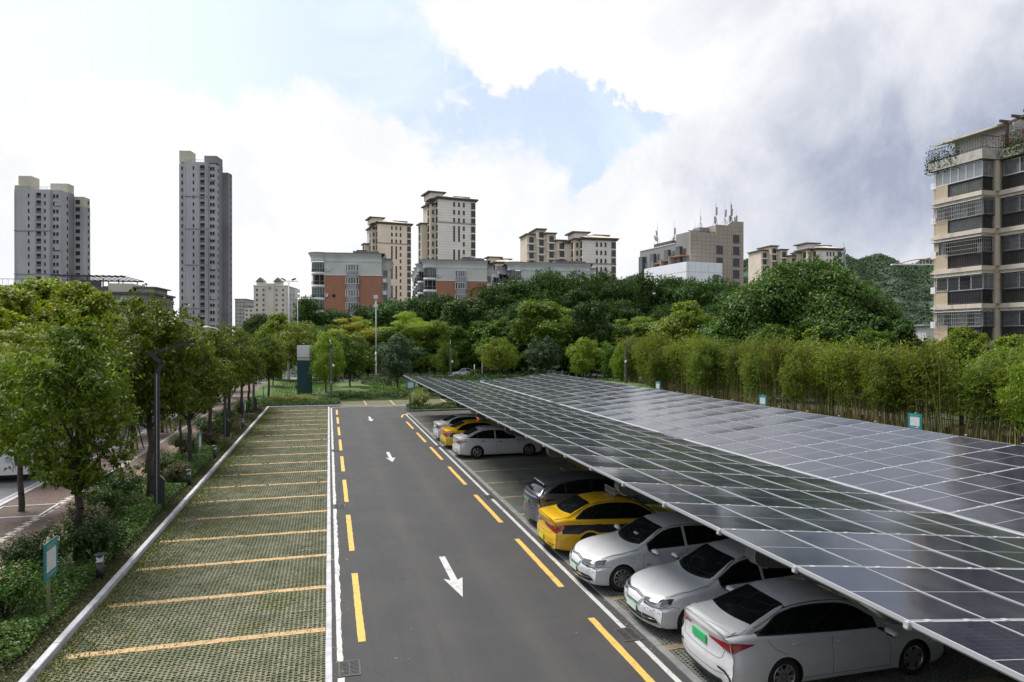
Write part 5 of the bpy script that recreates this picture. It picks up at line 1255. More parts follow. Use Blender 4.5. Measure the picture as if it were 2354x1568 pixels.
mast(15.1, 3, 36.7, 4.4, [(2.1, 0, 1.9), (.3, 2.4, .9)], 'mast with a leaning panel, second from the right roof edge')
mast(16.3, 2.5, 36.7, 2.3, [(.2, .3, 2.0), (.4, 2.8, 1.4)], 'short cluster mast at the right-hand roof corner')
mast(4.2, 21.5, 33.2, 4.8, [(2.6, 2.6, 1.2), (1.2, 3.3, 1.9)], 'mast with a satellite dish at the left end of the office roof', True)
mast(6.8, 17, 33.2, 4.6, [(2.2, .2, 1.8), (.2, 2, 1.1)], 'slim guyed mast just right of the dish mast')
mast(12, 14.5, 33.2, 4.4, [(1.9, .2, 1.8), (.2, 2, 1.1)], 'slim guyed mast standing alone in the middle of the dark lower roof')
# --- smaller and farther blocks
def block(name, u, t, a, w, d, H, wall, label, rows=None, cols=5, gable=False, sidew=True):
    b = bframe(name, u, t, a, label, 'apartment block'); bx(b, 'wall', wall, 0, w, 0, d, 0, H); bx(b, 'parapet', 'white_band' if gable else 'roof_edge', -.3, w + .3, -.3, d + .3, H, H + .6)
    me = wmesh(w / cols * .6, 1.5, 3, 0, 'white_band', 'dark_pane'); ms = wmesh(1.2, 1.5, 2, 0, 'white_band', 'dark_pane'); n = int(H / 2.9)
    for k in range(n - 1):
        z = H - 2.9 - k * 2.9
        for i in range(cols): win(b, me if (i == cols // 2 or not gable) else ms, 'f', w * (i + .5) / cols, 0, z)
        if sidew:
            for i in range(4): win(b, ms, 'r', w, d * (i + .5) / 4, z); bx(b, 'balcony_slab', 'white_band', w, w + 1.0, d * (i + .5) / 4 - 1, d * (i + .5) / 4 + 1, z - 1.0, z - .2) if k < 11 else None
    if gable:
        for x in (w * .18, w * .72):
            mb = MB(); z = H + .6; mb.box(x - 2, x + 2, 1, 6, z, z + 2.0); mb.put('dormer', M[wall], b)
            mb = MB(); mb.prism([(x - 2.6, z + 2.0), (x + 2.6, z + 2.0), (x, z + 4.6)], .4, 6.4, 'y'); mb.put('gable_roof', M['grey_lav'], b)
        bx(b, 'wall', wall, w * .38, w * .62, -.6, 2, 0, H + 1.6)
        mb = MB(); mb.lathe([(.001, 0), (.9, 0), (.9, .2)], 16, Matrix.Translation((w * .5, -.85, H - 1)), 'y'); mb.put('round_vent', M['pale_shade'], b)
    return b
block('pale_block', 583, 395, 4, 18.5, 26, 36.5, 'pale_block', 'pale beige block with two small gabled roofs between the tall tower and orange block', cols=5, gable=True)
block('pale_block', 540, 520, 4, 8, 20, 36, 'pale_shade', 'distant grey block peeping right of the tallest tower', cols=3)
block('pale_block', 562, 480, 0, 12, 14, 28, 'pale_block', 'low distant beige block left of the gabled block', cols=4)
# low grey building on the far left with a steel roof frame
lb = bframe('grey_hall', -12, 92, 12, 'low grey building on the far left with a dark open steel roof frame', 'building')
bx(lb, 'wall', 'cream_grey', 0, 13.5, 0, 16, 0, 11.6); bx(lb, 'fascia', 'slate', -.4, 13.9, -.4, 16, 11.6, 13.2); lines(lb, 'wall_joint', 'alu_dull', 'f', 0, 13.5, 0, [i * 1.2 for i in range(1, 10)], .04)
win(lb, wmesh(1.9, 1.9, 2, 1, 'white_band', 'dark_pane'), 'f', 7.8, 0, 9.1); win(lb, wmesh(1.9, 1.9, 2, 1, 'white_band', 'dark_pane'), 'f', 11.8, 0, 6.8); win(lb, wmesh(1.9, 1.9, 2, 1, 'white_band', 'dark_pane'), 'f', 3.5, 0, 6.8)
mb = MB()
for x in (6.5, 8.5, 10.5, 12.5, 14.5): mb.box(x, x + .12, 2, 2.12, 13.2, 15.0 - (x - 6.5) * .06); mb.box(x, x + .12, 10, 10.12, 13.2, 14.8)
mb.box(6.0, 15.5, 1.8, 2.0, 14.75, 14.95); mb.box(6.0, 15.5, 9.9, 10.1, 14.7, 14.9)
for i in range(12): mb.box(6.2 + i * .8, 6.28 + i * .8, 1.4, 11, 14.9, 15.0)
mb.put('roof_frame', M['steel_dark'], lb)
mb = MB()
for i in range(20): mb.tube((.2 + i * .68, .1, 13.2), (.2 + i * .68, .1, 14.1), .02, n=4)
mb.box(.1, 13.4, .07, .13, 14.08, 14.14); mb.put('roof_railing', M['steel_dark'], lb)
bx(lb, 'water_tank', 'slate', 9, 11, 4, 6, 13.2, 14.4)
lb2 = bframe('grey_house', 226, 86, 10, 'small grey flat-roofed house with a beige roof room, right of the low grey hall', 'building')
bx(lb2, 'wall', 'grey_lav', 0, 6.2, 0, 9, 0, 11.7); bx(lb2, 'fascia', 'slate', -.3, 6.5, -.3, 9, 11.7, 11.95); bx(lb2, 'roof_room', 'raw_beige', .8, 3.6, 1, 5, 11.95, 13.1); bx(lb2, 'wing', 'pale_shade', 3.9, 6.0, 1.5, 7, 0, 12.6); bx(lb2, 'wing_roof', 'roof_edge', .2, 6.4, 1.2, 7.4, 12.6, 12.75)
for x in (1.2, 2.6, 4.6): win(lb2, wmesh(.7, 1.5, 1, 0, 'white_band', 'dark_pane'), 'f', x, 0, 9.3)
# blue site hoarding on a sandy bank
hb = bframe('site_hoarding', 554, 200, 2, 'blue sheet hoarding on a sandy bank right of the tallest tower', 'hoarding')
mb = MB(); mb.prism([(-3, 0), (13, 0), (11.5, 6.4), (-1.5, 6.4)], .6, 12, 'y'); mb.put('bank', M['sand'], hb)
sm_ = MB().box(-.48, .48, -.03, .03, 0, 2.6).mesh('sheet', M['blue_sheet'])
for i in range(9): put('sheet', sm_, hb, (.3 + i * .99, .7, 6.4))
mb = MB()
for z in (7.6, 6.6): mb.box(-.3, 8.8, .6, .66, z, z + .1)
mb.put('rail', M['white_band'], hb)
# --- balconied apartment block on the right
M['tan_small'] = pmat('tan_small_tile', (.42, .34, .24), .8, var=.08, vscale=3, bump=.3, bscale=12); M['slab'] = pmat('slab_render', (.54, .48, .40), .85, var=.1, vscale=1.0, dirt=(.2, .18, .15), dscale=.9, v2=.7, stretch=(1, 1, .5))
M['old_slab'] = pmat('old_parapet', (.44, .42, .38), .9, var=.15, vscale=2, dirt=(.13, .12, .10), dscale=1.0, v2=.9); M['bar_silver'] = pmat('silver_bars', (.34, .33, .31), .45, metal=.4); M['bar_dark'] = pmat('dark_bars', (.05, .045, .045), .5)
M['inside'] = pmat('dim_room', (.035, .03, .028), .9, var=.5, vscale=1.2); M['curtain'] = pmat('curtain', (.17, .18, .17), .9, var=.3, vscale=2); M['timber'] = pmat('pergola_timber', (.10, .06, .035), .7, var=.2, vscale=4)
def balcony_block():
    X0, X1, YA, YB, YC = 49.2, 50.8, 46.15, 41.9, 26.0
    b = empty('balcony_block', (X0, YB, 0), 0, 'tan apartment block with barred balconies and a planted roof terrace at the right edge', 'apartment block'); ox, oy = X0, YB
    def B(nm, mt, x0, x1, y0, y1, z0, z1, par=b): mb = MB(); mb.box(x0 - ox, x1 - ox, y0 - oy, y1 - oy, z0, z1); return mb.put(nm, M[mt], par)
    B('wall', 'tan_small', X0 + 1.1, 62, YB - .15, 46.8, 0, 20.2); B('wall', 'tan_small', X1 + 1.3, 62, YC, YB - .15, 0, 20.2); B('side_wall', 'tan_small', X0 + .5, X0 + 1.1, 46.2, 46.8, 0, 20)
    Z = [2.75, 5.7, 8.6, 11.55, 14.45, 17.4]
    kinds = ['bars', 'bars', 'glass', 'open', 'bars', 'clear']
    for i, z in enumerate(Z):
        for nm, mt, o, z0, z1 in (('floor_slab', 'slab', .22, -.18, .17), ('slab_moulding', 'slab', .08, -.42, -.18)):
            B(nm, mt, X0 - o, X0 + 1.1, YB - o * .5, YA + .05, z + z0, z + z1); B(nm, mt, X1 - o, X1 + 1.3, YC, YB - o * .5 - .002, z + z0, z + z1); B(nm, mt, X0 + .3, X0 + 1.1, YA + .05, 46.95, z + z0 + .1, z + z1 - .1)
        B('tile_panel', 'tan_small', X0 - .02, X0 + .12, 45.0, 46.15, z + .17, z + 1.42)
        B('corner_post', 'slab', X0 + 1.1, X0 + 1.35, YB - .3, YB - .15, z + .17, z + 2.5)
        kd = kinds[i]
        # railing
        def railing(a, c, xx, axis):
            mb = MB(); n = int(abs(c - a) / .15)
            for k in range(n + 1):
                s = a + (c - a) * k / n
                if axis == 'y': mb.box(xx - .012 - ox, xx + .012 - ox, s - .011 - oy, s + .011 - oy, z + .2, z + 1.22)
                else: mb.box(s - .011 - ox, s + .011 - ox, xx - .012 - oy, xx + .012 - oy, z + .2, z + 1.22)
            for zz in (.24, 1.2):
                if axis == 'y': mb.box(xx - .03 - ox, xx + .03 - ox, min(a, c) - oy, max(a, c) - oy, z + zz, z + zz + .05)
                else: mb.box(min(a, c) - ox, max(a, c) - ox, xx - .03 - oy, xx + .03 - oy, z + zz, z + zz + .05)
            for s in (a, c):
                if axis == 'y': mb.box(xx - .03 - ox, xx + .03 - ox, s - .03 - oy, s + .03 - oy, z + .17, z + 1.25)
            mb.put('railing', M['bar_dark'], b)
        railing(41.97, 44.98, X0 + .05, 'y'); railing(X0 + .08, X0 + 1.1, YB + .04, 'x'); railing(YC, YB - .3, X1 + .05, 'y')
        B('lower_infill', ['inside', 'inside', 'dark_pane', 'inside', 'grey_pane', 'curtain'][i], X0 + .10, X0 + .14, 41.99, 44.98, z + .2, z + 1.15); B('lower_infill', 'inside', X1 + .10, X1 + .14, YC, YB - .35, z + .2, z + 1.15); B('lower_infill', 'inside', X0 + .16, X0 + 1.05, YB + .08, YB + .12, z + .2, z + 1.15)
        # glazing band above the railing
        def glaze(a, c, xx, axis, n, pane, frame):
            for k in range(n):
                s0 = a + (c - a) * k / n; s1 = a + (c - a) * (k + 1) / n; lo_, hi_ = min(s0, s1), max(s0, s1); mb = MB(); f = .035; z0, z1 = z + 1.28, z + 2.48
                def q(p0, p1, za, zb_, d0=-.03, d1=.03):
                    if axis == 'y': mb.box(xx + d0 - ox, xx + d1 - ox, p0 - oy, p1 - oy, za, zb_)
                    else: mb.box(p0 - ox, p1 - ox, xx + d0 - oy, xx + d1 - oy, za, zb_)
                q(lo_, hi_, z0, z0 + .07); q(lo_, hi_, z1 - .06, z1); q(lo_, lo_ + f, z0 + .07, z1 - .06); q(hi_ - f, hi_, z0 + .07, z1 - .06)
                w_ = mb.put('window', M[frame], b); mb = MB(); q(lo_ + f, hi_ - f, z0 + .07, z1 - .06, .0, .012); mb.put('pane', M[pane if not isinstance(pane, (list, tuple)) else pane[k % len(pane)]], w_)
        def bars(a, c, xx, axis, mat):
            mb = MB(); n = int(abs(c - a) / .17); z0, z1 = z + 1.25, z + 2.62
            for k in range(n + 1):
                s = a + (c - a) * k / n
                if axis == 'y': mb.box(xx - .01 - ox, xx + .01 - ox, s - .010 - oy, s + .010 - oy, z0, z1)
                else: mb.box(s - .010 - ox, s + .010 - ox, xx - .01 - oy, xx + .01 - oy, z0, z1)
            for k in range(5):
                zz = z0 + (z1 - z0) * k / 4
                if axis == 'y': mb.box(xx - .014 - ox, xx + .014 - ox, min(a, c) - oy, max(a, c) - oy, zz, zz + .025)
                else: mb.box(min(a, c) - ox, max(a, c) - ox, xx - .014 - oy, xx + .014 - oy, zz, zz + .025)
            mb.put('window_bars', M[mat], b)
        if kd == 'open':
            B('lower_infill', 'inside', X0 + .9, X0 + 1.05, YB + .1, YA, z + .2, z + 2.6); bars(45.3, YB, X0 - .10, 'y', 'bar_silver'); bars(X0, X0 + 1.1, YB - .06, 'x', 'bar_silver'); glaze(YA - .15, 45.3, X0 + .15, 'y', 2, 'dark_pane', 'alu_dull'); B('hanging_towel', 'curtain', X0 + .3, X0 + .34, 42.2, 42.6, z + .9, z + 2.0)
        else:
            pane = {'bars': ['grey_pane', 'dark_pane', 'curtain'], 'glass': ['dark_pane', 'inside', 'dark_pane', 'green_pane'], 'clear': 'sky_pane'}[kd]
            glaze(YB, YA, X0 + .12 if kd != 'clear' else X0, 'y', 4 if kd == 'glass' else 6, pane, 'alu' if kd in ('glass', 'clear') else 'alu_dull')
            glaze(X0 + .05, X0 + 1.1, YB, 'x', 2, 'grey_pane' if kd != 'clear' else 'curtain', 'alu_dull')
            if kd == 'bars': bars(YB - .0, YA + .1, X0 - .13, 'y', 'bar_silver'); bars(X0, X0 + 1.1, YB - .08, 'x', 'bar_dark')
            if kd == 'glass': bars(YB, YA, X0 - .03, 'y', 'bar_dark')
        glaze(YC, YB - .35, X1 + .1, 'y', 12, ['dark_pane', 'grey_pane'], 'alu' if kd == 'clear' else 'alu_dull')
        if kd != 'clear': bars(YC, YB - .3, X1 - .06, 'y', 'bar_dark')
        B('awning_sheet', 'white_band', X0 - .18, X0 + .1, YB, YA, z + 2.49, z + 2.54)
        B('air_conditioner', 'white_metal', X0 + .1, X0 + .42, 46.25, 46.75, z + 1.2, z + 1.75)
        B('room_wall', 'inside', X0 + .95, X0 + 1.05, YB + .1, YA, z + 1.2, z + 2.5)
    # roof terrace
    B('terrace_slab', 'old_slab', X0 - .35, 62, YB - .25, 46.6, 20.0, 20.2); B('terrace_slab', 'old_slab', X1 - .35, 62, YC, YB - .252, 20.0, 20.2)
    for q in ((X0 - .35, X0 - .15, YB - .25, 46.6), (X0 - .15, X1 - .35, YB - .25, YB - .05), (X1 - .35, X1 - .15, YC, YB - .25)): B('parapet', 'old_slab', *q, 20.2, 20.75)
    mb = MB()
    def rl(x0, y0, x1, y1):
        L = math.hypot(x1 - x0, y1 - y0); n = int(L / .14)
        for k in range(n + 1): x, y = x0 + (x1 - x0) * k / n - ox, y0 + (y1 - y0) * k / n - oy; mb.box(x - .012, x + .012, y - .012, y + .012, 20.7, 21.85)
        for zz in (20.9, 21.8): mb.tube((x0 - ox, y0 - oy, zz), (x1 - ox, y1 - oy, zz), .03, n=4)
    rl(X0 - .3, 46.6, X0 - .3, YB - .2); rl(X0 - .3, YB - .2, X1 - .3, YB - .2); rl(X1 - .3, YB - .2, X1 - .3, YC); mb.put('terrace_railing', M['bar_dark'], b)
    B('penthouse_wall', 'white_band', X0 + 2.0, 61, 41.0, 46.2, 20.2, 22.9); B('penthouse_wall', 'inside', X1 + 2.4, 61, YC, 41, 20.2, 22.6)
    mb = MB(); mb.prism([(X0 + .8 - ox, 22.6), (X0 + 3 - ox, 23.2), (61 - ox, 23.4), (61 - ox, 23.2), (X0 + 3 - ox, 22.95), (X0 + .8 - ox, 22.45)][::-1], 41.4 - oy, 47.4 - oy, 'y'); mb.put('penthouse_roof', M['slab'], b)
    for k in range(15): B('pergola_slat', 'timber', X1 - .7, X1 + 2.6, 41.2 - k * .95, 41.32 - k * .95, 22.75 + k * .10, 22.95 + k * .10)
    mb = MB()
    for k in range(4): y = 41.2 - k * 4.2; mb.box(X1 - .1 - ox, X1 + .05 - ox, y - oy - .08, y - oy + .08, 20.2, 22.75 + k * .44)
    mb.tube((X1 - ox, 41.2 - oy, 22.7), (X1 - ox, 27.5 - oy, 24.15), .1, n=4); mb.put('pergola_beam', M['timber'], b)
    mb = MB(); mb.face([(X1 + 1.5 - ox, 42.4 - oy, 23.3), (X1 + 1.5 - ox, 26 - oy, 25.6), (X1 + 4 - ox, 26 - oy, 26.0), (X1 + 4 - ox, 42.4 - oy, 23.7)]); mb.face([(X1 + 1.5 - ox, 42.4 - oy, 23.2), (X1 + 4 - ox, 42.4 - oy, 23.6), (X1 + 4 - ox, 26 - oy, 25.9), (X1 + 1.5 - ox, 26 - oy, 25.5)]); mb.put('sheet_roof', M['grey_lav'], b)
    return b
M['sky_pane'] = pmat('pale_glass', (.22, .24, .25), .08, spec=.8)
balcony_block()
# second cream-coloured block glimpsed behind the bamboo gap
bb = bframe('low_house', 2128, 95, 0, 'low white flat house just left of the balconied block', 'building'); bx(bb, 'wall', 'white_band', 0, 6, 0, 5, 0, 7.8); bx(bb, 'roof_slab', 'alu_dull', -.6, 6.4, -.6, 5.4, 7.8, 8.0); win(bb, wmesh(1.6, 1.3, 2, 0, 'alu_dull', 'green_pane'), 'f', 2, 0, 6)
# --- wooded hill, lookout tower and arch bridge
def hill():
    rnd = np.random.RandomState(3); nx, ny = 220, 70; ax = np.linspace(-19, 36, nx + 1); tt = np.linspace(560, 1150, ny + 1); V = []
    for t in tt:
        for a in ax:
            u = 1176.5 + FPX * math.tan(R(a)); x, y = C(t * math.tan(R(a)), t)
            s = (t - 560) / 590
            ridge = 5 + .607 * (779 - np.interp(u, [600, 680, 740, 860, 1000, 1200, 1430, 1500, 1600, 1700, 1740, 1800, 1900, 1960, 2010, 2060, 2100, 2140, 2353], [712, 700, 702, 730, 730, 690, 650, 648, 628, 616, 611, 608, 604, 599, 604, 609, 619, 612, 605]))
            h = ridge * math.sin(min(1, s * 1.5) * math.pi / 2) * (1 + .05 * math.sin(a * 2.1 + s * 9)) ; V.append((x, y, h - 1))
    V = np.array(V); k = nx + 1
    Q = [(j * k + i, j * k + i + 1, (j + 1) * k + i + 1, (j + 1) * k + i) for j in range(ny) for i in range(nx)]
    put('hill', np_mesh('hill', V, Q, M['hill'], True))['kind'] = 'structure'
    rs = np.random.RandomState(9); P = []; S_ = []
    a = rs.uniform(-18, 35.5, 7500); s = rs.uniform(0.02, .75, 7500)
    for aa, ss_ in zip(a, s):
        i = (aa + 19) / 55 * nx; j = ss_ * ny; v = V[int(j) * k + int(i)]
        if v[2] > 8: P.append(v); S_.append(rs.uniform(4.5, 8.5))
    return np.array(P), np.array(S_)
M['hill'] = leafmat('hill_scrub', (.04, .065, .045), (.06, .09, .06), trans=.0, rough=.9)
HILLP, HILLS = hill()
def arch_bridge():
    b = bframe('arch_bridge', 2063, 640, 0, 'distant red and white arch bridge on the hill crest', 'bridge'); s = 640 / FPX
    z0 = HZ(608, 640); P = [(x * s, z0 + 12 * s * (1 - ((x - 60) / 60) ** 2)) for x in np.linspace(0, 120, 25)]
    mb = MB()
    for a, c in zip(P, P[1:]): mb.tube((a[0], 0, a[1]), (c[0], 0, c[1]), .45, n=6)
    mb.put('arch', M['bridge_red'], b)
    mb = MB(); mb.box(-6, 120 * s, -2, 2, z0 - .8, z0 + .4); 
    for x in np.linspace(8, 112, 14): mb.tube((x * s, 0, z0), (x * s, 0, z0 + 12 * s * (1 - ((x - 60) / 60) ** 2)), .12, n=4)
    mb.put('deck', M['white_band'], b)
M['bridge_red'] = pmat('bridge_red', (.45, .12, .10), .6)
arch_bridge()
lt = bframe('lookout_tower', 1938, 620, 0, 'distant lattice tower with a cabin on the hill beside the pale tower', 'tower'); zb_ = 80; mb = MB()
for a in range(4):
    c, s = math.cos(a * math.pi / 2 + .78), math.sin(a * math.pi / 2 + .78); mb.tube((2.6 * c, 2.6 * s, 60), (1.1 * c, 1.1 * s, HZ(582, 620)), .22, n=4)
    c2, s2 = math.cos(a * math.pi / 2 + 2.35), math.sin(a * math.pi / 2 + 2.35)
    for k in range(4): r0 = 2.6 - k * .4; mb.tube((r0 * c, r0 * s, 60 + k * 6), ((r0 - .4) * c2, (r0 - .4) * s2, 66 + k * 6), .12, n=4)
mb.put('frame', M['alu_dull'], lt); mb = MB(); z = HZ(582, 620); mb.lathe([(.1, z), (1.9, z), (2.1, z + 2.6), (1.7, z + 3.4), (1.2, z + 5.5), (.2, z + 6.5), (.1, z + 11)], 10); mb.put('cabin', M['alu_dull'], lt)
# ------------------------------------------------------------------ vegetation
GREENS = dict(
    camphor=leafmat('camphor_leaf', (.040, .068, .006), (.125, .175, .014), (.22, .28, .03), .32, third=.12),
    yellowing=leafmat('yellowing_leaf', (.10, .145, .01), (.25, .31, .018), (.42, .27, .02), .38, third=.06),
    bright=leafmat('bright_leaf', (.09, .14, .015), (.20, .275, .03), (.28, .35, .05), .38, third=.15),
    fig=leafmat('fig_leaf', (.014, .042, .008), (.050, .105, .014), (.12, .20, .025), .22, .6, third=.10),
    blue=leafmat('blue_green_leaf', (.028, .055, .026), (.062, .105, .05), (.10, .15, .07), .22, third=.12),
    mid=leafmat('mid_leaf', (.040, .085, .008), (.105, .19, .018), (.18, .28, .035), .34, third=.12),
    lime=leafmat('lime_leaf', (.14, .20, .015), (.27, .34, .03), (.36, .38, .05), .42),
    gold=leafmat('gold_leaf', (.19, .20, .012), (.36, .34, .02), (.42, .33, .03), .40),
    broad=leafmat('broad_leaf', (.028, .07, .012), (.085, .17, .024), (.15, .26, .05), .3, third=.12),
    bamboo=leafmat('bamboo_leaf', (.075, .115, .016), (.18, .235, .03), (.30, .27, .05), .38, third=.12),
    bamboo2=leafmat('bamboo_green_leaf', (.07, .115, .018), (.15, .21, .035), (.2, .2, .05), .38, third=.1),
    shrub=leafmat('shrub_leaf', (.022, .048, .012), (.05, .09, .02), (.09, .13, .03), .25, third=.1),
    shrub_b=leafmat('bright_shrub_leaf', (.034, .078, .010), (.070, .145, .018), (.12, .21, .035), .32),
    redshrub=leafmat('bronze_shrub_leaf', (.045, .045, .022), (.085, .085, .035), (.12, .09, .05), .25),
    cover=leafmat('ground_cover_leaf', (.042, .092, .018), (.092, .165, .040), (.15, .235, .075), .3),
    lowcover=leafmat('dark_ground_cover_leaf', (.040, .052, .014), (.085, .085, .024), (.12, .08, .03), .25),
    reed=leafmat('pale_reed', (.16, .19, .05), (.27, .27, .11), (.32, .3, .15), .3),
    hillt=leafmat('hill_tree_leaf', (.036, .068, .034), (.075, .122, .056), None, .0, .9),
    moss=leafmat('moss_blade', (.06, .085, .012), (.12, .14, .022), (.17, .14, .05), .2),
    pink=leafmat('bougainvillea', (.25, .03, .08), (.4, .05, .12), None, .3))
def leaf_quads(C_, N_, size, asp, rs, droop=.3, T=None):
    """kite-shaped leaves at C_ with normals N_"""
    n = len(C_); N_ = N_ / (np.linalg.norm(N_, axis=1, keepdims=True) + 1e-9)
    if T is None: T = rs.normal(size=(n, 3))
    T = T - N_ * np.sum(T * N_, 1, keepdims=True); T /= (np.linalg.norm(T, axis=1, keepdims=True) + 1e-9); B = np.cross(N_, T)
    L = size * rs.uniform(.65, 1.3, (n, 1)); W = L * asp
    dr = np.zeros((n, 3)); dr[:, 2] = -droop
    V = np.stack([C_ - T * L * .5, C_ + B * W * .5 - N_ * W * .12, C_ + T * L * .5 + dr * L, C_ - B * W * .5 - N_ * W * .12], 1).reshape(-1, 3)
    return V, np.arange(4 * n).reshape(n, 4)
def crown_pts(rs, lobes, per, up=.45, shell=.55):
    """lobes: (x,y,z,r,flat) -> leaf centres and normals, leaves gathered in sprays near each lobe's skin"""
    CC, NN = [], []
    for (x, y, z, r, fl) in lobes:
        n = max(20, int(per * (r / .8) ** 2)); ns = max(4, n // 14)
        d = rs.normal(size=(ns, 3)); d[:, 2] = d[:, 2] * .8 + .25; d /= np.linalg.norm(d, axis=1, keepdims=True)
        rad = r * rs.uniform(shell, 1.12, (ns, 1)); c0 = d * rad; idx = rs.randint(0, ns, n)
        p = c0[idx] + rs.normal(size=(n, 3)) * r * .13; p[:, 2] *= fl
        CC.append(p + np.array([x, y, z])); q = d[idx] * .75 + rs.normal(size=(n, 3)) * .45; q[:, 2] += up; NN.append(q)
    return np.concatenate(CC), np.concatenate(NN)
def limb(mb, p0, p1, r0, r1, rnd, seg=4, wob=.06):
    P = [Vector(p0).lerp(Vector(p1), i / seg) for i in range(seg + 1)]; L = (Vector(p1) - Vector(p0)).length
    for i in range(1, seg): P[i] += Vector((rnd.uniform(-1, 1), rnd.uniform(-1, 1), rnd.uniform(-.3, .3))) * L * wob
    for i in range(seg): mb.tube(P[i], P[i + 1], r0 + (r1 - r0) * i / seg, r0 + (r1 - r0) * (i + 1) / seg, n=7, caps=False)
    return P
def tree_proto(name, seed, H, W, z0, nl, per, leaf, asp, mat, bark='bark', shape='round', up=.45, droop=.3, fl=.85, tr=.09, fork=None, spiky=0):
    """returns (trunk mesh, crown mesh) for a tree H tall with crown width W starting at z0"""
    rs = np.random.RandomState(seed); rnd = random.Random(seed); mb = MB(); fz = fork if fork else z0 + .15 * (H - z0)
    P = limb(mb, (0, 0, -.25), (rnd.uniform(-.1, .1), rnd.uniform(-.1, .1), fz), tr * 1.15, tr * .85, rnd, 5, .025); top = P[-1]; lobes = []; Hc = H - z0
    for i in range(nl):
        f = (i + .5) / nl; h = z0 + Hc * (.10 + .84 * f)
        if shape == 'round': wr = math.sin(math.pi * min(1, .12 + .86 * f)) ** .6
        elif shape == 'cone': wr = (1 - f) ** .65 * .95 + .12
        elif shape == 'tall': wr = math.sin(math.pi * min(1, .2 + .78 * f)) ** .45
        elif shape == 'umbrella': wr = .55 + .55 * f if f < .7 else 1.0 * (1 - f) / .3 * .6 + .5
        else: wr = 1
        a = i * 2.399 + rnd.uniform(-.5, .5); rr_ = W / 2 * wr * (rnd.uniform(.45, .88) if i % 4 else rnd.uniform(.0, .35)); lr = W * rnd.uniform(.13, .27) * (.6 + .5 * wr) * (14 / nl) ** .33
        c = (top.x + rr_ * math.cos(a), top.y + rr_ * math.sin(a), h + rnd.uniform(-.04, .04) * Hc - lr * .3); lobes.append((*c, lr, fl * rnd.uniform(.8, 1.1)))
        if i % 2 == 0 or nl < 16:
            s = P[-1].lerp(Vector((top.x, top.y, H * .8)), max(0, min(.8, f - .35))); limb(mb, s, Vector(c) + Vector((0, 0, -.1)), tr * (.5 - .25 * f), tr * .12, rnd, 3, .09)
    limb(mb, top, (top.x + rnd.uniform(-.2, .2), top.y + rnd.uniform(-.2, .2), H * .86), tr * .7, tr * .15, rnd, 4, .04)
    Cc, Nn = crown_pts(rs, lobes, per, up)
    if spiky:                                  # upright sprays along the top outline
        m = spiky; a = rs.uniform(0, 6.28, m); r_ = np.sqrt(rs.uniform(0, 1, m)) * W * .42; base = np.stack([top.x + r_ * np.cos(a), top.y + r_ * np.sin(a), z0 + Hc * (.95 - .35 * (r_ / (W * .42)) ** 2)], 1)
        k = 26; t = rs.uniform(0, 1, (m, k, 1)); d = np.concatenate([rs.normal(size=(m, 1, 2)) * .35, np.ones((m, 1, 1))], 2); d /= np.linalg.norm(d, axis=2, keepdims=True)
        q = (base[:, None, :] + d * t * Hc * .13 + rs.normal(size=(m, k, 3)) * (.035 * Hc * (1.15 - t))).reshape(-1, 3); Cc = np.concatenate([Cc, q]); nn = rs.normal(size=q.shape); nn[:, 2] += .5; Nn = np.concatenate([Nn, nn])
    V, Q = leaf_quads(Cc, Nn, leaf, asp, rs, droop)
    return mb.mesh('trunk', M[bark], True), np_mesh('crown', V, Q, GREENS[mat])
def plant_tree(proto, x, y, z, s, rz, label, group, name='tree', cat='tree', sx=1.0, mat=None):
    t = empty(name, (x, y, z), rz, label, cat, group); t.scale = (s * sx, s * sx, s)
    put('trunk', proto[0], t); c = put('crown', proto[1], t)
    if mat: c.material_slots[0].link = 'OBJECT'; c.material_slots[0].material = GREENS[mat]
    return t
rv = random.Random(77)
near = [tree_proto('camphor', 10, 6.7, 3.5, 1.7, 44, 1100, .13, .46, 'camphor', droop=.35, tr=.11, fork=1.9, up=.35, spiky=26)] + [tree_proto('camphor', 10 + i, 6.6, 3.8, 2.5, 38, 1000, .13, .46, 'camphor', droop=.35, tr=.11, fork=2.3, up=.35, spiky=26) for i in (1, 2, 3)]
near_s = tree_proto('young', 21, 5.0, 2.4, 1.6, 13, 700, .13, .42, 'bright', droop=.35, tr=.06, up=.3)
midp = [tree_proto('lawn', 31 + i, 6.0, 5.2, 1.3, 24, 480, .17, .5, 'mid', tr=.09) for i in range(3)]
feath = [tree_proto('feather', 41 + i, 9.5, 8.6, 2.6, 20, 420, .22, .42, 'lime', shape='umbrella', fl=.38, tr=.13, up=1.0, droop=.1) for i in range(2)]
figs = [tree_proto('fig', 51 + i, 16.5, 13.5, 2.0, 34, 620, .32, .55, 'fig', tr=.35, spiky=150, shape='round') for i in range(3)]
coneF = tree_proto('conef', 55, 15.5, 8.0, 2.0, 24, 420, .30, .5, 'fig', shape='cone', tr=.25, spiky=90)
talls = [tree_proto('tallt', 61 + i, 11.5, 7.6, 1.2, 28, 420, .27, .55, 'mid', shape='tall', tr=.2) for i in range(2)]
bigt = tree_proto('bigt', 71, 14.5, 18.5, 1.5, 60, 520, .34, .6, 'broad', shape='round', tr=.5, spiky=60)
broadt = tree_proto('broadt', 73, 10.0, 8.8, 1.8, 26, 420, .30, .6, 'mid', shape='round', tr=.22)
GP = 'trees in the planting strip between bays and sidewalk'
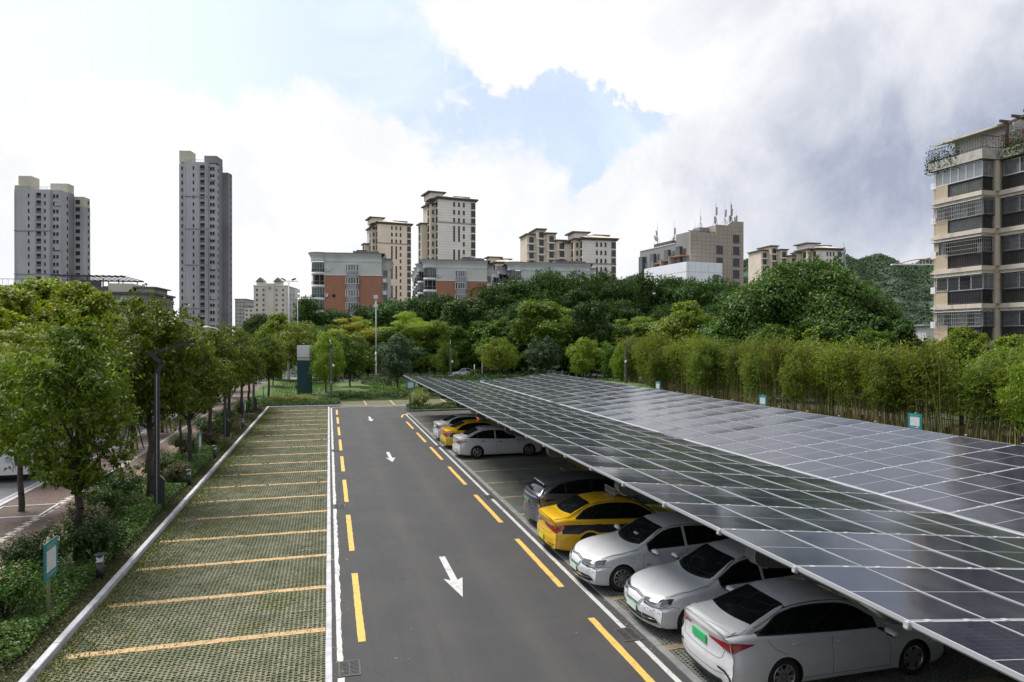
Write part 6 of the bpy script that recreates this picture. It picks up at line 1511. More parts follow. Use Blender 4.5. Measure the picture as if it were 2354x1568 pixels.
PL = [(-6.36, 20.3, 1.0, 'camphor tree right behind the nearest teal board in the planting strip', 0), (-6.28, 27.4, 1.14, 'forked camphor tree behind the nearest tall black lamp post', 1), (-6.2, 34.2, .92, 'thin leaning camphor tree between two teal boards', 2),
      (-6.4, 41.2, .98, 'fourth camphor tree along the planting strip, beside the second black lamp post', 3), (-6.3, 48, 1.04, 'fifth camphor tree along the planting strip', 1), (-6.3, 54.7, .98, 'sixth camphor tree along the planting strip', 2), (-6.4, 60, .93, 'seventh camphor tree, beside the third black lamp post', 3), (-5.5, 68.5, .94, 'last camphor tree of the strip, just past the end of the bays', 1)]
for i, (x, y, s, l, k) in enumerate(PL): plant_tree(near[k], x, y, .1, s, rv.uniform(0, 6), l, GP)
for y_, l_ in ((6.5, 'unseen camphor tree added for shade, beside the first bays'), (0.5, 'unseen camphor tree of the strip added for shade, level with the camera')): plant_tree(near[1], -6.4, y_, .1, 1.0, y_, l_, GP)  # two unseen trees added to cut the low light reaching the carport
plant_tree(near_s, -6.9, 36.2, .1, .95, 1, 'small bright young tree in the strip behind the third camphor', GP); 
ST = [(-10.3, 27.2, .92, 'bright'), (-10.3, 34, .98, 'camphor'), (-10.3, 41.1, 1.0, 'bright'), (-10.3, 48, 1.0, 'mid'), (-10.3, 55, 1.02, 'bright'), (-10.3, 62, 1.0, 'mid'), (-10.4, 69, 1.0, 'bright'), (-10.4, 76, 1.0, 'mid'), (-10.4, 84, 1.0, 'bright')]
WH = ['bright leafy street tree at the left picture edge in front of the bus', 'second street tree from the left edge, over the rear of the bus', 'third street tree along the kerb, staked in a square pit', 'fourth street tree along the kerb, staked', 'fifth street tree along the kerb', 'sixth street tree along the kerb', 'seventh street tree along the kerb', 'eighth street tree along the kerb', 'ninth street tree, last before the crossroads']
M['pit_soil'] = pmat('pit_soil', (.09, .07, .05), .95, var=.2); M['stake'] = pmat('stake_wood', (.07, .05, .04), .8)
for i, (x, y, s, m_) in enumerate(ST):
    t = plant_tree(near[1 + i % 3], x, y, 0, s * .92, rv.uniform(0, 6), WH[i], 'street trees in square pits'); t.children if False else None
    pass
    for ch in kids(t):
        if ch.name.startswith('crown'): ch.material_slots[0].link = 'OBJECT'; ch.material_slots[0].material = GREENS[m_]
    p = empty('tree_pit', (x, y, 0), 0, 'square kerbed tree pit under the %s street tree from the near end' % ordn[i], 'tree pit', 'tree pits on the sidewalk')
    mb = MB()
    for a, b_, c_, d_ in ((-.9, .9, -.9, -.82), (-.9, .9, .82, .9), (-.9, -.82, -.82, .82), (.82, .9, -.82, .82)): mb.box(a, b_, c_, d_, 0, .05)
    mb.put('edging', M['kerb'], p); mb = MB(); mb.box(-.82, .82, -.82, .82, .0, .03); mb.put('soil', M['pit_soil'], p)
    if 0 < i < 7:
        q = empty('tree_stakes', (x, y, 0), 0, 'wooden support stakes leaning on the %s street tree from the near end' % ordn[i], 'tree stakes', 'tree stakes'); me = MB().tube((0, 0, 0), (-.50, 0, 2.1), .035, n=5).mesh('stake', M['stake'])
        for a in range(4): put('stake', me, q, (.6 * math.cos(a * 1.57 + .7), .6 * math.sin(a * 1.57 + .7), 0), (0, 0, a * 1.57 + .7))
# trees over on the far side of the street
FS = [(20, 40, 662, 'yellowing', 'yellow-green tree at the far left edge across the street'), (95, 46, 640, 'yellowing', 'yellowing tree with orange leaf tips below the low grey hall'), (170, 43, 648, 'yellowing', 'yellow-green tree under the steel roof frame across the street'), (235, 50, 662, 'mid', 'green tree across the street below the small grey house'),
      (55, 31, 745, 'yellowing', 'lower yellow-green tree across the street at the left'), (285, 52, 690, 'bright', 'bright green tree across the street left of the camphor row'), (140, 60, 668, 'mid', 'mid green tree farther back across the street'), (330, 62, 700, 'yellowing', 'small yellow-green tree far along the street'), (395, 75, 715, 'mid', 'green tree far along the street below the tallest tower'), (465, 92, 742, 'yellowing', 'pale tree far along the street right of the tallest tower foot'), (-30, 34, 690, 'yellowing', 'yellow-green tree half outside the left edge')]
for (u, t, v, m_, l) in FS:
    x, y = D(u, t); H = HZ(v, t); k = rv.randrange(2); plant_tree(broadt if k else feath[0], x, y, 0, H / (10.0 if k else 9.5), rv.uniform(0, 6), l, 'trees across the street', sx=.92, mat=m_)
# lawn trees, mid row, back row:  u, top v, depth t, prototype, its height, material, label
LT = [(750, 768, 69, midp[0], 'bright', .72, 'bright rounded tree in front of the teal pillar'), (805, 768, 75, midp[1], 'mid', 1.0, 'dark rounded lawn tree right of the grey lamp post'), (912, 775, 78, midp[2], 'blue', 1.05, 'full rounded lawn tree left of the carport tip'), (1145, 779, 96, midp[0], 'bright', 1.15, 'light green bushy tree above the carport valley'), (1243, 776, 98, midp[1], 'blue', 1.1, 'bluish dark bushy tree behind the carport ridge'),
      (1340, 781, 90, midp[2], 'bright', 1.05, 'yellow-green bushy tree left of the propped tree'), (1398, 790, 88, midp[0], 'mid', .85, 'tree propped by timber stakes left of the bamboo'), (1022, 790, 88, midp[1], 'mid', .7, 'small tree behind the middle grey lamp post'), (628, 800, 80, midp[2], 'mid', .9, 'small green tree left of the teal pillar'), (690, 742, 92, midp[1], 'bright', 1.2, 'green tree behind the white top of the teal pillar')]
for (u, v, t, pr, m_, sx, l) in LT: x, y = D(u, t); H = HZ(v, t); plant_tree(pr, x, y, .3, H / 6.0, rv.uniform(0, 6), l, 'rounded trees on the lawn', sx=sx, mat=m_)
MT = [(645, 719, 100, broadt, 10, 'bright', .8, 'open green tree right of the gabled block'), (705, 733, 103, feath[1], 9.5, 'mid', 1.0, 'feathery flat-topped tree below the orange block'), (805, 722, 106, feath[0], 9.5, 'gold', .95, 'golden-yellow flat-topped tree left of the white camera pole'), (770, 760, 96, broadt, 10, 'bright', .9, 'soft green tree below the golden tree'), (880, 695, 112, talls[0], 11.5, 'fig', 1.15, 'dark dense tree behind the white camera pole'), (935, 710, 106, feath[1], 9.5, 'lime', .8, 'lime-yellow feathery tree right of the white camera pole'),
      (1000, 726, 105, talls[1], 11.5, 'bright', .95, 'light green tall tree right of the lime tree'), (1070, 680, 114, talls[0], 11.5, 'fig', 1.2, 'very dark tall tree left of centre, under the second orange block'), (1150, 722, 112, talls[1], 11.5, 'mid', .9, 'mid green tree right of the very dark tall tree'), (1240, 675, 104, talls[1], 11.5, 'camphor', 1.15, 'tall oval tree with yellow-green tips at the centre'), (1300, 700, 110, feath[0], 9.5, 'bright', .8, 'light feathery tree right of the tall oval tree'), (1357, 686, 104, talls[0], 11.5, 'fig', .82, 'narrow dark oval tree beyond the carport ridge'), (1455, 722, 108, feath[1], 9.5, 'bright', 1.1, 'feathery light green tree left of the pale broad tree'),
      (1585, 692, 84, broadt, 10, 'bright', 1.0, 'pale green broad tree in front of the antenna building'), (1700, 700, 80, broadt, 10, 'broad', 1.1, 'green broad tree left of the biggest tree'), (1960, 715, 64, broadt, 10, 'fig', 1.25, 'dark low broad tree in front of the biggest tree'), (2065, 735, 62, broadt, 10, 'fig', .95, 'dark tree beside the balconied block'), (1775, 745, 66, broadt, 10, 'mid', .9, 'mid green tree behind the bamboo, below the biggest tree'), (1520, 760, 92, broadt, 10, 'mid', .8, 'green tree behind the left end of the bamboo'), (2210, 752, 47, broadt, 10, 'bright', .8, 'light green tree in front of the balconied block'), (2335, 770, 41, broadt, 10, 'bright', .9, 'bright tree at the right edge below the balconies')]
for (u, v, t, pr, h0, m_, sx, l) in MT: x, y = D(u, t); H = HZ(v, t); plant_tree(pr, x, y, 0, H / h0, rv.uniform(0, 6), l, 'trees beyond the lawn', sx=sx, mat=m_)
FL = [(770, 742, 108, 'mid'), (845, 735, 108, 'bright'), (905, 748, 104, 'mid'), (965, 752, 107, 'fig'), (1035, 745, 108, 'mid'), (1100, 738, 110, 'mid'), (1185, 742, 108, 'fig'), (1330, 730, 108, 'mid'), (1400, 738, 106, 'broad'), (1495, 742, 104, 'mid'), (1555, 738, 98, 'broad'), (1640, 728, 92, 'mid'), (1860, 728, 72, 'mid'), (1910, 745, 66, 'bright'), (2010, 752, 60, 'mid')]
for i, (u, v, t, m_) in enumerate(FL):
    x, y = D(u, t); H = HZ(v, t); plant_tree(broadt if i % 2 else talls[i % 2], x, y, 0, H / (10.0 if i % 2 else 11.5), rv.uniform(0, 6), 'lower filling tree in front of the dark fig row, %s from the left' % ordn[i], 'lower trees in front of the dark row', sx=1.3, mat=m_)
x, y = D(1850, 79); plant_tree(bigt, x, y, 0, HZ(600, 79) / 14.5, 2.0, 'biggest broad-crowned tree, right of the antenna building', 'trees beyond the lawn', sx=.95)
BK = [(705, 682, 122, 1), (765, 712, 126, 0), (835, 702, 128, 0), (900, 690, 130, 0), (955, 684, 128, 0), (1012, 676, 130, 0), (1068, 690, 128, 0), (1125, 656, 126, 0), (1180, 640, 128, 0), (1260, 622, 128, 0), (1325, 628, 126, 0), (1385, 628, 128, 0), (1440, 648, 130, 0), (1478, 628, 126, 1), (1530, 636, 128, 0), (1590, 643, 126, 0), (1645, 640, 128, 0), (1690, 655, 124, 0), (1745, 690, 120, 0), (1060, 705, 120, 0), (1210, 690, 119, 0), (1420, 690, 120, 0), (1540, 700, 119, 0), (1640, 700, 118, 0), (600, 722, 190, 0)]
for i, (u, v, t, kd) in enumerate(sorted(BK)):
    pr, h0 = (coneF, 15.5 * 1.03) if kd else (figs[i % 3], 16.5 * 1.03); x, y = D(u, t); H = HZ(v, t)
    plant_tree(pr, x, y, 0, H / h0, rv.uniform(0, 6), 'dark fig tree in the row hiding the far blocks, %s from its left end' % ordn[i], 'dark fig trees in the back row', sx=min(1.15, 17.5 / H))
# dark understorey behind the lawn trees
def scatter(name, pts, nrm, size, asp, mat, seed, parent=None, droop=.2, label=None, T=None):
    rs = np.random.RandomState(seed); V, Q = leaf_quads(pts, nrm, size, asp, rs, droop, T); o = put(name, np_mesh(name, V, Q, GREENS[mat]), parent); o['kind'] = 'stuff'
    if label: o['label'] = label
    return o
def hump_cloud(rs, x0, x1, y0, y1, hfun, n, z0=.1, thick=.25):
    x = rs.uniform(x0, x1, n); y = rs.uniform(y0, y1, n); h = np.array([hfun(a, b) for a, b in zip(x, y)]); z = z0 + h * np.sqrt(rs.uniform(max(0, 1 - thick * 2.5), 1, n)); N_ = rs.normal(size=(n, 3)) * .6; N_[:, 2] += .9
    return np.stack([x, y, z], 1), N_
rs = np.random.RandomState(5)
hf = lambda a, b: 1.6 + 1.0 * math.sin(a * .5) * math.cos(b * .4) + .5 * math.sin(a * 1.7)
P_, N_ = hump_cloud(rs, -6, 75, 113.5, 118, hf, 16000, 0, .5); scatter('undergrowth', P_, N_, .34, .55, 'fig', 6)
# shrubs
def bush_proto(seed, W, H, n, leaf, mat, asp=.5, flat=.9):
    rs = np.random.RandomState(seed); rnd = random.Random(seed); mb = MB(); lobes = []
    for i in range(9):
        a = i * 2.4; r = W / 2 * (0 if i == 0 else rnd.uniform(.3, .62)); lr = W * rnd.uniform(.2, .28); c = (r * math.cos(a), r * math.sin(a), H * rnd.uniform(.35, .72)); lobes.append((*c, lr, flat)); mb.tube((0, 0, -.05), c, .02, .008, n=4, caps=False)
    C_, N_ = crown_pts(rs, lobes, n, .5, .4); V, Q = leaf_quads(C_, N_, leaf, asp, rs, .2); return mb.mesh('stems', M['bark']), np_mesh('foliage', V, Q, GREENS[mat])
bushes = [bush_proto(80 + i, 1.5, 1.15, 2400, .075, 'shrub') for i in range(3)]
def bush(proto, x, y, z, s, label, group, mat=None, name='shrub', sz=1.0):
    b = empty(name, (x, y, z), rv.uniform(0, 6), label, 'shrub', group); b.scale = (s, s, s * sz); put('stems', proto[0], b); c = put('foliage', proto[1], b)
    if mat: c.material_slots[0].link = 'OBJECT'; c.material_slots[0].material = GREENS[mat]
BS = [(-6.9, 12.6, .9, 'redshrub', 'bronze-tinted shrub low at the bottom left corner'), (-6.9, 14.6, 1.0, 'shrub', 'round green shrub at the lower left edge'), (-6.6, 16.6, 1.05, 'shrub_b', 'green shrub left of the nearest teal board'), (-7.1, 19.2, 1.1, 'shrub', 'dark glossy shrub left of the near camphor trunk'), (-5.95, 20.2, 1.15, 'shrub', 'dark shrub right behind the nearest teal board'), (-6.9, 22.6, 1.0, 'redshrub', 'grey bronze shrub past the near camphor trunk'),
      (-7.1, 24.6, 1.1, 'shrub', 'dark green shrub left of the nearest black lamp post'), (-7.2, 26.8, 1.15, 'shrub', 'tall dark shrub by the sidewalk, left of the forked camphor'), (-6.0, 30.2, .85, 'redshrub', 'purplish shrub between the lamp post and the third camphor'), (-6.9, 31.5, 1.0, 'shrub', 'dark shrub by the sidewalk beyond the forked camphor'), (-7.0, 37.6, 1.0, 'shrub', 'shrub beyond the third camphor'), (-6.2, 39.6, .9, 'redshrub', 'bronze shrub before the second black lamp post'), (-7.0, 44.5, 1.1, 'shrub', 'shrub beyond the second black lamp post'), (-6.3, 46, .9, 'shrub_b', 'green shrub before the fifth camphor'), (-7.0, 51, 1.1, 'shrub', 'shrub between the fifth and sixth camphors'), (-6.5, 57, 1.1, 'shrub', 'shrub before the third black lamp post')]
for i, (x, y, s, m_, l) in enumerate(BS): bush(bushes[i % 3], x, y, .1, s, l, 'shrubs in the planting strip', m_)
BL = [(690, 905, 'redshrub', .9, 'dark bronze shrub at the foot of the teal pillar'), (620, 884, 'shrub', 2.0, 'wide dark hedge-like shrub left of the teal pillar'), (790, 868, 'shrub', 1.5, 'round dark shrub beyond the lawn, right of the grey lamp post'), (1003, 864, 'shrub', 1.6, 'clipped dark shrub beyond the carport tip'), (1040, 866, 'shrub', 1.4, 'clipped dark shrub at the foot of the middle lamp post'), (1085, 871, 'shrub_b', 1.2, 'rounded bright shrub above the carport edge'), (1105, 866, 'reed', 1.2, 'yellow-striped shrub behind the carport board'),
      (1180, 864, 'shrub_b', 1.6, 'leafy shrub right of the light bushy tree'), (1300, 860, 'blue', 1.3, 'spiky blue-green shrub behind the ridge'), (1320, 868, 'shrub', 1.3, 'dark low shrub beyond the ridge'), (975, 868, 'reed', 1.3, 'tall pale wispy shrub left of the clipped shrubs'), (885, 872, 'shrub', 1.1, 'low dark shrub on the lawn near the white pole')]
for i, (u, v, m_, s, l) in enumerate(BL): x, y = G(u, v); bush(bushes[i % 3], x, y, .2, s, l, 'shrubs on the lawn', m_)
x, y = G(967, 942); bush(bushes[0], x, y + .4, .12, 1.35, 'pale wispy round shrub on the island by the carport corner', 'island shrubs', 'reed')
bush(bushes[1], x + 3.0, y + .6, .12, 1.25, 'bright green shrub on the island behind the far white car', 'island shrubs', 'bright'); bush(bushes[2], x + 5.6, y + .6, .12, 1.15, 'leafy green shrub on the island, deepest under the roof', 'island shrubs', 'shrub_b')
# ground covers (stuff)
def cover(name, x0, x1, y0, y1, h, n, size, mat, seed, z0=.1, asp=.55):
    rs = np.random.RandomState(seed); f = lambda a, b: h * (.65 + .35 * math.sin(a * 2.3 + 1.1 * math.sin(b)) * math.cos(b * 1.9)); P_, N_ = hump_cloud(rs, x0, x1, y0, y1, f, n, z0, .35); return scatter(name, P_, N_, size, asp, mat, seed)
cover('ground_cover', -6.3, -5.45, 14, 40, .45, 26000, .085, 'cover', 11); cover('ground_cover', -7.45, -6.3, 14, 40, .35, 16000, .085, 'shrub_b', 12)
cover('ground_cover', -5.5, -5.14, 4, 62, .16, 26000, .05, 'lowcover', 13); cover('ground_cover', -7.4, -5.5, 5, 16, .25, 22000, .06, 'lowcover', 14); cover('ground_cover', -7.45, -5.45, 40, 62, .35, 16000, .10, 'lowcover', 15)
cover('ground_cover', -7.4, 1.0, 62.7, 65, .28, 9000, .11, 'shrub', 16); cover('ground_cover', -7.4, 1.0, 65, 71.5, .38, 14000, .13, 'cover', 17); cover('ground_cover', -5.5, -1.0, 66, 70, .6, 4500, .16, 'reed', 18, asp=.2)
cover('ground_cover', 1.0, 16, 67.8, 70.4, .75, 19000, .12, 'shrub', 19); cover('ground_cover', 2.0, 15, 70.6, 74, .9, 15000, .14, 'mid', 20); cover('ground_cover', 4, 30, 88, 92, 1.5, 12000, .2, 'shrub', 35); cover('ground_cover', 6.35, 17.5, 56.4, 58.8, .5, 16000, .10, 'shrub_b', 21, z0=.12)
rs = np.random.RandomState(25); n = 26000; xx = rs.uniform(-7, 38, n); yy = rs.uniform(70, 97, n); P_ = np.stack([xx, yy, .45 + .3 * np.sin(xx * .21 + 1) * np.cos(yy * .17)], 1); N_ = rs.normal(size=(n, 3)); N_[:, 2] *= .3; T_ = rs.normal(size=(n, 3)) * .3; T_[:, 2] += 1
scatter('lawn_grass', P_, N_, .22, .25, 'cover', 26, T=T_)
rs = np.random.RandomState(27); n = 26000; xx = -4.96 + rs.exponential(.42, n).clip(0, 2.4); yy = rs.uniform(7, 62.3, n); P_ = np.stack([xx, yy, .045 + rs.uniform(0, .02, n)], 1); N_ = rs.normal(size=(n, 3)); N_[:, 2] += .4
scatter('edge_moss', P_, N_, .05, .5, 'moss', 28)
rs = np.random.RandomState(29); n = 30000; xx = rs.uniform(-4.9, -.1, n); yy = rs.uniform(7, 62, n); P_ = np.stack([xx, yy, .036 + rs.uniform(0, .012, n)], 1); N_ = rs.normal(size=(n, 3)); N_[:, 2] += .3
scatter('paving_grass', P_, N_, .042, .45, 'moss', 30)
rs = np.random.RandomState(31); n = 900; P_ = np.stack([-5.0 + rs.exponential(.9, n).clip(0, 4.8), rs.uniform(7, 60, n), np.full(n, .045)], 1); N_ = rs.normal(size=(n, 3)) * .25; N_[:, 2] += 1
M['dry'] = None; GREENS['dry'] = leafmat('dry_leaf', (.16, .10, .05), (.34, .25, .15), (.5, .45, .35), .1); scatter('fallen_leaves', P_, N_, .085, .5, 'dry', 32, droop=0)
# hedges along the cross street
cover('ground_cover', -40, 70, 96.6, 97.8, .9, 15000, .2, 'shrub', 33, z0=0); cover('ground_cover', 34, 45, 60, 97, .5, 6000, .25, 'shrub', 34, z0=0)
# hill trees
rs = np.random.RandomState(40); C_, N_ = [], []
for p, s in zip(HILLP, HILLS):
    n = 36; d = rs.normal(size=(n, 3)); d[:, 2] = np.abs(d[:, 2]); d /= np.linalg.norm(d, axis=1, keepdims=True); C_.append(p + d * s * .8); N_.append(d + rs.normal(size=(n, 3)) * .25)
scatter('hill_woods', np.concatenate(C_), np.concatenate(N_), 1.9, .8, 'hillt', 41, droop=0)
# bamboo
def bamboo_proto(seed, H=6.4, W=2.6, nc=26, mat='bamboo'):
    rs = np.random.RandomState(seed); rnd = random.Random(seed); mb = MB(); C_, N_, T_ = [], [], []
    for i in range(nc):
        x, y = rnd.uniform(-W / 2, W / 2), rnd.uniform(-.5, .5); lx, ly = rnd.uniform(-.7, .7), rnd.uniform(-.5, .5); h = H * rnd.uniform(.68, 1.02); P = [Vector((x + lx * (k / 5) ** 2, y + ly * (k / 5) ** 2, h * k / 5 - (.35 if k == 5 else 0))) for k in range(6)]
        for a, b in zip(P, P[1:]): mb.tube(a, b, .024, .018, n=4, caps=False)
        m = 120; t = rs.beta(2.6, 1.6, m) * .80 + .20; k = np.clip((t * 5).astype(int), 0, 4); pa = np.array([list(p) for p in P]); base = pa[k] + (pa[k + 1] - pa[k]) * (t * 5 - k)[:, None]
        out = rs.normal(size=(m, 3)) * [.24, .24, .22]; n2 = 2; q = (base + out)[:, None, :] + rs.normal(size=(m, n2, 3)) * .07; C_.append(q.reshape(-1, 3))
        tt = (out / (np.linalg.norm(out, axis=1, keepdims=True) + 1e-6))[:, None, :] + rs.normal(size=(m, n2, 3)) * .5 + np.array([0, 0, -.35]); T_.append(tt.reshape(-1, 3)); nn = rs.normal(size=(m * n2, 3)) * .6; nn[:, 2] += .8; N_.append(nn)
    V, Q = leaf_quads(np.concatenate(C_), np.concatenate(N_), .24, .2, rs, .25, np.concatenate(T_)); return mb.mesh('culms', M['culm']), np_mesh('foliage', V, Q, GREENS[mat])
M['culm'] = pmat('bamboo_culm', (.26, .24, .08), .6, var=.25, vscale=2)
bam = [bamboo_proto(90 + i, mat=('bamboo', 'bamboo2', 'bamboo')[i]) for i in range(3)]
y = 80.0; k = 0
while y > 21 and k < 34:
    for row in range(1):
        x = 36.2 + rv.uniform(-.5, .5); b = empty('bamboo_clump', (x, y, 0), R(90) + rv.uniform(-.2, .2), 'clump of thin green-yellow bamboo canes, %s along the hedge counted from its far left end' % ordn[k], 'bamboo', 'bamboo clumps along the right side'); s = rv.uniform(.88, 1.14); b.scale = (rv.uniform(.75, 1.15), rv.uniform(1.0, 1.9), s * rv.uniform(.9, 1.06)); b.rotation_euler = (rv.uniform(-.06, .06), rv.uniform(-.09, .09), b.rotation_euler.z + rv.choice((0, math.pi)))
        pr = bam[rv.randrange(3)]; put('culms', pr[0], b); put('foliage', pr[1], b); k += 1
    y -= 1.95
for i, (y, s, m_) in enumerate([(77, .92, 'bright'), (68, .85, 'camphor'), (58, .95, 'camphor'), (45, .9, 'bright'), (36, .88, 'camphor'), (26.5, 1.0, 'bright')]):
    t = plant_tree(midp[i % 3], 34.6, y, 0, s, rv.uniform(0, 6), '%s bushy tree standing before the bamboo, counted from the left' % ordn[i], 'bushy trees before the bamboo', sx=.58, mat=m_)

# unseen leaf masses added behind and beside the camera to darken the carport
rs = np.random.RandomState(44); n = 30000; th = rs.uniform(R(95), R(265), n); rr_ = rs.uniform(30, 40, n) * (1 + .1 * np.sin(th * 9)); P_ = np.stack([rr_ * np.sin(th) + 8, rr_ * np.cos(th) * .9, rs.uniform(0, 1, n) ** .8 * (9 + 2.5 * np.sin(th * 13))], 1); N_ = rs.normal(size=(n, 3)); N_[:, 2] += .5
scatter('shade_woods', P_, N_, .9, .6, 'mid', 45)
rs = np.random.RandomState(46); n = 9000; P_ = np.stack([36.5 + rs.normal(size=n) * .7, rs.uniform(-24, 21, n), rs.uniform(.8, 6.2, n)], 1); N_ = rs.normal(size=(n, 3)); scatter('shade_bamboo', P_, N_, .6, .35, 'bamboo', 47)  # unseen bamboo leaves added on the right to cut light under the roof

rs = np.random.RandomState(51); n = 420; sd_ = rs.randint(0, 3, n); xx = np.where(sd_ == 0, .07 + rs.exponential(.12, n), np.where(sd_ == 1, 6.12 - rs.exponential(.16, n), rs.uniform(.3, 6, n))); keepm = (sd_ < 2) | (rs.uniform(size=n) < .35); P_ = np.stack([xx, rs.uniform(6, 60, n), np.full(n, .012)], 1)[keepm]; N_ = rs.normal(size=P_.shape) * .2; N_[:, 2] += 1
scatter('fallen_leaves', P_, N_, .07, .5, 'dry', 52, droop=0)
# ------------------------------------------------------------------ street furniture, signs, poles, bus
M['lamp_black'] = pmat('lamp_black', (.022, .023, .028), .45); M['lamp_grey'] = pmat('lamp_grey', (.09, .085, .085), .5); M['teal'] = pmat('teal_board', (.006, .175, .175), .5); M['sign_white'] = pmat('sign_white', (.55, .57, .58), .5, var=.08, vscale=9); M['letter'] = pmat('sign_lettering', (.32, .50, .48), .5)
M['green_pole'] = pmat('green_pole', (.10, .17, .11), .5); M['olive_pole'] = pmat('olive_pole', (.19, .18, .10), .6)
def lamp_proto(mat):
    l = empty('lamp_post'); mb = MB(); mb.box(-.085, .085, -.085, .085, 0, 4.75); mb.mi = 1; mb.box(.086, .090, -.012, .012, .2, 4.7); mb.box(-.012, .012, -.09, -.086, .2, 4.7); mb.put('pole', [M[mat], M['alu_dull']], l)
    mb = MB(); mb.prism([(.086, 0), (.24, 0), (.24, 1.05), (.086, 1.22)], -.075, .075, 'y'); mb.mi = 1; mb.face([(.244, -.07, 1.055), (.244, .07, 1.055), (.09, .07, 1.225), (.09, -.07, 1.225)]); mb.put('cabinet', [M[mat], M['alu_dull']], l)
    mb = MB(); P = [(0, 4.72), (.16, 5.05), (-.22, 5.42)]
    for a, b in zip(P, P[1:]):
        d = Vector((b[0] - a[0], 0, b[1] - a[1])); q = Matrix.Translation((a[0], 0, a[1])) @ d.to_track_quat('Z', 'Y').to_matrix().to_4x4(); mb.box(-.06, .06, -.065, .065, 0, d.length + .04, M=q)
    mb.put('neck', M[mat], l)
    mb = MB(); d = Vector((1.5, 0, .50)); q = Matrix.Translation((-.28, 0, 5.36)) @ d.to_track_quat('Z', 'Y').to_matrix().to_4x4(); mb.box(-.022, .022, -.06, .06, 0, d.length, M=q); mb.mi = 1; mb.box(.022, .026, -.045, .045, d.length * .45, d.length - .05, M=q); mb.put('lamp_arm', [M[mat], M['sign_white']], l)
    return l
lp = lamp_proto('lamp_black'); lp.location = (-5.68, 25.7, .1); lp.rotation_euler = (0, 0, R(8)); tag(lp, 'tall black lamp post with a kinked neck, nearest in the planting strip', 'lamp post', 'kinked lamp posts')
bpy.context.view_layer.update()
for (x, y, rz, l) in ((-5.86, 42.9, 8, 'second black kinked lamp post along the planting strip'), (-5.86, 58.6, 8, 'third black kinked lamp post, at the far end of the planting strip')):
    c = copy_tree(lp); c.location = (x, y, .1); c.rotation_euler = (0, 0, R(rz)); c['label'] = l
lg = lamp_proto('lamp_grey'); lg.location = (*D(760.5, 65.5), .1); lg.rotation_euler = (0, 0, R(95)); tag(lg, 'grey lamp post with a white dome camera, right of the teal pillar', 'lamp post', 'kinked lamp posts')
mb = MB(); mb.lathe([(.001, .22), (.11, .18), (.13, .08), (.12, 0), (.06, -.07), (.001, -.08)], 12); cam_m = mb.mesh('dome_camera', M['white_metal'], True); put('dome_camera', cam_m, lg, (.0, -.2, 3.25))
def star(par, z, s=.11):
    P = [(s * (1 if i % 2 == 0 else .42) * math.sin(i * math.pi / 5), z + s * (1 if i % 2 == 0 else .42) * math.cos(i * math.pi / 5)) for i in range(10)]; return P
def add_star(l, rot):
    mb = MB(); mb.prism(star(None, 0), -.004, 0, 'y'); o = mb.put('star_mark', M['sign_white'], l); o.location = (0.0, 0, 1.75); o.rotation_euler = (0, 0, rot); o.location = (math.sin(rot) * .09, -math.cos(rot) * .09, 1.75)
add_star(lg, R(-90))
bpy.context.view_layer.update()
for (u, t, l, rz) in ((1035, 80, 'grey kinked lamp post standing behind the carport valley', 80), (1437, 80, 'grey kinked lamp post with a white ball camera left of the bamboo', -10)):
    c = copy_tree(lg); c.location = (*D(u, t), 0); c.rotation_euler = (0, 0, R(rz)); c['label'] = l
# bollard lights
def bollard():
    b = empty('bollard_light'); mb = MB(); mb.lathe([(.001, 0), (.085, 0), (.085, .44), (.001, .44)], 16); mb.put('post', M['lamp_black'], b, True)
    mb = MB(); mb.lathe([(.10, .44), (.105, .46), (.075, .48), (.085, .62), (.06, .62)], 16); mb.put('glass_ring', M['lamp_clear'], b, True)
    mb = MB(); mb.lathe([(.001, .665), (.10, .65), (.135, .63), (.135, .615), (.001, .615)], 18); mb.put('cap', M['steel_dark'], b, True); return b
bo = bollard(); bo.location = (-5.42, 18.75, .1); tag(bo, 'black bollard light with a round cap, nearest in the planting strip', 'bollard light', 'bollard lights'); bpy.context.view_layer.update()
for (x, y, l) in ((-5.45, 29.9, 'bollard light in the ground cover past the nearest lamp post'), (-5.45, 36.3, 'third bollard light, before the second teal board'), (-5.45, 47.8, 'fourth bollard light, farther along the garden kerb')):
    c = copy_tree(bo); c.location = (x, y, .1); c['label'] = l
# teal boards on poles
def text(s, size, par, loc, rot, mat, al='CENTER'):
    return put('lettering', text_mesh(s, size, mat), par, loc, rot)
def board(label, x, y, rz, z0=1.25, pole='green_pole', bw=.70, bh=.76):
    b = empty('notice_board', (x, y, .05), rz, label, 'notice board', 'teal notice boards on poles'); mb = MB(); mb.tube((0, .03, -.1), (0, .03, z0 + bh + .06), .032, n=8); mb.put('pole', M[pole], b, True)
    mb = MB(); mb.box(-bw / 2, bw / 2, -.02, .0, z0, z0 + bh); mb.put('panel', M['teal'], b)
    mb = MB(); mb.box(-bw * .34, bw * .34, -.025, -.02, z0 + bh * .20, z0 + bh * .77); mb.put('white_sheet', M['sign_white'], b)
    for s, z, sz in (('新能源汽车 充电车位', z0 + bh * .875, .052), ('非充电车辆 请勿占用', z0 + bh * .805, .044), ('扫描充电请扫码', z0 + bh * .075, .072)): text(s, sz, b, (0, -.0225, z), (R(90), 0, 0), M['letter'])
    return b
board('nearest teal notice board on a pole, in the planting strip beside the bays', -5.50, 15.9, R(90), 1.08, 'olive_pole')
board('second teal notice board along the planting strip', -5.45, 32.3, R(90), 1.1)
board('third teal notice board along the planting strip, seen edge on', -5.4, 48.5, R(90), 1.1)
board('fourth teal notice board at the far end of the planting strip', -5.35, 61.5, R(90), 1.1)
x, y = D(943.5, 56.6); board('teal notice board under the tip of the carport roof', x, y, R(-4), 1.75)
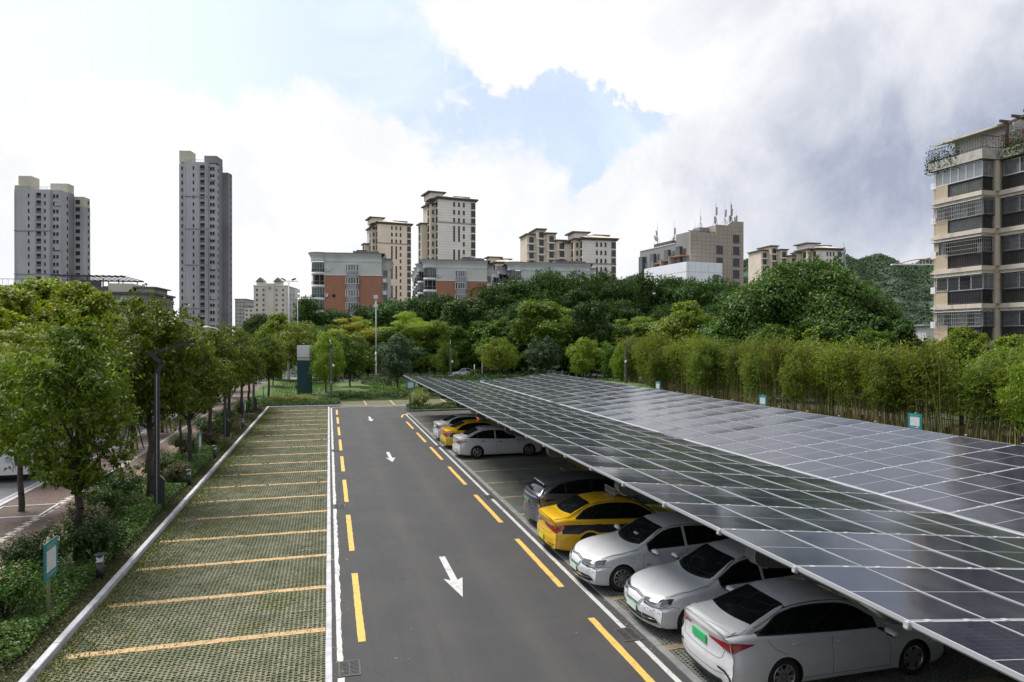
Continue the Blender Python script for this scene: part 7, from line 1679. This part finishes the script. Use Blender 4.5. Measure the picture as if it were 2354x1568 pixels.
x, y = D(1109, 60); b_ = board('teal notice board showing above the carport valley', x, y, R(-4), 1.72)
for (u, t, v, l) in ((2103, 33.6, 987, 'nearest teal notice board behind the carport, by the bamboo'), (1753, 48, 934, 'middle teal notice board behind the carport, by the bamboo'), (1512, 62, 897, 'farthest small teal notice board behind the carport, by the bamboo')):
    x, y = D(u, t); z = HZ(v, t); board(l, x, y, R(-82), z - .03, 'green_pole', .74, .76)
# post near the carport tip
mb = MB(); mb.tube((0, 0, 0), (0, 0, 1.35), .03, n=8); mb.box(-.05, .09, -.03, .03, 1.33, 1.42); x, y = D(941, 55.6); mb.put('signal_post', M['green_pole'], None, loc=(x, y, 0), label='thin green post with a small white head at the island corner', cat='post')
# teal pillar
px, py = D(700, 69); tp = empty('totem_sign', (px, py, .1), -HEAD + R(-16), 'tall dark teal pillar sign with a white top and gold stripe', 'pillar sign'); M['totem_teal'] = pmat('dark_teal_cladding', (.003, .042, .055), .45, var=.08, vscale=2); M['gold'] = pmat('gold_stripe', (.38, .22, .03), .5)
mb = MB(); mb.box(-.72, .72, -.22, .22, .25, 3.75); mb.put('body', M['totem_teal'], tp); mb = MB(); mb.box(-.73, .73, -.23, .23, 4.1, 5.25); mb.put('top_panel', M['sign_white'], tp)
for z0, z1, m_ in ((3.75, 3.83, 'sign_white'), (3.83, 3.93, 'gold'), (3.93, 3.99, 'sign_white'), (3.99, 4.05, 'totem_teal'), (4.05, 4.1, 'sign_white')): mb = MB(); mb.box(-.725, .725, -.225, .225, z0, z1); mb.put('stripe', M[m_], tp)
mb = MB(); mb.box(-.6, -.5, -.1, .1, -.1, .25); mb.box(.5, .6, -.1, .1, -.1, .25); mb.put('foot', M['steel_dark'], tp)
# white poles
M['pole_white'] = pmat('white_pole', (.55, .57, .6), .45)
def tallpole(u, t, v, r, label, name='street_light', heads='flood'):
    x, y = D(u, t); H = HZ(v, t); p = empty(name, (x, y, 0), -HEAD, label, 'street light' if heads == 'flood' else 'camera pole'); mb = MB(); mb.tube((0, 0, 0), (0, 0, H * .35), r * 1.5, r * 1.25, n=10); mb.tube((0, 0, H * .35), (0, 0, H), r * 1.2, r * .7, n=10); mb.put('pole', M['pole_white'], p, True)
    if heads == 'flood':
        mb = MB(); mb.box(-.9, 1.3, -.05, .05, H - .15, H - .05); mb.put('crossbar', M['pole_white'], p)
        for s, q in ((-.75, .5), (.75, -.35)): mb = MB(); mb.box(-.28, .28, -.2, .2, 0, .16, M=Matrix.Translation((s, 0, H + .1)) @ Matrix.Rotation(q, 4, 'Y')); mb.put('floodlight', M['steel_dark'], p)
    else:
        for z in heads: mb = MB(); mb.box(-.28, .28, -.25, .1, H + z, H + z + .5); mb.put('camera_box', M['pole_white' if t < 101 else 'steel_dark'], p)
    return p
tallpole(663.5, 95, 645, .13, 'tallest white street light with twin floodlights left of the teal pillar')
tallpole(684, 97, 688, .06, 'slim pole with dark camera boxes right of the tallest street light', 'camera_pole', (.2, .9)).children
tallpole(864, 100, 688, .09, 'white pole with white camera boxes in front of the orange block', 'camera_pole', (-1.2, .1))
for (u, t, v, l) in ((1090, 104, 838, 'short white post on the far verge right of the middle lamp post'), (1108, 106, 800, 'thin white post among the dark trees right of centre'), (1292, 104, 850, 'white post on the far verge behind the ridge')):
    x, y = D(u, t); mb = MB(); mb.tube((0, 0, 0), (0, 0, HZ(v, t)), .11, .07, n=8); mb.put('white_post', M['pole_white'], None, True, loc=(x, y, 0), label=l, cat='post')
# curved street lamp above the tree line
x, y = D(474, 88); sl = empty('curved_street_lamp', (x, y, 0), -HEAD, 'pale curved street lamp head above the trees below the tallest tower', 'street light'); mb = MB(); H = HZ(756, 88); mb.tube((2.2, 0, 0), (2.0, 0, H - .6), .1, .07, n=8)
P = [(2.0, H - .6), (1.7, H - .15), (1.0, H + .15), (.4, H + .22)]
for a, b in zip(P, P[1:]): mb.tube((a[0], 0, a[1]), (b[0], 0, b[1]), .06, n=6)
mb.put('pole', M['pole_white'], sl); mb = MB(); mb.lathe([(.001, -.45), (.12, -.35), (.17, 0), (.10, .4), (.001, .45)], 10, Matrix.Translation((0, 0, H + .22)) @ Matrix.Rotation(math.pi / 2, 4, 'Y')); mb.put('lamp_head', M['pole_white'], sl, True)
# lawn supports for young trees
M['prop'] = pmat('pale_stake', (.22, .17, .12), .8)
for i, (u, v) in enumerate(((790, 880), (820, 885), (878, 880), (905, 879), (1395, 870), (1030, 862))):
    x, y = G(u, v); q = empty('tree_props', (x, y, .2), 0, ['leaning timber props on the lawn left of the white pole', 'crossed bamboo props on the lawn below the golden tree', 'timber props beside the white camera pole', 'timber props left of the carport tip', 'pale timber props under the tree left of the bamboo', 'thin props at the foot of the middle lamp post'][i], 'tree props', 'tree props'); me = MB().tube((0, 0, 0), (-.75, 0, 2.3), .035, n=5).mesh('stake', M['prop'])
    for a in range(3): put('stake', me, q, (1.0 * math.cos(a * 2.1 + .4), 1.0 * math.sin(a * 2.1 + .4), 0), (0, 0, a * 2.1 + .4))
# painted white stump of the old lawn tree
x, y = G(893, 892); mb = MB()
for i in range(7): a = i * .9; mb.tube((.28 * math.cos(a), .28 * math.sin(a), -.1), (.16 * math.cos(a + .3), .16 * math.sin(a + .3), 1.9), .2, .12, n=7, caps=True)
mb.put('old_trunk', M['bark_pale'], None, True, loc=(x, y, .2), label='thick pale fluted trunk on the lawn below the full rounded tree', cat='tree trunk')
mb = MB(); mb.box(0, 3.2, 0, .3, .2, .35); mb.box(-.15, .05, -.02, .32, .1, .5); x, y = G(858, 884); mb.put('low_bench', M['white_band'], None, loc=(x, y, .2), label='low pale kerb-like bench on the lawn', cat='bench')
# manhole in the near bays
x, y = G(426, 1197); mb = MB(); mb.lathe([(.001, .04), (.33, .04), (.35, .036), (.35, .0)], 28); mb.put('manhole_cover', pmat('rusty_cover', (.17, .13, .11), .8, var=.2, vscale=8, bump=.6, bscale=60), None, True, loc=(x, y, .0), label='round brownish manhole cover at the edge of the grass bays', cat='manhole cover')
# bamboo fence: rails, posts, yellow boards
M['mesh_green'] = pmat('fence_green', (.05, .11, .09), .6); M['ylw_board'] = pmat('amber_board', (.15, .085, .012), .8, var=.4, vscale=1.2)
fn = empty('mesh_fence', (37.6, 50, 0), 0, 'thin green metal fence behind the bamboo', 'fence'); mb = MB(); pm_ = MB().box(-.03, .03, -.03, .03, 0, 2.4).mesh('post', M['mesh_green'])
for i in range(22): put('post', pm_, fn, (0, -31 + i * 3.0, 0))
for z in (.9, 1.6, 2.35): mb.box(-.02, .02, -31, 32, z, z + .05)
for i in range(420): mb.box(-.006, .006, -31 + i * .15, -30.99 + i * .15, .3, 2.35)
mb.put('wire_panel', M['mesh_green'], fn)
yb = empty('yellow_board_fence', (35.3, 50, 0), 0, 'row of low amber boards at the foot of the bamboo', 'fence'); me = MB(); me.prism([(-.28, 0), (.28, 0), (.14, .8), (-.2, .85)], -.015, .015, 'x'); me = me.mesh('board', M['ylw_board'])
for i in range(70): put('board', me, yb, (1.2 + rv.uniform(-.1, .1), -28 + i * .8 + rv.uniform(-.12, .12), -.15), (rv.uniform(-.25, .25), 0, 0), (1, rv.uniform(.7, 1.2), rv.uniform(.7, 1.25)))
# white shed wall glimpsed through the bamboo
x, y = D(1535, 92); sh = empty('white_shed', (x, y, 0), -HEAD, 'white shed glimpsed through the left end of the bamboo', 'shed'); mb = MB(); mb.box(-3.2, 3.2, 0, 4, 0, 2.9); mb.put('wall', M['white_cladding'], sh); mb = MB(); mb.box(-3.5, 3.5, -.3, 4.3, 2.9, 3.0); mb.put('roof', M['alu_dull'], sh)
mb = MB()
for i in range(22): mb.box(-3.1 + i * .29, -3.04 + i * .29, -.03, 0, 0, 2.9)
mb.put('wall_rib', M['alu_dull'], sh)
# roadside fence by the cross street
rf = empty('road_fence', (20, 113.2, 0), 0, 'low grey roadside fence in front of the dark trees', 'fence'); mb = MB()
for z in (.35, .95): mb.box(-45, 55, -.02, .02, z, z + .05)
for i in range(500): mb.box(-45 + i * .2, -44.97 + i * .2, -.015, .015, .1, 1.1)
mb.put('fence_bars', M['alu_dull'], rf); me = MB().box(-.05, .05, -.05, .05, 0, 1.15).mesh('post', M['alu'])
for i in range(41): put('post', me, rf, (-45 + i * 2.5, 0, 0))
# vines on the roof terrace
def terrace():
    for (x0, x1, y0, y1, n, m_, l, z) in ((48.75, 49.3, 43.8, 46.9, 1300, 'shrub', 'leafy vine spilling over the left corner of the roof terrace', 20.4), (50.2, 50.9, 36.5, 41.5, 2600, 'shrub_b', 'dense creeper along the right part of the roof terrace', 20.5), (50.3, 51.3, 30, 36.5, 2600, 'shrub', 'creeper climbing the pergola at the right edge', 20.8)):
        rs = np.random.RandomState(int(x0 * 10 + y0)); cx, cy = (x0 + x1) / 2, (y0 + y1) / 2; P_ = np.stack([rs.uniform(x0, x1, n) - cx, rs.uniform(y0, y1, n) - cy, np.abs(rs.normal(size=n)) * .75 - .35 + .3 * np.sin(rs.uniform(y0, y1, n) * 3)], 1); N_ = rs.normal(size=(n, 3)); N_[:, 0] -= .5
        V, Q = leaf_quads(P_, N_, .15, .6, rs, .2); put('terrace_vine', np_mesh('foliage', V, Q, GREENS[m_]), None, (cx, cy, z), label=l, cat='vine', group='plants on the roof terrace')
    rs = np.random.RandomState(5); n = 160; P_ = np.stack([rs.uniform(-.2, .3, n), rs.uniform(-2.5, 2.5, n), rs.uniform(0, .9, n)], 1); V, Q = leaf_quads(P_, rs.normal(size=(n, 3)), .12, .8, rs); put('bougainvillea', np_mesh('flowers', V, Q, GREENS['pink']), None, (50.2, 40.5, 20.9), label='pink and rust bougainvillea on the terrace railing', cat='flowers')
terrace()
# bus
def bus():
    L, W, H = 10.5, 2.5, 3.05; b = empty('bus', (-13.35, 33.1, -.05), 0, 'white bus standing at the kerb, seen from behind through the trees', 'bus')
    M['bus_white'] = pmat('bus_white', (.55, .55, .57), .35, coat=.5, var=.05); M['bus_red'] = pmat('bus_red_lamp', (.35, .03, .01), .3, coat=1)
    mb = MB(); P = [(-W / 2, .35), (W / 2, .35), (W / 2 + .01, 1.2), (W / 2 - .05, 2.6), (W / 2 - .28, H - .05), (-W / 2 + .28, H - .05), (-W / 2 + .05, 2.6), (-W / 2 - .01, 1.2)]; mb.prism(P, 0, L, 'y'); mb.put('body', M['bus_white'], b)
    mb = MB(); mb.box(-.95, .95, -.02, 0, 1.85, 2.65); mb.put('rear_window', M['car_glass'], b); mb = MB(); mb.box(-.9, .55, -.03, -.005, 1.68, 1.78); mb.put('vent_slot', M['black'], b)
    mb = MB(); mb.box(.62, 1.2, -.035, -.002, .72, 2.1); mb.box(-1.2, -.98, -.035, -.002, .72, 2.1); mb.put('lamp_housing', M['black'], b)
    for x in (.9, -1.18): mb = MB(); mb.box(x, x + .22, -.05, -.036, .85, 1.45); mb.put('tail_light', M['bus_red'], b)
    for i in range(6): mb = MB(); mb.box(W / 2 - .06, W / 2 + .008, .8 + i * 1.6, 2.25 + i * 1.6, 1.45, 2.45); mb.put('side_window', M['car_glass'], b)
    mb = MB(); mb.box(-1.2, 1.2, -.08, 0, .35, .68); mb.put('bumper', M['bus_white'], b); mb = MB(); mb.box(-1.1, 1.1, .1, L - .2, .2, .35); mb.put('underbody', M['under'], b)
    t = MB(); t.lathe([(.001, -.14), (.3, -.14), (.48, -.13), (.5, 0), (.48, .13), (.001, .14)], 20, Matrix.Rotation(R(90), 4, 'Z'), 'y'); tm = t.mesh('wheel', M['tyre'], True)
    for y in (2.6, 8.3):
        for x in (-1.1, 1.1): put('wheel', tm, b, (x, y, .5))
    text('7', .42, b, (.32, -.02, 1.18), (R(90), 0, 0), M['black'])
    mb = MB(); mb.lathe([(.001, -.01), (.13, -.01), (.13, .0)], 18, Matrix.Translation((.38, -.012, .98)), 'y'); mb.put('round_badge', M['alu_dull'], b)
bus()
# street cars (same kinds as the parked ones)
bpy.context.view_layer.update()
for (src, x, y, rz, l) in ((fw, -14.0, 52, 90, 'white car at the kerb ahead of the bus, half hidden by trees'), (sy, -14.0, 61, 90, 'second white car at the kerb beyond the bus'), (fw, -17.5, 76, 90, 'white car driving far along the street'), (emg, *D(1062, 107), 10, 'pale car on the cross street behind the lawn trees'), (sy, *D(1290, 109), 190, 'white car on the cross street behind the carport ridge')):
    c = copy_tree(src); c.location = (x, y, -.03); c.rotation_euler = (0, 0, R(rz)); c['label'] = l; c['group'] = 'cars on the street'
# street opposite side: low wall of hedge and sidewalk
sheet('far_sidewalk', -32, -27.2, -10, 300, .0, M['sidewalk'])
